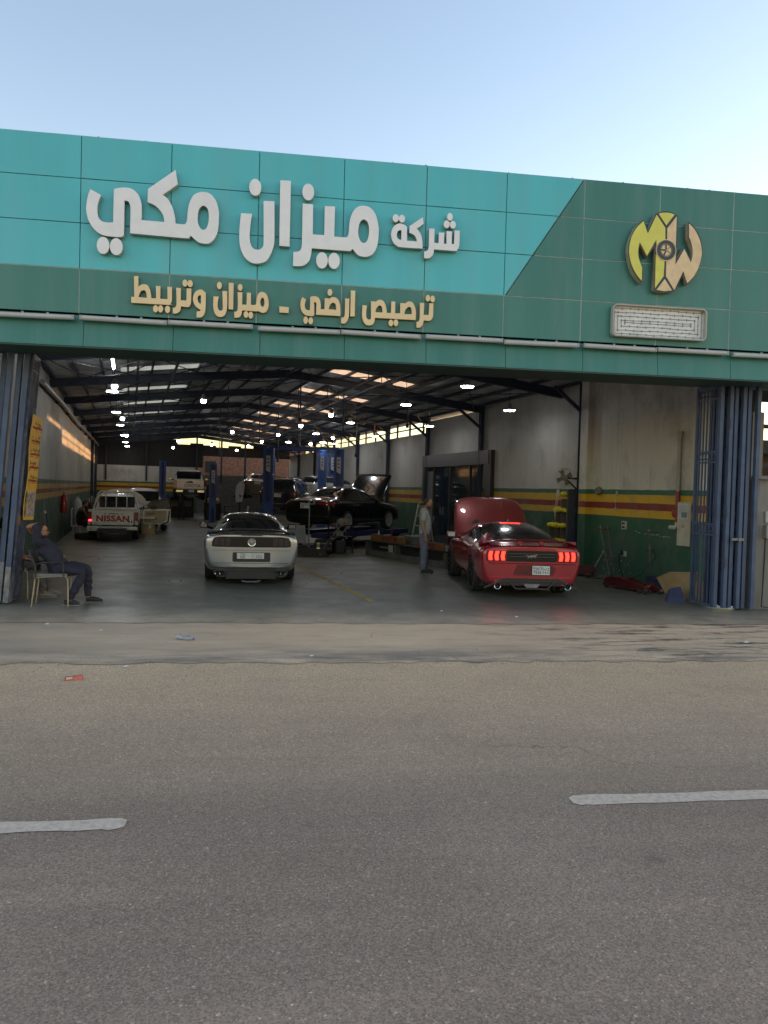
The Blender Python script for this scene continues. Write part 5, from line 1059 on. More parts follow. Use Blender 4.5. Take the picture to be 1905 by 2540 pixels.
MB().add([(-.38, .24, .56), (-.62, .05, .02), (-.80, .16, .24), (-.62, .3, .60), (-.38, .232, .566), (-.62, .042, .026), (-.8, .152, .246), (-.62, .292, .606)], [(0, 1, 2, 3), (4, 7, 6, 5), (0, 4, 5, 1), (1, 5, 6, 2), (2, 6, 7, 3), (3, 7, 4, 0)]).build("flap", card, cb)
bx = thing("blue_carton", "small crumpled dark blue carton in front of the cardboard", "box", (9.86, 12.42, 0), R(-20))
MB().add([(-.17, -.1, 0), (.17, -.12, 0), (.2, .1, 0), (-.15, .12, 0), (-.08, -.04, .26), (.10, -.02, .29), (.14, .1, .22), (-.1, .1, .2)], [(0, 3, 2, 1), (4, 5, 6, 7), (0, 1, 5, 4), (1, 2, 6, 5), (2, 3, 7, 6), (3, 0, 4, 7)]).build("carton", mat("navy_carton", (.035, .04, .10), .6, var=.25, scale=9), bx)
# pigeon-hole rack with yellow cloths
rk_ = thing("stepped_rack", "stepped maroon pigeon hole rack full of yellow cloths by the column", "rack", (11.04, 18.22, 0), R(-94))
mar = mat("rack_maroon", (.085, .018, .026), .6, var=.2); yc = mat("yellow_cloth", (.72, .62, .03), .75, var=.2, scale=14)
shelf_edge = mat("rack_edge", (.16, .13, .11), .5, var=.2)
cols_ = [(0, 2.12), (.34, 1.86), (.68, 1.52), (1.02, 1.16)]
for k, (x, top) in enumerate(cols_):
    x = -x
    MB().box((x - .17, .17, top / 2), (.34, .02, top)).build("back", mar, rk_)
    MB().box((x, .05, top / 2), (.022, .24, top)).build("divider", shelf_edge, rk_)
    z = .25
    while z < top + .01:
        MB().box((x - .17, .05, z), (.34, .24, .018)).build("shelf", mar if k % 2 else shelf_edge, rk_)
        if z < top - .1:
            mb = MB(); rr = random.Random(int(z * 100) + k)
            for q in range(3): mb.ball((x - .17 + rr.uniform(-.08, .08), -.08 + rr.uniform(-.06, .05), z + .055), rr.uniform(.065, .10), 5, (1.3, 1.1, .75))
            mb.v = [(a + rr.uniform(-.012, .012), b_ + rr.uniform(-.012, .012), c + rr.uniform(-.01, .012)) for a, b_, c in mb.v]
            mb.build("cloth", yc, rk_)
        z += .42
MB().box((.02, .06, 1.06), (.02, .22, 2.12)).build("side_panel", mat("rack_side", (.06, .065, .09), .5, var=.2), rk_)
# wall fan on the column
wf = thing("wall_fan", "grimy caged wall fan on an arm of the dark column", "fan", (10.78, 18.1, 2.42), R(-20))
cage = MB()
for r in (.06, .13, .19, .245):
    cage.tube([(r * math.cos(2 * math.pi * k / 20), -.08 - (.07 if r < .2 else 0), r * math.sin(2 * math.pi * k / 20)) for k in range(21)], .005, 4)
for k in range(14):
    a = 2 * math.pi * k / 14; cage.tube([(0, -.17, 0), (.16 * math.cos(a), -.15, .16 * math.sin(a)), (.25 * math.cos(a), -.04, .25 * math.sin(a)), (.2 * math.cos(a), .06, .2 * math.sin(a))], .004, 4)
cage.build("cage", mat("cage_wire", (.36, .33, .27), .5, .3, var=.2), wf)
for k in range(4):
    a = R(90 * k + 25); MB().add([(0, -.05, 0), (.21 * math.cos(a - .3), -.08, .21 * math.sin(a - .3)), (.22 * math.cos(a + .35), -.02, .22 * math.sin(a + .35)), (0, -.045, .01), (.21 * math.cos(a - .3), -.075, .21 * math.sin(a - .3)), (.22 * math.cos(a + .35), -.015, .22 * math.sin(a + .35))], [(0, 1, 2), (3, 5, 4), (0, 3, 4, 1), (1, 4, 5, 2), (2, 5, 3, 0)]).build("blade", mat("grimy_blade", (.17, .14, .11), .6, var=.3), wf)
MB().lathe([(.05, -.1), (.08, -.02), (.08, .12), (.04, .16)], axis='Y', n=14).build("motor", mat("fan_motor", (.22, .20, .16), .5, var=.3), wf, 40)
MB().bar((0, .1, 0), (.45, .25, -.02), .05).bar((.45, .25, -.35), (.1, .12, -.05), .035).build("bracket", dark, wf)
MB().tube([(-.1, .05, -.15), (-.16, .05, -.5), (-.22, .0, -.9), (-.2, 0, -1.1), (-.18, 0, -.9), (-.12, .02, -.4)], .008, 5).build("cord", ivory, wf)
MB().lathe([(.03, 0), (.045, -.06), (.05, -.16), (.0001, -.17)], (-.14, 0, -.32), n=10).build("bulb_holder", ivory, wf)
# ------------------------------------------------------------------ things at the left wall
ex = thing("fire_extinguisher", "red fire extinguisher hanging on the left wall below the bands", "extinguisher", (XL + .12, 28.3, .92))
MB().lathe([(.10, 0), (.105, .02), (.105, .5), (.08, .58), (.035, .62), (.03, .66)], n=18).build("cylinder", mat("extinguisher_red", (.30, .012, .014), .35, var=.1, coat=.4), ex, 40)
MB().box((0, -.04, .69), (.03, .16, .03)).box((0, .02, .66), (.05, .06, .05)).build("valve", dark, ex); MB().tube([(0, .05, .66), (.06, .1, .5), (.08, .1, .25)], .012, 6).build("hose", dark, ex)
tp_ = thing("wall_tap", "small pale tap and black lead low on the green left wall", "tap", (XL + .03, 23.1, 1.12))
MB().box((0, 0, 0), (.06, .09, .08), bev=.01).build("tap_body", ivory, tp_); MB().tube([(.04, 0, -.04), (.05, .02, -.3), (.04, 0, -.6)], .016, 6).build("lead", dark, tp_)
cab = thing("tool_cabinet", "dark red tool cabinet cluttered with cans behind the old white pickup", "cabinet", (-1.35, 37, 0))
MB().box((0, 0, .55), (1.1, .6, 1.1), bev=.02).build("carcass", mat("cabinet_red", (.10, .014, .018), .45, .2, var=.25), cab)
for k in range(3): MB().box((0, -.31, .25 + .3 * k), (1.0, .02, .26), bev=.006).build("drawer", _mats["cabinet_red"], cab)
rr = random.Random(4)
for k in range(9):
    c = thing("spray_can", "small can among the clutter on the dark red tool cabinet", "can", (-1.8 + .11 * k, 36.85 + rr.uniform(-.1, .2), 1.1), 0, "cans on the red tool cabinet"); h = rr.uniform(.16, .3)
    MB().lathe([(.035, 0), (.035, h * .85), (.02, h * .9), (.02, h)], n=10).build("can_body", rr.choice([ivory, dark, grey_steel, chrome]), c, 40)
wb_ = thing("white_canister", "upright white canister against the left wall beyond the extinguisher", "canister", (XL + .25, 33.2, 0))
MB().lathe([(.16, 0), (.17, .03), (.17, 1.15), (.10, 1.3), (.05, 1.33), (.05, 1.4)], n=16).build("body", mat("canister_white", (.50, .50, .46), .5, var=.1), wb_, 40)
oc = thing("open_carton", "open cardboard box on the floor under the open car door", "box", (.52, 32.6, 0), R(-6))
for a in ((0, -.26, .3, .9, .02, .6), (0, .26, .3, .9, .02, .6), (-.45, 0, .3, .02, .52, .6), (.45, 0, .3, .02, .52, .6), (0, 0, .02, .9, .52, .02)): MB().box(a[:3], a[3:]).build("wall_panel", card, oc)
MB().box((.05, -.38, .66), (.9, .26, .015), rot=(R(28), 0, 0)).build("flap", mat("carton_flap", (.55, .46, .30), .7, var=.1), oc); MB().box((0, .36, .7), (.9, .24, .015), rot=(R(-40), 0, 0)).build("flap", _mats["carton_flap"], oc)
MB().box((.3, -.273, .3), (.1, .004, .16)).build("label", plate_w, oc)
# ------------------------------------------------------------------ street litter and paint
yl = mat("worn_yellow", (.55, .40, .09), .7, var=.25, scale=6, dirt=(.17, .16, .14), dscale=7, damt=.95)
ln = MB(); rl = random.Random(8); pts = []
Ys = [13.1 + .18 * k for k in range(64)]
L_ = [(4.03 + rl.uniform(-.008, .008), y) for y in Ys]; R_ = [(4.15 + rl.uniform(-.008, .008), y) for y in Ys]
for k in range(len(Ys) - 1): ln.add([(*L_[k], 0), (*R_[k], 0), (*R_[k + 1], 0), (*L_[k + 1], 0)], [(0, 1, 2, 3)])
o = ln.build("floor_marking", yl); o.location.z = .004; tag(o, kind="structure")
dash_m = mat("road_paint", (.68, .54, .42), .8, var=.12, scale=30, dirt=(.46, .33, .24), dscale=22, damt=1.0, bump=.3, bscale=90)
def dash(s0, s1, n0, w=.19, rag=1):
    r = random.Random(int(s0 * 10)); st = [s0 + .04 * k for k in range(3)] + [s0 + .12 + (s1 - s0 - .24) * k / 34 for k in range(35)] + [s1 - .08 + .04 * k for k in range(3)]; mb = MB(); c0 = w / 2
    for k in range(40):
        e = lambda q: (c0 if 0 < q < 40 else c0 * .6) 
        if k == 0: top = [e(0) + r.uniform(-.012, .012)]; bot = [e(0) + r.uniform(-.012, .012)]
        top.append(e(k + 1) + r.uniform(-.01, .01)); bot.append(e(k + 1) + r.uniform(-.01, .01))
    vs = [(s, -n0 + t_, 0) for s, t_ in zip(st, top)] + [(s, -n0 - b_, 0) for s, b_ in zip(st, bot)]
    mb.add(vs, [(k, k + 41, k + 42, k + 1) for k in range(40)]); o = mb.build("road_marking", dash_m); o.location = G0 + Vector((0, 0, -.008)); o.rotation_euler = (0, 0, FA); tag(o, kind="structure")
dash(-1.6, 3.31, 8.5, .15); dash(6.05, 11.5, 8.36, .155); dash(-9, -4.4, 8.66, .15); dash(14.3, 19, 8.2, .15)
bo_ = thing("crushed_bottle", "crushed pale blue plastic bottle lying on the apron edge", "bottle", street(3.05, 3.0, 0), R(-35)); bo_.scale = (.72, .72, .72)
mb = MB().tube([(-.17, 0, .035), (-.10, .01, .045), (-.03, -.012, .03), (.05, .01, .04), (.11, 0, .03), (.14, 0, .03), (.17, 0, .028)], [.038, .05, .032, .05, .03, .015, .015], 9)
rr = random.Random(2); mb.v = [(a + rr.uniform(-.008, .008), b_ + rr.uniform(-.008, .008), max(.002, c + rr.uniform(-.008, .008))) for a, b_, c in mb.v]
mb.build("bottle_body", mat("pale_blue_plastic", (.33, .35, .37), .18, var=.25, scale=30, coat=.5), bo_); MB().lathe([(.017, .17), (.017, .19)], (0, 0, .028), 'X', 8).build("cap", mat("blue_cap", (.05, .12, .3), .4), bo_)
rc = thing("juice_carton", "flattened red and white drink carton lying on the road", "carton", street(2.19, 5.02, -.01), R(12)); rc.scale = (.72, .72, .72)
MB().add([(-.13, -.04, 0), (.11, -.06, 0), (.14, .05, .0), (-.11, .07, 0), (-.12, -.03, .045), (.1, -.045, .06), (.12, .04, .05), (-.1, .06, .035)], [(0, 3, 2, 1), (4, 5, 6, 7), (0, 1, 5, 4), (1, 2, 6, 5), (2, 3, 7, 6), (3, 0, 4, 7)]).build("carton_body", mat("carton_red", (.48, .12, .09), .5, var=.3, scale=14), rc)
MB().box((-.06, -.042, .03), (.08, .006, .035), rot=(R(20), 0, 0)).build("print", plate_w, rc)
gv = MB(); rr = random.Random(77)
for k in range(1000):
    s_ = rr.uniform(-1.5, 12.5); n_ = rr.choice([rr.uniform(K - .35, K + .4), rr.uniform(K - .1, K + .25), rr.uniform(.3, 9)]); h = rr.uniform(.003, .008) * (1.6 if rr.random() < .06 else 1)
    gv.add([(s_ - h, -n_ - h, 0), (s_ + h, -n_ - h * .8, 0), (s_ + h * .9, -n_ + h, 0), (s_ - h, -n_ + h * .7, 0), (s_, -n_, h * 1.2)], [(0, 1, 4), (1, 2, 4), (2, 3, 4), (3, 0, 4)])
o = gv.build("gravel", mat("grit", (.34, .28, .22), .9, var=.5, scale=60)); o.location = G0 + Vector((0, 0, -.006)); o.rotation_euler = (0, 0, FA); tag(o, kind="stuff")
pw = MB()
for s_, n_, h in ((1.1, 1.9, .02), (1.9, 2.35, .018), (.2, 2.1, .015), (8.0, 1.1, .02), (10.6, 3.2, .03), (4.6, 4.0, .02), (6.9, .55, .02), (2.6, 4.5, .018)): pw.add([(s_ - h * 1.6, -n_ - h, 0.0), (s_ + h * 1.4, -n_ - h * .6, 0), (s_ + h * 1.3, -n_ + h, 0.004), (s_ - h, -n_ + h * .8, .0), (s_, -n_, h * .7)], [(0, 1, 4), (1, 2, 4), (2, 3, 4), (3, 0, 4)])
o = pw.build("litter", plate_w); o.location = G0 + Vector((0, 0, .002)); o.rotation_euler = (0, 0, FA); tag(o, kind="stuff")
# ------------------------------------------------------------------ far vehicles
def sedan_stations(W=.925, H=1.49, tail=-1.15, rb=-.42, rt=.42, deck=1.06, wt=1.55, wb=2.35, nose=3.86, hood=1.02, tz=.95):
    k = W / .925
    def S(y, sill, zs, low, zl, mid, zm, belt, zb, dk, zd, rail, zr, c, und=.2):
        return (y, [(0, und), (sill * k, zs), (low * k, zl), (mid * k, zm), (belt * k, zb), (dk * k, zd), (rail * k, zr), (rail * k * .5, c - .006), (0, c)])
    return [
        S(tail, .72, .28, .80, .36, .86, .64, .84, .86, .78, tz, .54, tz + .02, tz + .03, .3),
        S(tail + .1, .78, .22, .88, .36, .925, .66, .90, .90, .82, deck - .05, .56, deck - .025, deck - .015),
        S(rb, .80, .2, .90, .36, .94, .70, .92, .95, .82, deck - .0, .58, deck + .03, deck + .04),
        S((rb + rt) / 2, .80, .2, .90, .36, .935, .70, .92, .95, .80, 1.03, .62, deck + (H - deck) * .58, deck + (H - deck) * .66),
        S(rt, .80, .2, .90, .36, .93, .70, .915, .95, .80, 1.02, .61, H - .06, H - .015),
        S((rt + wt) / 2, .80, .2, .90, .36, .925, .70, .91, .94, .80, 1.01, .62, H - .04, H),
        S(wt, .80, .2, .90, .36, .925, .70, .91, .93, .81, 1.0, .62, H - .10, H - .03),
        S(wb, .80, .2, .90, .36, .93, .70, .91, .91, .82, .97, .66, hood + .01, hood + .04),
        S(wb + .6, .80, .2, .90, .36, .925, .68, .89, .86, .80, .92, .56, hood - .02, hood - .005),
        S(nose - .25, .78, .2, .87, .35, .89, .62, .84, .78, .74, .84, .50, .88, .89),
        S(nose, .70, .24, .78, .34, .80, .56, .76, .66, .66, .72, .40, .74, .75, .27)]
def sedan_mi(i, j):
    if j < 0: return 0
    if i in (2, 3) and j >= 6: return 1
    if i in (3, 4, 5) and j == 5: return 2
    if i == 6 and j >= 5: return 4 if j >= 6 else 2
    if i in (7, 8) and j >= 5: return 3
    return 0
def road_car(name, lab, cat, loc, rz, col, stations, mi, r=.33, base=2.84, hood_up=55, hood_name="bonnet", rim=None, tw=True, met=.3):
    t = thing(name, lab, cat, loc, rz); p = paint(name + "_paint", col, met, .25); ph = p.copy(); ph.name = name + "_bonnet"; g2 = glass.copy(); g2.name = name + "_side_glass"; g4 = glass.copy(); g4.name = name + "_front_glass"
    tree, parts = car_shell(t, stations, mi, [p, glass, g2, ph, g4], ["body", "rear_window", "side_window", hood_name, "windscreen"], ((0, r), (base, r)), r + .05)
    hd = parts.get(hood_name)
    if hd and hood_up:
        hz = max(v.co.z for v in hd.data.vertices); hy = min(v.co.y for v in hd.data.vertices); hinge = Vector((0, hy, hz))
        bm = bmesh.new(); bm.from_mesh(hd.data); g = bmesh.ops.extrude_face_region(bm, geom=list(bm.faces))
        for v in g["geom"]:
            if isinstance(v, bmesh.types.BMVert): v.co.z -= .03
        bmesh.ops.recalc_face_normals(bm, faces=bm.faces); bm.to_mesh(hd.data); bm.free()
        hd.matrix_local = Matrix.Translation(hinge) @ Matrix.Rotation(R(hood_up), 4, 'X') @ Matrix.Translation(-hinge)
        MB().box((0, base + .15, .6), (1.4, 1.2, .3)).box((0, base + .1, .78), (.7, .7, .14), bev=.03).build("engine_bay", dark, t)
    for x, y in ((-.79, 0), (.79, 0), (-.79, base), (.79, base)): wheel(t, x, y, r, .23, rim or alloy, 5, tw)
    return t, tree, parts, p
sd, tree, _, p = road_car("black_sedan", "glossy black saloon raised on the alignment lift with bonnet open", "car", (6.31, 25.84, .57), -R(47), (.006, .006, .007), sedan_stations(), sedan_mi, .34)
for s_ in (-1, 1):
    q = lambda a, b_: sorted((s_ * a, s_ * b_))
    a, b_ = q(.42, .90); decal(tree, [(a if s_ > 0 else a, .90), (s_ * .90, .84), (s_ * .90, .99), (s_ * .42, .985)], red_lens, "tail_light", sd, .01, .02)
    decal(tree, [(-.2, .83), (-.9, .78), (-1.05, .88), (-1.0, .96), (-.85, .96)][1:], red_lens, "tail_light", sd, .008, .02, 'side', .1, s_)
    for y in (.75, 1.75): decal(tree, [(y - .1, .87), (y - .1, .90), (y + .1, .905), (y + .1, .875)], chrome, "door_handle", sd, .02, .02, 'side', .1, s_)
    decal(tree, [(.93, 1.0), (1.03, 1.0), (1.01, 1.42), (.94, 1.42)], plastic, 'door_pillar', sd, .004, .01, 'side', .1, s_)
    for y in (.28, 1.32): decal(tree, [(y, .30), (y + .012, .30), (y + .012, .93), (y, .93)], plastic, "door_gap", sd, .001, .01, 'side', .1, s_)
    tr = MB(); pr = None
    for y, z in ((-.42, 1.04), (-.02, 1.25), (.42, 1.42), (1.0, 1.455), (1.55, 1.40), (2.0, 1.20), (2.32, 1.02), (1.4, 1.005), (.4, 1.02), (-.42, 1.035)):
        h = tree.ray_cast(Vector((s_ * 3, y, z)), Vector((-s_, 0, 0)))[0]
        if h: 
            h = h + Vector((s_ * .012, 0, 0))
            if pr: tr.tube([pr, h], .012, 5)
            pr = h
    tr.build("window_trim", chrome, sd)
    mirror(sd, s_ * 1.02, 1.95, 1.05, gloss_black, s_)
decal(tree, [(-.42, .985), (.42, .985), (.42, 1.005), (-.42, 1.005)], chrome, "boot_trim", sd, .012, .02)
MB().box((0, -1.17, 1.07 - .02), (.12, .01, .04), rot=(R(20), 0, 0)).build("badge", chrome, sd)
plate(sd, -.05, -1.175, .83, .34, .17, [("٤١٨٣", -.07, .035, .06), ("4183", -.07, -.035, .06)]); decal(tree, [(-.80, .50), (.80, .50), (.80, .515), (-.80, .515)], chrome, "bumper_trim", sd, .003, .01)
def wagon_stations(W=.93, H=1.70, tail=-.95, top=-.62, wt=1.6, wb=2.3, nose=3.6, hood=1.08):
    k = W / .93
    def S(y, sill, zs, low, zl, mid, zm, belt, zb, dk, zd, rail, zr, c, und=.25):
        return (y, [(0, und), (sill * k, zs), (low * k, zl), (mid * k, zm), (belt * k, zb), (dk * k, zd), (rail * k, zr), (rail * k * .5, c - .006), (0, c)])
    return [
        S(tail, .72, .32, .80, .40, .86, .68, .84, .95, .80, 1.02, .74, 1.03, 1.04),
        S(tail + .06, .80, .26, .88, .40, .92, .70, .90, .98, .86, 1.06, .80, 1.08, 1.09),
        S(top, .80, .24, .90, .40, .94, .72, .92, 1.0, .86, 1.10, .68, H - .07, H - .02),
        S(top + .4, .80, .24, .90, .40, .935, .72, .92, 1.0, .86, 1.10, .68, H - .05, H),
        S(.6, .80, .24, .90, .40, .93, .72, .91, 1.0, .85, 1.08, .67, H - .04, H + .01),
        S(wt, .80, .24, .90, .40, .93, .72, .91, 1.0, .84, 1.06, .66, H - .10, H - .03),
        S(wb, .80, .24, .90, .40, .93, .72, .90, .98, .82, 1.03, .68, hood, hood + .04),
        S(wb + .6, .80, .24, .90, .40, .92, .70, .88, .94, .80, .98, .60, hood - .02, hood),
        S(nose - .2, .78, .24, .87, .40, .88, .66, .84, .86, .76, .90, .55, .95, .96),
        S(nose, .70, .28, .78, .40, .80, .60, .76, .74, .68, .80, .45, .82, .83)]
def wagon_mi(i, j):
    if j < 0: return 0
    if i == 1 and j >= 5: return 1
    if i in (2, 3, 4) and j == 5: return 2
    if i == 5 and j >= 5: return 4 if j > 5 else 2
    if i in (6, 7) and j >= 5: return 3
    return 0
sv, tree, _, p = road_car("dark_suv", "dark dusty tall estate lifted between the blue posts, tail towards the street", "car", (7.0, 37.2, .78), -R(27), (.022, .019, .016), wagon_stations(), wagon_mi, .35, 2.7, 0, "bonnet")
decal(tree, [(-.72, .93), (.72, .93), (.72, .965), (-.72, .965)], chrome, "tail_trim", sv, .012, .02); plate(sv, 0, -.985, .82, .34, .16, [])
decal(tree, [(-.80, .42), (.80, .42), (.80, .45), (-.80, .45)], grey_steel, "bumper_trim", sv, .006, .02)
for s_ in (-1, 1): decal(tree, [(s_ * .62, .86), (s_ * .88, .86), (s_ * .88, 1.02), (s_ * .66, 1.0)], red_lens, "tail_light", sv, .01, .02)
MB().bar((-.62, -.45, 1.71), (-.62, 1.4, 1.73), .04).bar((.62, -.45, 1.71), (.62, 1.4, 1.73), .04).build("roof_rail", chrome, sv)
gc, tree, _, p = road_car("grey_hatchback", "dark grey hatchback behind the front blue post, seen from its side", "car", (8.3, 35.0, .30), -R(52), (.045, .055, .062), wagon_stations(H=1.52, W=.89), wagon_mi, .32, 2.55, 0)
bs, tree, _, p = road_car("bronze_saloon", "dusty bronze saloon lifted high at the far end beside a pale bumper", "car", (7.0, 44.6, 1.3), -R(14), (.06, .047, .036), sedan_stations(), sedan_mi, .33, 2.75, 0)
for s_ in (-1, 1): decal(tree, [(s_ * .5, .86), (s_ * .9, .84), (s_ * .9, .98), (s_ * .5, .98)], red_lens, "tail_light", bs, .01, .02)
plate(bs, 0, -1.175, .90, .34, .16, [])
bp_ = thing("loose_bumper", "pale car bumper standing on end beside the bronze saloon", "bumper", (5.75, 43.4, 1.1), R(0))
MB().prism([(-.22, 0), (.12, .05), (.2, .5), (.26, 1.0), (.0, 1.15), (-.2, .9), (-.24, .5)], lambda x, z, k: (x, k, z), -.06, .06).build("bumper_skin", mat("primer_white", (.46, .45, .41), .6, var=.12), bp_)
MB().prism([(-.02, .25), (.1, .35), (-.05, .45)], lambda x, z, k: (x, k, z), -.07, -.058).build("marking", dark, bp_); MB().box((0, .05, -.55), (.1, .1, 1.1)).build("stand", dark, bp_)
wc, tree, _, p = road_car("white_hatchback", "white hatchback with its bonnet raised, lifted behind the row of blue posts", "car", (9.3, 40.6, 1.15), -R(60), (.50, .50, .47), wagon_stations(H=1.5, W=.88), wagon_mi, .32, 2.5, 62)
# ---- pickups
def pickup(name, lab, loc, rz, col, style):
    t = thing(name, lab, "pickup truck", loc, rz); p = paint(name + "_paint", col, .0, .35, dirt=(.33, .29, .22))
    hw = .80 if style != 'new' else .88; zt = .98 if style != 'new' else 1.10; zb = .50 if style != 'new' else .58; r = .35
    # bed
    for s_ in (-1, 1):
        b_ = MB(); b_.prism([(-1.12, zb + .06), (-1.12, zt), (1.05, zt), (1.05, zb - .02), (.46, zb - .02), (.40, zb + .2), (.22, zb + .33), (-.22, zb + .33), (-.40, zb + .2), (-.46, zb + .02)], lambda y, z, k: (k, y, z), s_ * hw, s_ * (hw - .09)); b_.build("bed_side", p, t)
        MB().tube([(s_ * (hw - .03), -1.12, zt), (s_ * (hw - .03), 1.05, zt)], .028, 6).build("bed_rail", p, t)
        MB().box((s_ * (hw - .06), -1.135, (zb + zt) / 2 + .08), (.13, .05, .34 if style != 'new' else .40), bev=.012).build("tail_light", red_lens, t)
        MB().box((s_ * (hw - .06), -1.15, zb + .16), (.115, .03, .08), bev=.008).build("indicator", amber_lens, t)
    MB().box((0, 0, zb + .08), (hw * 2 - .2, 2.15, .05)).build("bed_floor", dark, t)
    tg = MB().box((0, -1.14, (zb + zt) / 2 + .03), (hw * 2 - .27, .06, zt - zb - .02), bev=.014).build("tailgate", p, t)
    MB().box((0, -1.172, zt - .08), (hw * 2 - .40, .012, .02)).box((0, -1.172, zb + .10), (hw * 2 - .40, .012, .02)).build("pressing", p, tg)
    MB().box((0, -1.18, zt - .05), (.2, .03, .05), bev=.01).build("handle", gloss_black if style == 'new' else chrome, tg)
    # cab
    z0 = zt - .02; H = 1.62 if style != 'new' else 1.80
    cabst = []
    for y, belt, rail, zc in ((1.08, hw - .02, hw - .10, z0 + .10), (1.12, hw, hw - .14, H - .12), (1.22, hw, hw - .16, H - .03), (1.75, hw, hw - .16, H), (2.2, hw, hw - .17, H - .05), (2.85, hw - .01, hw - .10, z0 + .12), (3.0, hw - .02, hw - .16, z0 + .03), (3.75, hw - .06, hw - .25, z0 - .05), (3.9, hw - .12, hw - .35, z0 - .2)):
        cabst.append((y, [(0, zb - .15), (hw - .08, zb - .12), (hw, zb + .05), (hw + .01, zb + .28), (belt, z0 - .06), (belt - .04, z0), (rail, zc - .05), (rail * .5, zc - .01), (0, zc)]))
    def cmi(i, j):
        if j < 0: return 0
        if i == 0 and j >= 6: return 1
        if i in (1, 2, 3) and j == 5: return 2
        if i == 4 and j >= 5: return 3 if j > 5 else 2
        return 0
    g2 = glass.copy(); g2.name = name + "_glass"; g4 = glass.copy(); g4.name = name + "_front_glass"
    tree, parts = car_shell(t, cabst, cmi, [p, glass, g2, g4], ["cab", "rear_window", "side_window", "windscreen"], ((3.0, r),), r + .06, crease_rear=.5)
    MB().box((0, 1.095, (z0 + H) / 2 - .01), (hw * 2 - .38, .03, (H - z0) * .60), rot=(R(-9), 0, 0), bev=.008).build("back_glass", glass, t)
    for x, y in ((-hw + .1, 0), (hw - .1, 0), (-hw + .1, 3.0), (hw - .1, 3.0)): wheel(t, x, y, r, .21, grey_steel, 6)
    MB().box((0, .0, .38), (.9, 3.6, .14)).bar((-.6, 0, r), (.6, 0, r), .12).build("chassis", dark, t)
    for s_ in (-1, 1): mirror(t, s_ * (hw + .18), 2.15, z0 + .14, plastic, s_)
    return t, p, hw, zt, zb, tg
# old white pickup with the hoop and red lettering
np_, p, hw, zt, zb, tg = pickup("white_pickup", "old white pickup with a tube hoop and red lettering on its tailgate", (-.47, 29.2, 0), -R(2.5), (.74, .73, .69), 'old')
m_ = wallart(text_mesh("NISSAN", .27, .006, space=1.06, bold=.012), 0, -1.176, .755); m_.transform(Matrix.Diagonal((1.12, 1, 1, 1))); mesh_obj("lettering", m_, mat("letter_red", (.40, .035, .03), .5, var=.1), tg)
sm_ = MB()
for k in range(5): sm_.prism([(-.30 + .135 * k, .905), (-.22 + .135 * k, .905), (-.20 + .135 * k, .935), (-.28 + .135 * k, .935)], lambda x, z, q: (x, q, z), -1.178, -1.168)
sm_.build("tailgate_flash", mat("faded_red", (.33, .13, .10), .6, var=.3), tg)
for x in (.52, .60): MB().prism([(x - .02, .62), (x + .02, .62), (x + .035, .70), (x - .005, .70)], lambda a, z, q: (a, q, z), -1.178, -1.168).build("black_mark", ink, tg)
hp = MB(); hx = hw - .02
hp.tube([(-hx, .55, zt), (-hx + .17, .60, 1.58), (-hx + .24, .61, 1.66), (hx - .24, .61, 1.66), (hx - .17, .60, 1.58), (hx, .55, zt)], .03, 8).tube([(-hx + .05, .56, zt + .05), (hx - .05, .56, zt + .05)], .025, 8)
for x in (-.36, 0, .36): hp.tube([(x, .57, zt + .05), (x, .61, 1.66)], .018, 6)
for s_ in (-1, 1): hp.tube([(s_ * hx, .55, zt), (s_ * hx, -1.0, zt + .07)], .025, 6).tube([(s_ * hx, -1.0, zt + .07), (s_ * hx, -1.05, zt)], .02, 6)
hp.build("hoop", paint("hoop_white", (.56, .56, .52), 0, .4), np_, 50)
bw = MB().box((0, -1.22, .44), (1.62, .10, .13), bev=.02); bw.build("bumper", mat("bumper_chrome", (.34, .35, .34), .3, .8, var=.2, dirt=(.1, .09, .08)), np_)
for x in (-.22, .10): MB().box((x, -1.275, .44), (.28, .012, .09)).build("step_pad", mat("pad_grey", (.42, .42, .40), .5, .3, var=.2), np_)
plate(np_, -.62, -1.285, .43, .36, .17, [("٣٢٥١", -.06, .038, .07), ("3251", -.06, -.038, .07)]); MB().box((0, -1.1, .33), (1.3, .1, .1)).build("rear_valance", dark, np_)
MB().box((-.72, -1.17, .70), (.10, .03, .06)).build("brake_glow", mat("dim_red", (.5, .02, .03), .3, var=0, emit=(1, .05, .06), estr=.8), np_)
mk = MB(); mk.box((-.55, -1.178, .62), (.12, .004, .018)).box((-.55, -1.178, .58), (.12, .004, .018)); mk.build("small_mark", mat("faint_grey", (.38, .37, .33), .6), tg)
# second white pickup with open door and raised bonnet
mp, p, hw, zt, zb, tg = pickup("white_pickup", "white pickup with its front door swung open beyond the old pickup", (.66, 34.8, 0), R(4), (.72, .71, .66), 'old')
m_ = wallart(text_mesh("MITSUBISHI", .17, .006, space=1.05, bold=.006), 0, -1.176, .76); mesh_obj("lettering", m_, mat("letter_grey", (.18, .17, .15), .5, var=.1), tg)
mp.scale = (1.06, 1.06, 1.12)
bn_ = thing("raised_canopy", "rounded white panel resting over the far pickup beside the old pickup hoop", "panel", (-.35, 35.3, 1.0), R(4))
cn = MB(); n = 10
vs = [(1.05 * math.cos(math.pi * a / n) * (1 - .18 * q), 1.7 * q, .62 * math.sin(math.pi * a / n) * (1 - .12 * q) + .12) for q in (0, .3, .7, 1) for a in range(n + 1)]
cn.add(vs, [(q * (n + 1) + a, q * (n + 1) + a + 1, (q + 1) * (n + 1) + a + 1, (q + 1) * (n + 1) + a) for q in range(3) for a in range(n)] + [tuple(range(n, -1, -1)), tuple(range(3 * (n + 1), 4 * (n + 1)))]).build("canopy_shell", p, bn_, 50)
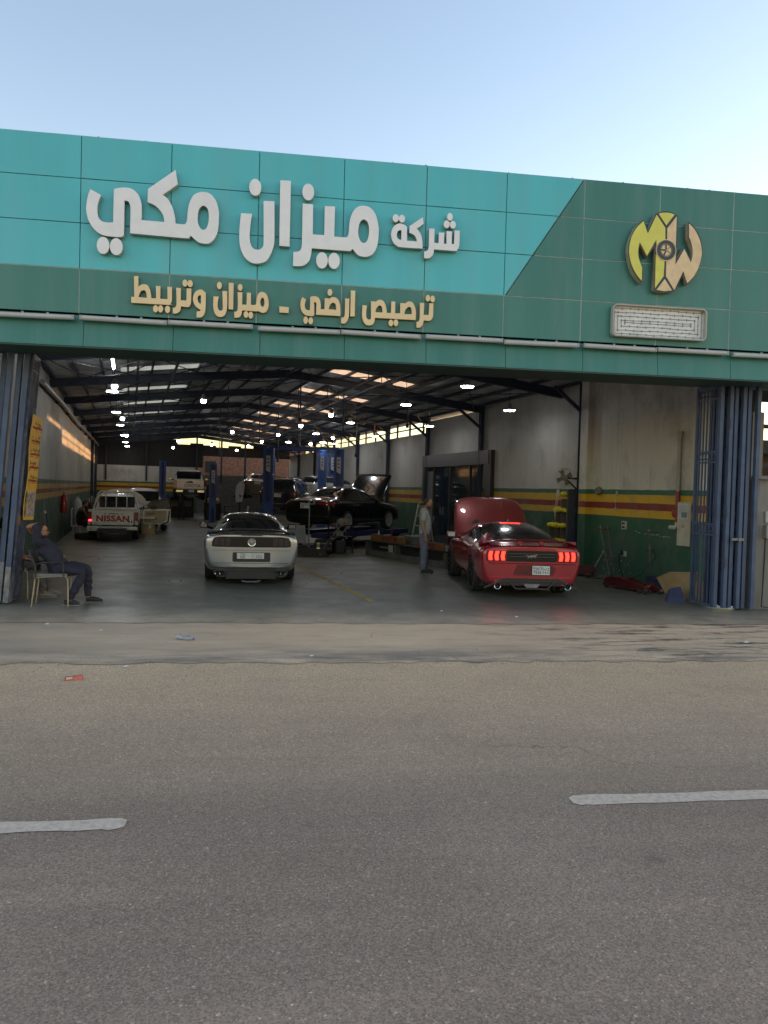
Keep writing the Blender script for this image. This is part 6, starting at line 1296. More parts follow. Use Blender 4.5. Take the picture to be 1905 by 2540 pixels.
dr_ = MB().prism([(0, .40), (0, 1.02), (.30, 1.42), (.95, 1.52), (1.02, .98), (1.0, .45), (.85, .36)], lambda x, z, k: (x, k, z), -.05, .03)
do = thing("open_car_door", "white pickup door hanging open with a beige trim panel", "car door", (.52, 32.3, 0), R(3)); do.scale = (1, 1, .93)
MB().prism([(0, .42), (0, 1.04), (1.05, 1.06), (1.05, .5), (.92, .40)], lambda x, z, k: (x, k, z), -.03, .05).build("door_skin", p, do)
MB().prism([(.05, .46), (.05, .98), (.90, 1.0), (.88, .62), (.74, .46)], lambda x, z, k: (x, k, z), -.055, -.028).build("trim_panel", mat("beige_trim", (.40, .35, .22), .6, var=.15), do)
fr = MB()
for a, b_ in (((.0, 1.04), (.34, 1.40)), ((.34, 1.40), (.98, 1.48)), ((.98, 1.48), (1.05, 1.06)), ((1.0, 1.0), (.95, .5)), ((.95, .5), (.7, .40))): fr.bar((a[0], -.03, a[1]), (b_[0], -.03, b_[1]), .05, .06)
fr.build("window_frame", plastic, do); MB().prism([(.08, 1.06), (.36, 1.37), (.95, 1.45), (1.0, 1.07)], lambda x, z, k: (x, k, z), -.005, .005).build("window_pane", mat("door_glass", (.09, .10, .085), .1, var=.1), do)
MB().box((.35, -.075, .66), (.32, .03, .09), bev=.01).build("door_pocket", mat("pocket_brown", (.20, .17, .11), .6), do); MB().box((.30, -.09, .88), (.3, .06, .05), bev=.01).build("armrest", _mats["pocket_brown"], do)
MB().box((.38, -.09, 1.12), (.2, .1, .15), bev=.03).build("mirror", plastic, do)
# white pickup on the far lift
tp2, p, hw, zt, zb, tg = pickup("white_pickup", "newer white pickup raised high on the far left lift", (3.30, 46.9, 1.13), -R(2), (.72, .71, .68), 'new')
m_ = wallart(text_mesh("OYOTA", .25, .006, space=1.05, bold=.006), .12, -1.176, .80); mesh_obj("lettering", m_, mat("letter_grey", (.18, .17, .15), .5, var=.1), tg)
MB().box((-.05, -1.18, 1.0), (.42, .03, .07), bev=.012).box((-.05, -1.185, 1.0), (.26, .03, .03)).build("handle_recess", gloss_black, tg)
for s_ in (-1, 1): MB().box((s_ * .58, -1.24, .50), (.42, .16, .17), bev=.03).build("bumper_end", chrome, tp2)
MB().box((0, -1.22, .50), (.74, .08, .12), bev=.02).build("bumper", plastic, tp2); plate(tp2, .06, -1.27, .50, .30, .15, [])
# ------------------------------------------------------------------ lifts
lift_b = mat("lift_blue", (.028, .065, .235), .4, var=.15, dirt=(.04, .05, .09), damt=.4)
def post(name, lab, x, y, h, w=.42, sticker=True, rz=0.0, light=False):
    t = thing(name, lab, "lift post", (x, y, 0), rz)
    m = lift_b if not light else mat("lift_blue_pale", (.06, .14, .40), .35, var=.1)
    MB().box((0, .08, h / 2), (w, .03, h)).box((-w / 2, 0, h / 2), (.03, .2, h)).box((w / 2, 0, h / 2), (.03, .2, h)).box((-w / 2 + .05, -.1, h / 2), (.1, .02, h)).box((w / 2 - .05, -.1, h / 2), (.1, .02, h)).build("column", m, t)
    MB().box((0, 0, .01), (w + .25, .5, .02)).build("base_plate", m, t); MB().box((0, -.02, 1.0), (w - .1, .2, .6)).build("carriage", m, t)
    if sticker:
        MB().prism([(-.09, h - 1.0), (.09, h - 1.1), (.09, h - .35), (-.09, h - .35)], lambda a, z, k: (a, k, z), -.118, -.112).build("sticker", mat("sticker_white", (.44, .44, .38), .5, var=.2, scale=10), t)
        g = MB()
        for k in range(3): g.box((.0, -.12, h - .5 - .15 * k), (.09, .004, .05))
        g.build("sticker_print", ink, t)
    return t
def lift(xa, ya, xb, yb, h, la, lb, beam, rz=0.0):
    post("lift_post", la, xa, ya, h, rz=rz); post("lift_post", lb, xb, yb, h, rz=rz)
    b = thing("lift_crossbeam", beam, "crossbeam", ((xa + xb) / 2, (ya + yb) / 2, h)); d = Vector((xb - xa, yb - ya, 0)) / 2
    MB().bar(-d + Vector((0, 0, .02)), d + Vector((0, 0, .02)), .18, .12).build("beam", lift_b, b); MB().tube([-d + Vector((0, 0, -.12)), d + Vector((0, 0, -.12))], .014, 5).build("safety_bar", dark, b)
lift(5.85, 34.8, 8.75, 33.6, 3.72, "tall blue lift post in front of the grey hatchback", "blue lift post with a pale sticker nearest the sag of the right wall", "blue crossbeam joining the two front lift posts", -R(20))
lift(7.1, 42.4, 10.3, 40.8, 4.0, "blue lift post right of the bronze saloon", "wide blue lift post close to the right wall", "blue crossbeam over the white hatchback", -R(20))
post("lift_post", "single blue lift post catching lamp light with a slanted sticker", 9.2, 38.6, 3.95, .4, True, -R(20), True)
post("lift_post", "slim blue lift post between the white pickup and the bronze saloon", 4.25, 43.0, 3.15, .34); post("lift_post", "dark blue lift post left of the raised white pickup", 1.72, 45.2, 3.3, .34, False)
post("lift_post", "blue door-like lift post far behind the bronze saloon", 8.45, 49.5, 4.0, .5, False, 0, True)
for k, (x, y, z, rz) in enumerate(((3.3, 48.2, 1.2, -2), (7.0, 37.9, .72, -27), (7.0, 45.9, 1.32, -14), (9.3, 41.6, 1.1, -60))):
    t = thing("arm_set", ["swing arms under the raised white pickup", "swing arms under the dark estate", "swing arms under the bronze saloon", "swing arms under the white hatchback"][k], "lift arms", (x, y, z), R(rz))
    for sx in (-1, 1):
        for sy in (-1, 1): MB().bar((sx * 1.25, 0, .06), (sx * .55, sy * .9, .1), .1, .1).build("arm", lift_b, t)
# alignment platform under the black saloon
al = thing("alignment_lift", "low blue runway lift that carries the black saloon", "vehicle lift", (6.31, 25.84, 0), -R(47))
for s_ in (-1, 1):
    MB().box((s_ * .8, 1.2, .48), (.58, 5.6, .16), bev=.01).build("runway", mat("lift_navy", (.012, .018, .075), .45, var=.25, dirt=(.03, .03, .05)), al)
    for y in (-.8, 3.2): MB().bar((s_ * .8, y - .6, .05), (s_ * .8, y + .6, .40), .12, .14).build("scissor_leg", _mats["lift_navy"], al)
MB().box((0, 1.2, .02), (2.3, 5.2, .04)).build("base_frame", dark, al)
for k, (x, y, z, lab) in enumerate(((5.75, 23.6, 0, "lowest tyre of the stack before the black saloon"), (5.77, 23.58, .21, "top tyre of the stack before the black saloon"), (8.9, 24.3, 0, "lone tyre lying behind the step ladder"))):
    t = thing("spare_tyre", lab, "tyre", (x, y, z)); MB().lathe([(.19, .02), (.29, 0), (.32, .05), (.32, .15), (.29, .2), (.19, .18)], n=24, caps=False).build("tread", rubber, t, 40)
pt = thing("parts_trolley", "dark greasy parts trolley beside the tall stand", "trolley", (6.2, 23.4, 0), R(20))
for z in (.15, .5, .85): MB().box((0, 0, z), (.7, .45, .03)).build("tray", jm0 := mat("trolley_black", (.03, .027, .026), .5, .3, var=.3), pt)
for a in (-1, 1):
    for b_ in (-1, 1): MB().bar((a * .32, b_ * .2, .05), (a * .32, b_ * .2, .9), .03).build("leg", jm0, pt); MB().lathe([(.04, -.015), (.04, .015)], (a * .32, b_ * .2, .04), 'X', 10).build("castor", dark, pt)
rr = random.Random(14)
for k, nm in enumerate(("brake disc", "gear housing", "bent steel pan", "oil filter", "dark engine cover")):
    t = thing("machine_part", ["rusty brake disc on the parts trolley", "dark gear housing on the parts trolley", "steel oil pan on the parts trolley middle tray", "orange oil filter on the parts trolley", "dark engine cover leaning by the parts trolley"][k], "car part", (6.2 + rr.uniform(-.2, .2), 23.4 + rr.uniform(-.12, .12), (.867, .867, .517, .867, .0)[k]))
    if k == 0: MB().lathe([(.07, .05), (.08, .02), (.15, .02), (.15, 0), (.03, 0)], n=20).build("disc", mat("rust_steel", (.14, .07, .04), .6, .4, var=.3), t)
    elif k == 3: MB().lathe([(.045, 0), (.05, .01), (.05, .13), (.03, .14)], n=14).build("canister", mat("filter_orange", (.35, .12, .02), .5), t, 40)
    else: MB().box((0, -.3 * (k == 4), .08 + .12 * (k == 4)), (.3, .2, .16 + .24 * (k == 4)), bev=.03).lathe([(.06, .1), (.06, .2)], n=12).build("casing", grey_steel if k != 4 else jm0, t)
# low bench with orange board
be = thing("long_bench", "low grimy steel bench with an orange lettered board, along the lane behind the red car", "bench", (7.25, 20.65, 0), R(-79.2))
bgr = mat("bench_grey", (.15, .145, .13), .55, .2, var=.3, dirt=(.05, .045, .04), damt=.6)
MB().box((0, .35, .09), (4.4, .7, .18)).build("plinth", bgr, be)
for x in (-2.15, -.4, 1.0, 2.15): MB().box((x, .33, .29), (.10, .66, .26)).build("upright", bgr, be)
MB().box((0, .4, .29), (4.3, .5, .24)).build("dark_recess", dark, be); MB().box((0, .35, .435), (4.5, .74, .04)).build("top", dark, be)
ob = MB().box((-.95, .06, .56), (2.0, .05, .20), bev=.006).build("board", mat("orange_board", (.22, .10, .035), .6, var=.25, scale=6), be)
mesh_obj("lettering", wallart(text_mesh("HUNTER", .20, .004, space=1.2, bold=.006), -.80 , .03, .56, 0, 1.0), mat("board_red", (.14, .022, .02), .6, var=.1), ob)
ob2 = MB().box((1.4, .06, .54), (1.3, .05, .18), bev=.006).build("board", _mats["orange_board"], be); mesh_obj("lettering", wallart(text_mesh("WHEEL", .17, .004, bold=.004), 1.4, .03, .54), _mats["board_red"], ob2)
MB().box((-.6, -.02, .30), (.26, .012, .20)).build("pinned_paper", mat("paper", (.40, .39, .33), .7, var=.1), be); MB().box((-1.0, -.02, .31), (.5, .012, .05)).build("strip_label", mat("green_strip", (.16, .2, .16), .6, var=.2), be)
for x, lab, f in ((-1.75, "clear water bottle standing at the near end of the low bench", 0), (-1.55, "second small bottle by the clear bottle on the bench", 1), (-.95, "red and steel puller tool on the low bench", 2)):
    p_ = Matrix.Translation((7.25, 20.65, 0)) @ Matrix.Rotation(R(-79.2), 4, 'Z') @ Vector((x, .2, .456))
    b = thing("water_bottle" if f < 2 else "puller_tool", lab, "bottle" if f < 2 else "tool", tuple(p_))
    if f == 0: MB().lathe([(.035, 0), (.037, .18), (.034, .22), (.015, .27), (.015, .30)], n=12).build("bottle_body", mat("water_plastic", (.34, .36, .36), .1, var=.1, coat=1), b, 40)
    elif f == 1: MB().lathe([(.03, 0), (.03, .1), (.012, .13), (.012, .16)], n=10).build("bottle_body", ivory, b, 40)
    else: MB().lathe([(.05, 0), (.05, .1), (.012, .12), (.012, .3), (.025, .3), (.025, .33)], n=10).build("screw", mat("tool_red", (.25, .04, .03), .5, .3, var=.2), b, 40); MB().bar((-.14, 0, .06), (.14, 0, .1), .03).bar((-.14, 0, .0), (-.14, 0, .1), .025).bar((.14, 0, .02), (.14, 0, .12), .025).build("jaw", grey_steel, b)
ld = thing("step_ladder", "small pale aluminium step ladder standing between the saloon and the man", "ladder", (8.35, 22.6, 0), R(-60))
alu = mat("aluminium", (.42, .43, .40), .4, .5, var=.15)
for s_ in (-1, 1): MB().bar((s_ * .24, 0, 0), (s_ * .17, .32, 1.55), .05, .03).build("stile", alu, ld); MB().bar((s_ * .22, .75, 0), (s_ * .16, .36, 1.5), .03, .03).build("rear_leg", alu, ld)
for k in range(5): MB().box((0, .07 + .065 * k, .3 + .3 * k), (.46 - .026 * k, .09, .03)).build("step", alu, ld)
MB().tube([(-.17, .32, 1.55), (-.12, .33, 1.63), (.12, .33, 1.63), (.17, .32, 1.55)], .018, 6).build("hand_hoop", alu, ld)
tb = thing("grey_toolbox", "small grey case with bright latches on the ladder end of the bench", "toolbox", (7.55, 20.9, .456), R(-79)); MB().box((0, .1, .12), (.5, .3, .24), bev=.02).build("case", mat("case_grey", (.12, .13, .12), .45, var=.2), tb); MB().box((-.12, -.06, .2), (.05, .02, .06)).box((.12, -.06, .2), (.05, .02, .06)).build("latch", chrome, tb)
MB().tube([(-.1, .1, .24), (-.08, .1, .3), (.08, .1, .3), (.1, .1, .24)], .012, 6).build("handle", dark, tb)
# black trolley jacks and stand between the silver car and the saloon
jm = mat("jack_black", (.022, .018, .018), .5, .3, var=.3)
trolley_jack("oily black trolley jack lying in front, between the silver car and the lift", (4.75, 22.3, 0), R(76), [(.05, .95, (-.0, -.62)), (-.1, .8, (.02, -.7))], 1.5, jm)
trolley_jack("second black trolley jack lying behind the first one", (4.4, 23.1, 0), R(82), [], 1.2, jm)
mb = MB().lathe([(.17, .0), (.17, .40), (.14, .44)], (0, 0, .18), 'Y', 18)
rl_ = thing("hose_reel", "dark round drum beside the trolley jacks", "drum", (4.25, 22.85, .0)); mb.build("drum", jm, rl_, 40); MB().box((0, .2, .03), (.4, .5, .06)).build("cradle", jm, rl_)
bb = thing("banded_tank", "dark squat tank with a bright metal band on the trolley jacks", "tank", (5.35, 22.2, .22), R(76)); MB().lathe([(.15, -.28), (.17, -.22), (.17, .22), (.15, .28)], axis='Y', n=18).build("tank_body", jm, bb, 40)
MB().lathe([(.174, .08), (.174, .16)], axis='Y', n=18, caps=False).build("band", mat("bright_band", (.55, .52, .28), .3, .7, var=.2), bb, 40); MB().box((0, 0, -.18), (.3, .4, .05)).build("cradle", jm, bb)
st_ = thing("tall_stand", "tall thin transmission stand with a small tray before the black saloon tail", "stand", (5.05, 22.7, 0), R(10))
MB().tube([(0, 0, .05), (0, 0, 1.55)], .022, 8).lathe([(.05, .05), (.05, .35)], n=10).build("column", grey_steel, st_, 40); MB().box((0, 0, 1.5), (.36, .06, .03)).box((.14, 0, 1.56), (.06, .05, .1)).lathe([(.04, 1.56), (.04, 1.63)], n=8).build("tray", grey_steel, st_)
for a in (30, 150, 270): MB().bar((0, 0, .06), (.35 * math.cos(R(a)), .35 * math.sin(R(a)), .03), .05, .04).build("foot", jm, st_)
gb = thing("grey_sheet", "grey metal sheet propped against the lift runway", "metal sheet", (4.75, 23.5, .28), R(8)); MB().box((0, 0, .28), (.78, .03, .56), rot=(R(-18), 0, 0)).build("sheet", mat("sheet_grey", (.21, .21, .20), .5, .2, var=.15), gb); MB().box((0, .15, -.13), (.6, .3, .26)).build("support", dark, gb)
tm = thing("tyre_machine", "greasy machine with a yellow hood behind the slim blue post", "machine", (4.6, 46.5, 0)); MB().box((0, 0, .5), (.9, .7, 1.0), bev=.04).build("cabinet", dark, tm); MB().box((.0, -.1, 1.12), (.7, .6, .2), rot=(R(15), 0, 0), bev=.04).build("hood", mat("machine_yellow", (.42, .36, .03), .5, var=.2), tm); MB().box((-.3, .1, 1.5), (.15, .15, 1.0)).build("mast", dark, tm)
mo = thing("small_scooter", "small pale scooter parked in the gloom under the bronze saloon", "scooter", (6.0, 40.6, 0), R(30))
for y in (-.5, .5): MB().lathe([(.18, -.05), (.25, -.04), (.25, .04), (.18, .05)], (0, y, .25), 'X', 18, False).build("wheel", rubber, mo, 40)
MB().bar((0, -.45, .35), (0, .1, .3), .24, .2).bar((0, .1, .25), (0, .5, .25), .08).bar((0, .45, .3), (0, .3, .95), .07).build("frame", ivory, mo); MB().box((0, -.35, .55), (.22, .5, .1), bev=.03).build("seat", dark, mo); MB().tube([(-.3, .28, .98), (.3, .28, .98)], .02, 6).build("handlebar", dark, mo)
for k, (x, y, w, h, l) in enumerate(((5.2, 43.5, .6, 1.0, "dark oil drum under the far cars"), (3.0, 49.5, 1.5, 1.2, "heap of dark boxes below the raised white pickup"), (1.9, 50.0, 1.0, 1.35, "tall dark locker under the raised white pickup"), (-1.2, 44, .8, 1.0, "dark workbench at the back left wall"))):
    t = thing("storage_locker" if k else "oil_drum", l, "locker" if k else "drum", (x, y, 0)); (MB().box((0, 0, h / 2), (w, .7, h), bev=.03) if k else MB().lathe([(.29, 0), (.29, .3), (.3, .32), (.29, .34), (.29, .9)], n=20)).build("body", dark, t, 40 if not k else None); MB().box((0, -.36, h * .7), (w * .8, .02, h * .3)).build("front_panel", bgr, t)
# ------------------------------------------------------------------ chairs and people
tan_leg = mat("chair_tube", (.30, .26, .19), .35, .6, var=.15); black_pad = mat("chair_pad", (.025, .024, .024), .6, var=.2)
def chair(lab, loc, rz, group=None):
    t = thing("armchair", lab, "chair", loc, rz, group)                 # faces local +X
    for s_ in (-1, 1):
        y = s_ * .235
        MB().tube([(.25, y, 0), (.24, y, .42), (.21, y, .47), (.1, y, .475), (-.22, y, .455)], .012, 8).build("front_leg", tan_leg, t, 50)
        MB().tube([(-.28, y, 0), (-.235, y, .45), (-.25, y, .5)], .012, 8).build("rear_leg", tan_leg, t, 50)
        MB().tube([(-.235, y, .44), (-.23, y, .62), (-.30, y * .97, .80), (-.33, y * .8, .86)], .014, 8).tube([(-.235, y, .66), (-.1, y * 1.06, .69), (.12, y * 1.06, .70), (.17, y * 1.06, .68), (.18, y * 1.04, .47)], .012, 8).build("arm_rest", black_pad, t, 50)
    MB().tube([(-.22, -.235, .455), (-.22, .235, .455)], .012, 6).tube([(.22, -.235, .46), (.22, .235, .46)], .012, 6).build("seat_frame", tan_leg, t)
    MB().box((0, 0, .487), (.46, .44, .05), bev=.02).build("seat", mat("chair_seat", (.20, .18, .15), .6, var=.15), t)
    m = MB(); n = 8
    for i in range(n + 1):
        a = -1 + 2 * i / n
        for z, x in ((.53, -.235), (.70, -.265), (.86, -.33)): m.v += [(x - .05 * (1 - a * a), a * .215, z)]
    for i in range(n):
        for k in range(2): m.f.append((3 * i + k, 3 * i + k + 1, 3 * i + k + 4, 3 * i + k + 3)); m.mi.append(0)
    b = m.build("backrest", black_pad, t, 60); so = b.modifiers.new("s", 'SOLIDIFY'); so.thickness = .02
    return t
def skinned(t, joints, bones, zones, default, name="body", sub=3):
    nm = list(joints); me = bpy.data.meshes.new(name); me.from_pydata([joints[k][:3] for k in nm], [(nm.index(a), nm.index(b_)) for a, b_, _ in bones], [])
    o = bpy.data.objects.new(name, me); C.objects.link(o)
    o.modifiers.new("k", 'SKIN').use_smooth_shade = True
    for k, v in zip(nm, me.skin_vertices[0].data): r = joints[k][3]; v.radius = r if isinstance(r, tuple) else (r, r); v.use_root = (k == nm[0])
    s_ = o.modifiers.new("s", 'SUBSURF'); s_.levels = s_.render_levels = sub
    dg = bpy.context.evaluated_depsgraph_get(); dg.update(); ev = bpy.data.meshes.new_from_object(o.evaluated_get(dg)); bpy.data.objects.remove(o)
    ms = list(dict.fromkeys(zones.values())); ev.materials.clear()
    for m in ms: ev.materials.append(m)
    segs = [(Vector(joints[a][:3]), Vector(joints[b_][:3]), z, max(joints[a][3] if not isinstance(joints[a][3], tuple) else max(joints[a][3]), .01), max(joints[b_][3] if not isinstance(joints[b_][3], tuple) else max(joints[b_][3]), .01)) for a, b_, z in bones]
    for p in ev.polygons:
        c = p.center; best = None
        for a, b_, z, ra, rb in segs:
            d = b_ - a; u = max(0, min(1, (c - a).dot(d) / max(d.length_squared, 1e-9))); q = (c - (a + d * u)).length / (ra + (rb - ra) * u)
            if best is None or q < best[0]: best = (q, z)
        p.material_index = ms.index(zones[best[1]]); p.use_smooth = True
    from mathutils import noise as mn
    ev.update(); cl = {i for i, m in enumerate(ms) if 'skin' not in m.name}
    vz = {}
    for p in ev.polygons:
        if p.material_index in cl:
            for v in p.vertices: vz[v] = 1
    nr = [v.normal.copy() for v in ev.vertices]
    for v in ev.vertices:
        if v.index in vz:
            c = v.co; q = mn.fractal(Vector((c.x * 9, c.y * 9, c.z * 5)), 1.0, 2.0, 3) + .8 * math.sin(38 * (c.z + .6 * c.x) + 6 * mn.noise(c * 5))
            v.co += nr[v.index] * (.0085 * q)
    ob = bpy.data.objects.new(name, ev); C.objects.link(ob); ob.parent = t; return ob
def hand(J, B, side, palm, tip_dir, across, bend, zone="skin", L=.085):
    """five fingers of unequal length grown from a palm joint"""
    p = Vector(J[palm][:3]); d = Vector(tip_dir).normalized(); a = Vector(across).normalized(); n_ = Vector(bend).normalized()
    for k, (o_, ln) in enumerate(((-.030, .92), (-.010, 1.0), (.010, .95), (.029, .78))):
        r = p + a * o_ + d * .035; m = r + d * (L * .5 * ln) + n_ * .008; e = m + (d * .8 + n_ * .6).normalized() * (L * .5 * ln)
        for q, (nm, c, rd) in enumerate((("r", r, .011), ("m", m, .0095), ("t", e, .007))): J[f"{side}f{k}{nm}"] = (*c, rd)
        B += [(palm, f"{side}f{k}r", zone), (f"{side}f{k}r", f"{side}f{k}m", zone), (f"{side}f{k}m", f"{side}f{k}t", zone)]
    r = p - a * .034 - d * .01; e = r - a * .022 + d * .04 + n_ * .012
    J[f"{side}tr"] = (*r, .012); J[f"{side}tt"] = (*e, .009); B += [(palm, f"{side}tr", zone), (f"{side}tr", f"{side}tt", zone)]
def head_parts(t, c, fwd, up, hair, skin, beard=True, bald=False, glasses=False, scale=1.0):
    """ears, nose, eyes, mouth, hair and beard placed on a head whose centre is c"""
    f = Vector(fwd).normalized(); u = Vector(up); u = (u - f * u.dot(f)).normalized(); s_ = f.cross(u)
    def B(name, m, parts):
        mb = MB()
        for off, r, sc3 in parts:
            v = MB().ball((0, 0, 0), r * scale, 10, sc3); M_ = Matrix((s_, f, u)).transposed()
            mb.add([c + M_ @ (Vector(p) + Vector(off) * scale) for p in v.v], v.f)
        return mb.build(name, m, t, 60)
    B("skull", skin, [((0, 0, .0), .105, (.80, .98, 1.12))])
    B("nose", skin, [((0, .103, -.014), .016, (.8, 1.1, 1.4))])
    for q in (-1, 1):
        B("ear", skin, [((q * .084, -.005, -.012), .026, (.4, .8, 1.2))]); B("eye", ink, [((q * .034, .094, .014), .011, (1.2, .6, .7))]); B("eyebrow", hair, [((q * .034, .096, .034), .018, (1.2, .4, .3))])
    B("mouth", mat("lip", (.25, .11, .09), .6), [((0, .096, -.060), .022, (1.2, .35, .35))])
    if bald: B("hair", hair, [((0, -.035, .012), .104, (.85, .75, 1.0)), ((0, -.01, .05), .092, (.78, .72, .70))])
    else: B("hair", hair, [((0, -.026, .030), .106, (.86, .92, 1.04))])
    if beard: B("beard", hair, [((0, .048, -.078), .062, (1.0, .80, .72)), ((.055, .01, -.05), .035, (.5, 1, 1.2)), ((-.055, .01, -.05), .035, (.5, 1, 1.2))])
    if glasses:
        g = MB()
        for q in (-1, 1):
            ctr = c + s_ * (q * .036) + f * .112 + u * .014
            g.tube([ctr + s_ * (.024 * math.cos(a)) + u * (.018 * math.sin(a)) for a in [math.pi * k / 5 for k in range(11)]], .0035, 5)
            g.tube([ctr + s_ * (q * .024), c + s_ * (q * .088) + f * .0 + u * .016], .0035, 5)
        g.tube([c - s_ * .012 + f * .114 + u * .016, c + s_ * .012 + f * .114 + u * .016], .0035, 5); g.build("glasses", dark, t)
skin_d = mat("skin_warm", (.30, .155, .095), .55, var=.08); skin_l = mat("skin_light", (.36, .20, .14), .55, var=.08)
hair_b = mat("dark_hair", (.014, .011, .010), .7, var=.3, scale=60); hair_br = mat("brown_beard", (.055, .030, .020), .75, var=.3, scale=60)
navy_c = mat("navy_coverall", (.020, .020, .036), .85, var=.22, scale=9, bump=1.0, bscale=11); shoe_b = mat("black_shoe", (.020, .020, .021), .7, var=.2); sole = mat("shoe_sole", (.17, .16, .14), .7)
def shoe(t, heel, toe, m, w=.05):
    h, e = Vector(heel), Vector(toe); d = (e - h).normalized(); L = (e - h).length; a = d.cross(Vector((0, 0, 1)))
    mb = MB().tube([h + Vector((0, 0, .050)), h + d * L * .35 + Vector((0, 0, .06)), h + d * L * .7 + Vector((0, 0, .045)), e + Vector((0, 0, .03))], [.040, .043, .042, .024], 10)
    o = mb.build("shoe", m, t, 60); sb = MB().prism([(-.036, -.6), (-.046, 0), (-.036, .6), (L * .3, .55), (L * .7, .8), (L - .01, .5), (L + .012, 0), (L - .01, -.5), (L * .7, -.8), (L * .3, -.55)], lambda p, q, k: tuple(h + d * p + a * (q * w) + Vector((0, 0, k))), .0, .02); sb.build("sole", sole, o); return o
# seated man, leaning back with his hands behind his head
chair("tan legged black armchair under the man in navy coveralls", (-1.13, 13.46, 0), R(-2))
pm = thing("person", "man in navy coveralls leaning back in a chair, hands behind his head", "person", (-1.1, 13.45, 0))
J = {"pelvis": (-1.07, 13.45, .60, (.155, .15)), "waist": (-1.10, 13.45, .74, (.165, .165)), "chest": (-1.22, 13.45, .88, (.165, .15)), "upper": (-1.31, 13.45, .985, (.13, .09)), "neck": (-1.335, 13.45, 1.06, .058), "head": (-1.325, 13.45, 1.14, .07),
     "nsh": (-1.345, 13.27, 1.00, .072), "nel": (-1.375, 13.23, 1.275, .057), "nwr": (-1.50, 13.36, 1.235, .036), "npalm": (-1.475, 13.44, 1.19, (.035, .026)),
     "fsh": (-1.33, 13.63, 1.00, .072), "fel": (-1.36, 13.70, 1.27, .057), "fwr": (-1.47, 13.56, 1.225, .036), "fpalm": (-1.46, 13.48, 1.185, (.035, .026)),
     "nhip": (-1.11, 13.35, .57, .11), "nkn": (-.68, 13.30, .525, .082), "nan": (-.87, 13.30, .12, .060), "nft": (-.865, 13.30, .07, .045),
     "fhip": (-1.11, 13.55, .57, .11), "fkn": (-.63, 13.62, .57, .082), "fan": (-.62, 13.62, .13, .062), "fft": (-.61, 13.62, .07, .045),
     "nth": (-.90, 13.32, .57, .098), "fth": (-.88, 13.58, .59, .098), "ncf": (-.745, 13.30, .36, .075), "fcf": (-.62, 13.62, .38, .075)}
B = [("pelvis", "waist", "cloth"), ("waist", "chest", "cloth"), ("chest", "upper", "cloth"), ("upper", "neck", "skin"), ("neck", "head", "skin"),
     ("upper", "nsh", "cloth"), ("nsh", "nel", "cloth"), ("nel", "nwr", "skin"), ("nwr", "npalm", "skin"), ("upper", "fsh", "cloth"), ("fsh", "fel", "cloth"), ("fel", "fwr", "skin"), ("fwr", "fpalm", "skin"),
     ("pelvis", "nhip", "cloth"), ("nhip", "nth", "cloth"), ("nth", "nkn", "cloth"), ("nkn", "ncf", "cloth"), ("ncf", "nan", "cloth"), ("nan", "nft", "skin"), ("pelvis", "fhip", "cloth"), ("fhip", "fth", "cloth"), ("fth", "fkn", "cloth"), ("fkn", "fcf", "cloth"), ("fcf", "fan", "cloth"), ("fan", "fft", "skin")]
hand(J, B, "n", "npalm", (.4, .55, -.3), (0, .3, 1), (.8, 0, 0)); hand(J, B, "f", "fpalm", (.4, -.55, -.3), (0, -.3, 1), (.8, 0, 0))
skinned(pm, {k: (v[0] + 1.1, v[1] - 13.45, v[2], v[3]) for k, v in J.items()}, B, {"cloth": navy_c, "skin": skin_d}, "cloth")
head_parts(pm, Vector((-.215, 0, 1.165)), (1, -.10, -.02), (-.12, 0, 1), hair_b, skin_d, True, False, True, 1.0)
MB().lathe([(.075, 0), (.07, .03), (.062, .05)], (-.232, 0, 1.03), n=14, caps=False).build("collar", navy_c, pm, 40)
shoe(pm, (.155, -.15, 0), (.37, -.17, 0), shoe_b); shoe(pm, (.46, .17, 0), (.71, .13, 0), shoe_b)
MB().bar((.125, -.125, .80), (.155, -.115, .775), .012, .01).build("pen", grey_steel, pm)
# the second sitter, mostly hidden
chair("second armchair half hidden behind the blue left gate", (-1.80, 14.42, 0), R(-6))
p2 = thing("person", "half hidden sitter in patterned shirt and grey trousers behind the blue gate", "person", (-1.80, 14.42, 0))
pat = mat("patterned_shirt", (.38, .27, .17), .8, var=.5, scale=28, dirt=(.04, .035, .03), dscale=20, damt=.9); grt = mat("grey_trousers", (.105, .098, .092), .85, var=.2, scale=10, bump=.3, bscale=18)
J = {"pelvis": (-.08, 0, .58, (.15, .15)), "waist": (-.06, 0, .70, (.16, .16)), "chest": (-.12, 0, .88, .15), "upper": (-.17, 0, 1.0, (.12, .09)), "neck": (-.18, 0, 1.08, .055), "head": (-.17, 0, 1.16, .07),
     "nsh": (-.17, -.19, 1.0, .06), "nel": (-.10, -.25, .76, .05), "nwr": (.12, -.20, .66, .032), "npalm": (.18, -.18, .66, (.035, .02)), "fsh": (-.17, .19, 1.0, .06), "fel": (-.10, .25, .76, .05), "fwr": (.12, .2, .66, .032), "fpalm": (.18, .18, .66, (.035, .02)),
     "nhip": (-.03, -.1, .56, .10), "nkn": (.40, -.16, .54, .078), "nan": (.45, -.16, .13, .06), "nft": (.46, -.16, .07, .045), "fhip": (-.03, .1, .56, .10), "fkn": (.40, .16, .55, .078), "fan": (.50, .16, .13, .06), "fft": (.51, .16, .07, .045)}
B = [("pelvis", "waist", "shirt"), ("waist", "chest", "shirt"), ("chest", "upper", "shirt"), ("upper", "neck", "skin"), ("neck", "head", "skin")]
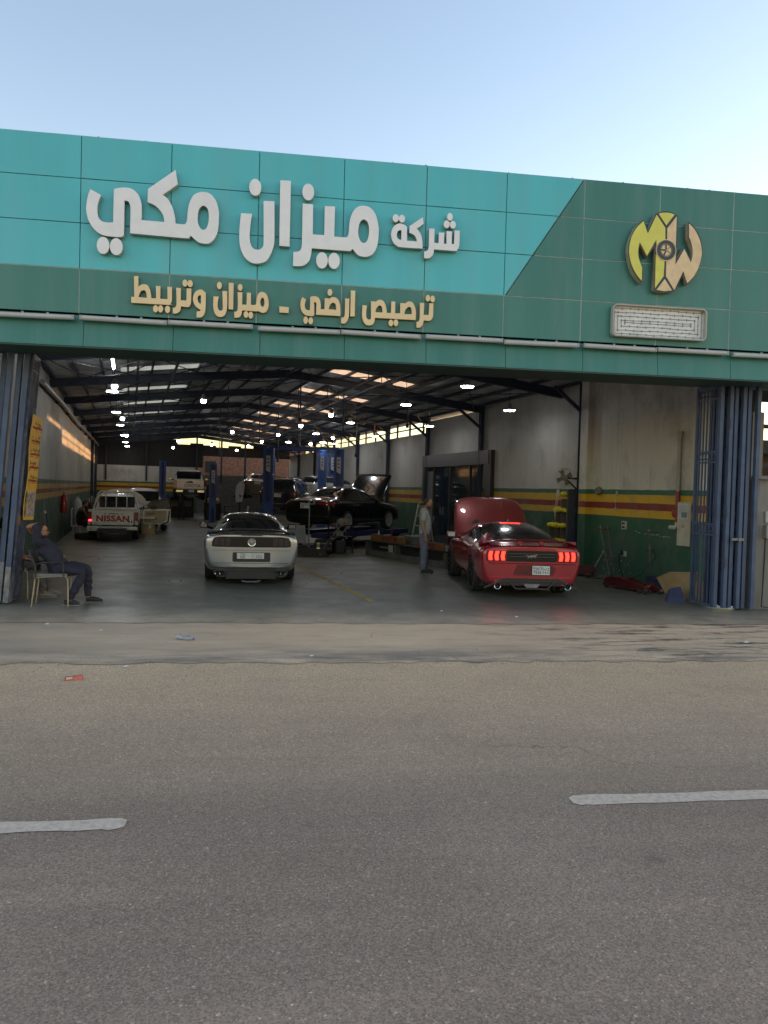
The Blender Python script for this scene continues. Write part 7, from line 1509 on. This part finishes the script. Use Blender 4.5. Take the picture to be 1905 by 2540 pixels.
for s_ in "nf": B += [("upper", s_ + "sh", "shirt"), (s_ + "sh", s_ + "el", "shirt"), (s_ + "el", s_ + "wr", "skin"), (s_ + "wr", s_ + "palm", "skin"), ("pelvis", s_ + "hip", "tr"), (s_ + "hip", s_ + "kn", "tr"), (s_ + "kn", s_ + "an", "tr"), (s_ + "an", s_ + "ft", "skin")]
hand(J, B, "n", "npalm", (1, 0, -.1), (0, 1, 0), (0, 0, -1)); hand(J, B, "f", "fpalm", (1, 0, -.1), (0, -1, 0), (0, 0, -1))
skinned(p2, J, B, {"shirt": pat, "skin": skin_d, "tr": grt}, "shirt"); head_parts(p2, Vector((-.15, 0, 1.20)), (1, 0, 0), (0, 0, 1), hair_b, skin_d)
shoe(p2, (.42, -.16, 0), (.66, -.18, 0), mat("grey_shoe", (.20, .18, .15), .7, var=.2)); shoe(p2, (.47, .16, 0), (.72, .17, 0), _mats["grey_shoe"])
# standing man looking down at the red car
p3 = thing("person", "bearded man in grey T-shirt and loose blue trousers looking down beside the red car", "person", (6.70, 17.55, 0), R(-14))
tee = mat("grey_tee", (.36, .38, .38), .85, var=.12, scale=8, bump=.4, bscale=16); jean = mat("slate_trousers", (.15, .165, .225), .85, var=.22, scale=7, bump=.4, bscale=16)
J = {"pelvis": (.0, 0, .96, (.17, .15)), "waist": (.045, 0, 1.12, (.185, .16)), "chest": (.02, 0, 1.32, (.175, .15)), "upper": (-.02, 0, 1.46, (.13, .09)), "neck": (.02, 0, 1.555, .060), "head": (.07, 0, 1.63, .075),
     "nsh": (-.03, -.20, 1.455, .068), "nslv": (-.045, -.235, 1.28, .066), "nel": (-.06, -.25, 1.16, .046), "nwr": (.015, -.25, .92, .032), "npalm": (.03, -.245, .855, (.020, .036)),
     "fsh": (-.03, .20, 1.455, .068), "fslv": (-.02, .235, 1.28, .066), "fel": (-.01, .25, 1.16, .046), "fwr": (.10, .22, .93, .032), "fpalm": (.13, .21, .87, (.020, .036)),
     "nhip": (.0, -.10, .90, .115), "nkn": (.01, -.11, .50, .092), "nan": (-.01, -.11, .12, .088), "nft": (.0, -.11, .07, .05), "fhip": (.0, .10, .90, .115), "fkn": (.05, .11, .50, .092), "fan": (.05, .11, .12, .088), "fft": (.06, .11, .07, .05)}
B = [("pelvis", "waist", "tee"), ("waist", "chest", "tee"), ("chest", "upper", "tee"), ("upper", "neck", "skin"), ("neck", "head", "skin")]
for s_ in "nf": B += [("upper", s_ + "sh", "tee"), (s_ + "sh", s_ + "slv", "tee"), (s_ + "slv", s_ + "el", "skin"), (s_ + "el", s_ + "wr", "skin"), (s_ + "wr", s_ + "palm", "skin"), ("pelvis", s_ + "hip", "jean"), (s_ + "hip", s_ + "kn", "jean"), (s_ + "kn", s_ + "an", "jean"), (s_ + "an", s_ + "ft", "skin")]
hand(J, B, "n", "npalm", (.12, 0, -1), (1, .1, 0), (.35, .6, 0)); hand(J, B, "f", "fpalm", (.15, 0, -1), (1, -.1, 0), (.35, -.6, 0))
skinned(p3, J, B, {"tee": tee, "skin": skin_l, "jean": jean}, "tee"); head_parts(p3, Vector((.085, 0, 1.675)), (.92, -.12, -.36), (.36, 0, .92), hair_br, skin_l, True, True, False, 1.02)
shoe(p3, (-.05, -.11, 0), (.20, -.15, 0), shoe_b); shoe(p3, (.02, .11, 0), (.27, .10, 0), shoe_b)
MB().box((.215, -.03, 1.30), (.01, .12, .16), rot=(0, R(6), 0)).build("shirt_print", mat("print_grey", (.13, .14, .14), .8, var=.5, scale=25), p3)
# man crouching by the old pickup
stl = thing("low_stool", "pale low stool under the dark figure by the left wall", "stool", (-1.78, 30.6, 0)); MB().box((0, 0, .36), (.34, .34, .05), bev=.01).build("seat", ivory, stl)
for a in (-1, 1):
    for b_ in (-1, 1): MB().bar((a * .13, b_ * .13, .34), (a * .16, b_ * .16, 0), .03).build("leg", ivory, stl)
MB().box((-.2, 0, .68), (.05, .36, .66), bev=.01).build("backrest", ivory, stl)
p4_ = thing("person", "dark figure sitting bent forward by the old pickup at the left wall", "person", (-1.75, 30.6, 0), R(8))
dk = mat("dark_overalls", (.020, .020, .019), .85, var=.25); kh = mat("khaki_sleeve", (.15, .11, .07), .85, var=.25, scale=12)
J = {"pelvis": (0, 0, .48, (.15, .15)), "waist": (.02, 0, .64, .15), "chest": (.08, 0, .84, .15), "upper": (.12, 0, .98, (.12, .09)), "neck": (.17, 0, 1.06, .055), "head": (.21, 0, 1.12, .07), "nsh": (.12, -.19, .97, .06), "nel": (.26, -.24, .74, .05), "nwr": (.45, -.16, .66, .034), "npalm": (.51, -.14, .65, (.03, .02)), "fsh": (.12, .19, .97, .06), "fel": (.26, .24, .74, .05), "fwr": (.45, .16, .66, .034), "fpalm": (.51, .14, .65, (.03, .02)),
     "nhip": (.04, -.1, .46, .10), "nkn": (.42, -.16, .50, .078), "nan": (.38, -.16, .12, .06), "nft": (.39, -.16, .07, .045), "fhip": (.04, .1, .46, .10), "fkn": (.42, .16, .50, .078), "fan": (.42, .16, .12, .06), "fft": (.43, .16, .07, .045)}
B = [("pelvis", "waist", "dk"), ("waist", "chest", "dk"), ("chest", "upper", "kh"), ("upper", "neck", "skin"), ("neck", "head", "skin")]
for s_ in "nf": B += [("upper", s_ + "sh", "kh"), (s_ + "sh", s_ + "el", "kh"), (s_ + "el", s_ + "wr", "skin"), (s_ + "wr", s_ + "palm", "skin"), ("pelvis", s_ + "hip", "dk"), (s_ + "hip", s_ + "kn", "dk"), (s_ + "kn", s_ + "an", "dk"), (s_ + "an", s_ + "ft", "skin")]
hand(J, B, "n", "npalm", (1, .2, -.2), (0, 1, 0), (0, 0, -1)); hand(J, B, "f", "fpalm", (1, -.2, -.2), (0, -1, 0), (0, 0, -1))
skinned(p4_, J, B, {"dk": dk, "kh": kh, "skin": skin_d}, "dk"); head_parts(p4_, Vector((.225, 0, 1.16)), (.9, -.2, -.3), (.3, 0, 1), hair_b, skin_d)
shoe(p4_, (.35, -.16, 0), (.6, -.18, 0), shoe_b); shoe(p4_, (.39, .16, 0), (.64, .18, 0), shoe_b)
tl_ = thing("flat_tyre", "old tyre lying flat on the floor by the left wall", "tyre", (-1.45, 28.9, 0)); MB().lathe([(.20, .02), (.30, 0), (.33, .05), (.33, .16), (.30, .21), (.20, .19)], n=24, caps=False).build("tyre_ring", rubber, tl_, 40)
# someone at work below the raised pickup
p5_ = thing("person", "barely lit figure in dark clothes standing under the raised white pickup", "person", (2.75, 45.4, 0), R(60))
J = {"pelvis": (.0, 0, .90, (.16, .15)), "waist": (.02, 0, 1.04, .15), "chest": (.06, 0, 1.2, .15), "upper": (.1, 0, 1.32, (.12, .09)), "neck": (.15, 0, 1.38, .055), "head": (.2, 0, 1.43, .07), "nsh": (.1, -.19, 1.31, .06), "nel": (.2, -.25, 1.1, .05), "nwr": (.36, -.2, 1.2, .034), "npalm": (.40, -.2, 1.24, (.03, .02)), "fsh": (.1, .19, 1.31, .06), "fel": (.2, .25, 1.1, .05), "fwr": (.36, .2, 1.2, .034), "fpalm": (.40, .2, 1.24, (.03, .02)),
     "nhip": (.0, -.1, .85, .11), "nkn": (.03, -.12, .48, .085), "nan": (-.02, -.12, .12, .07), "nft": (.0, -.12, .07, .045), "fhip": (.0, .1, .85, .11), "fkn": (.05, .12, .48, .085), "fan": (.03, .12, .12, .07), "fft": (.04, .12, .07, .045)}
hand(J, B2 := [("pelvis", "waist", "dk"), ("waist", "chest", "dk"), ("chest", "upper", "dk"), ("upper", "neck", "skin"), ("neck", "head", "skin")] + [e for s_ in "nf" for e in [("upper", s_ + "sh", "dk"), (s_ + "sh", s_ + "el", "dk"), (s_ + "el", s_ + "wr", "skin"), (s_ + "wr", s_ + "palm", "skin"), ("pelvis", s_ + "hip", "dk"), (s_ + "hip", s_ + "kn", "dk"), (s_ + "kn", s_ + "an", "dk"), (s_ + "an", s_ + "ft", "skin")]], "n", "npalm", (.6, 0, .8), (0, 1, 0), (1, 0, 0)); hand(J, B2, "f", "fpalm", (.6, 0, .8), (0, -1, 0), (1, 0, 0))
skinned(p5_, J, B2, {"dk": dk, "skin": skin_d}, "dk"); head_parts(p5_, Vector((.21, 0, 1.47)), (.8, 0, .2), (-.2, 0, 1), hair_b, skin_d)
shoe(p5_, (-.04, -.12, 0), (.2, -.14, 0), shoe_b); shoe(p5_, (.02, .12, 0), (.26, .14, 0), shoe_b)
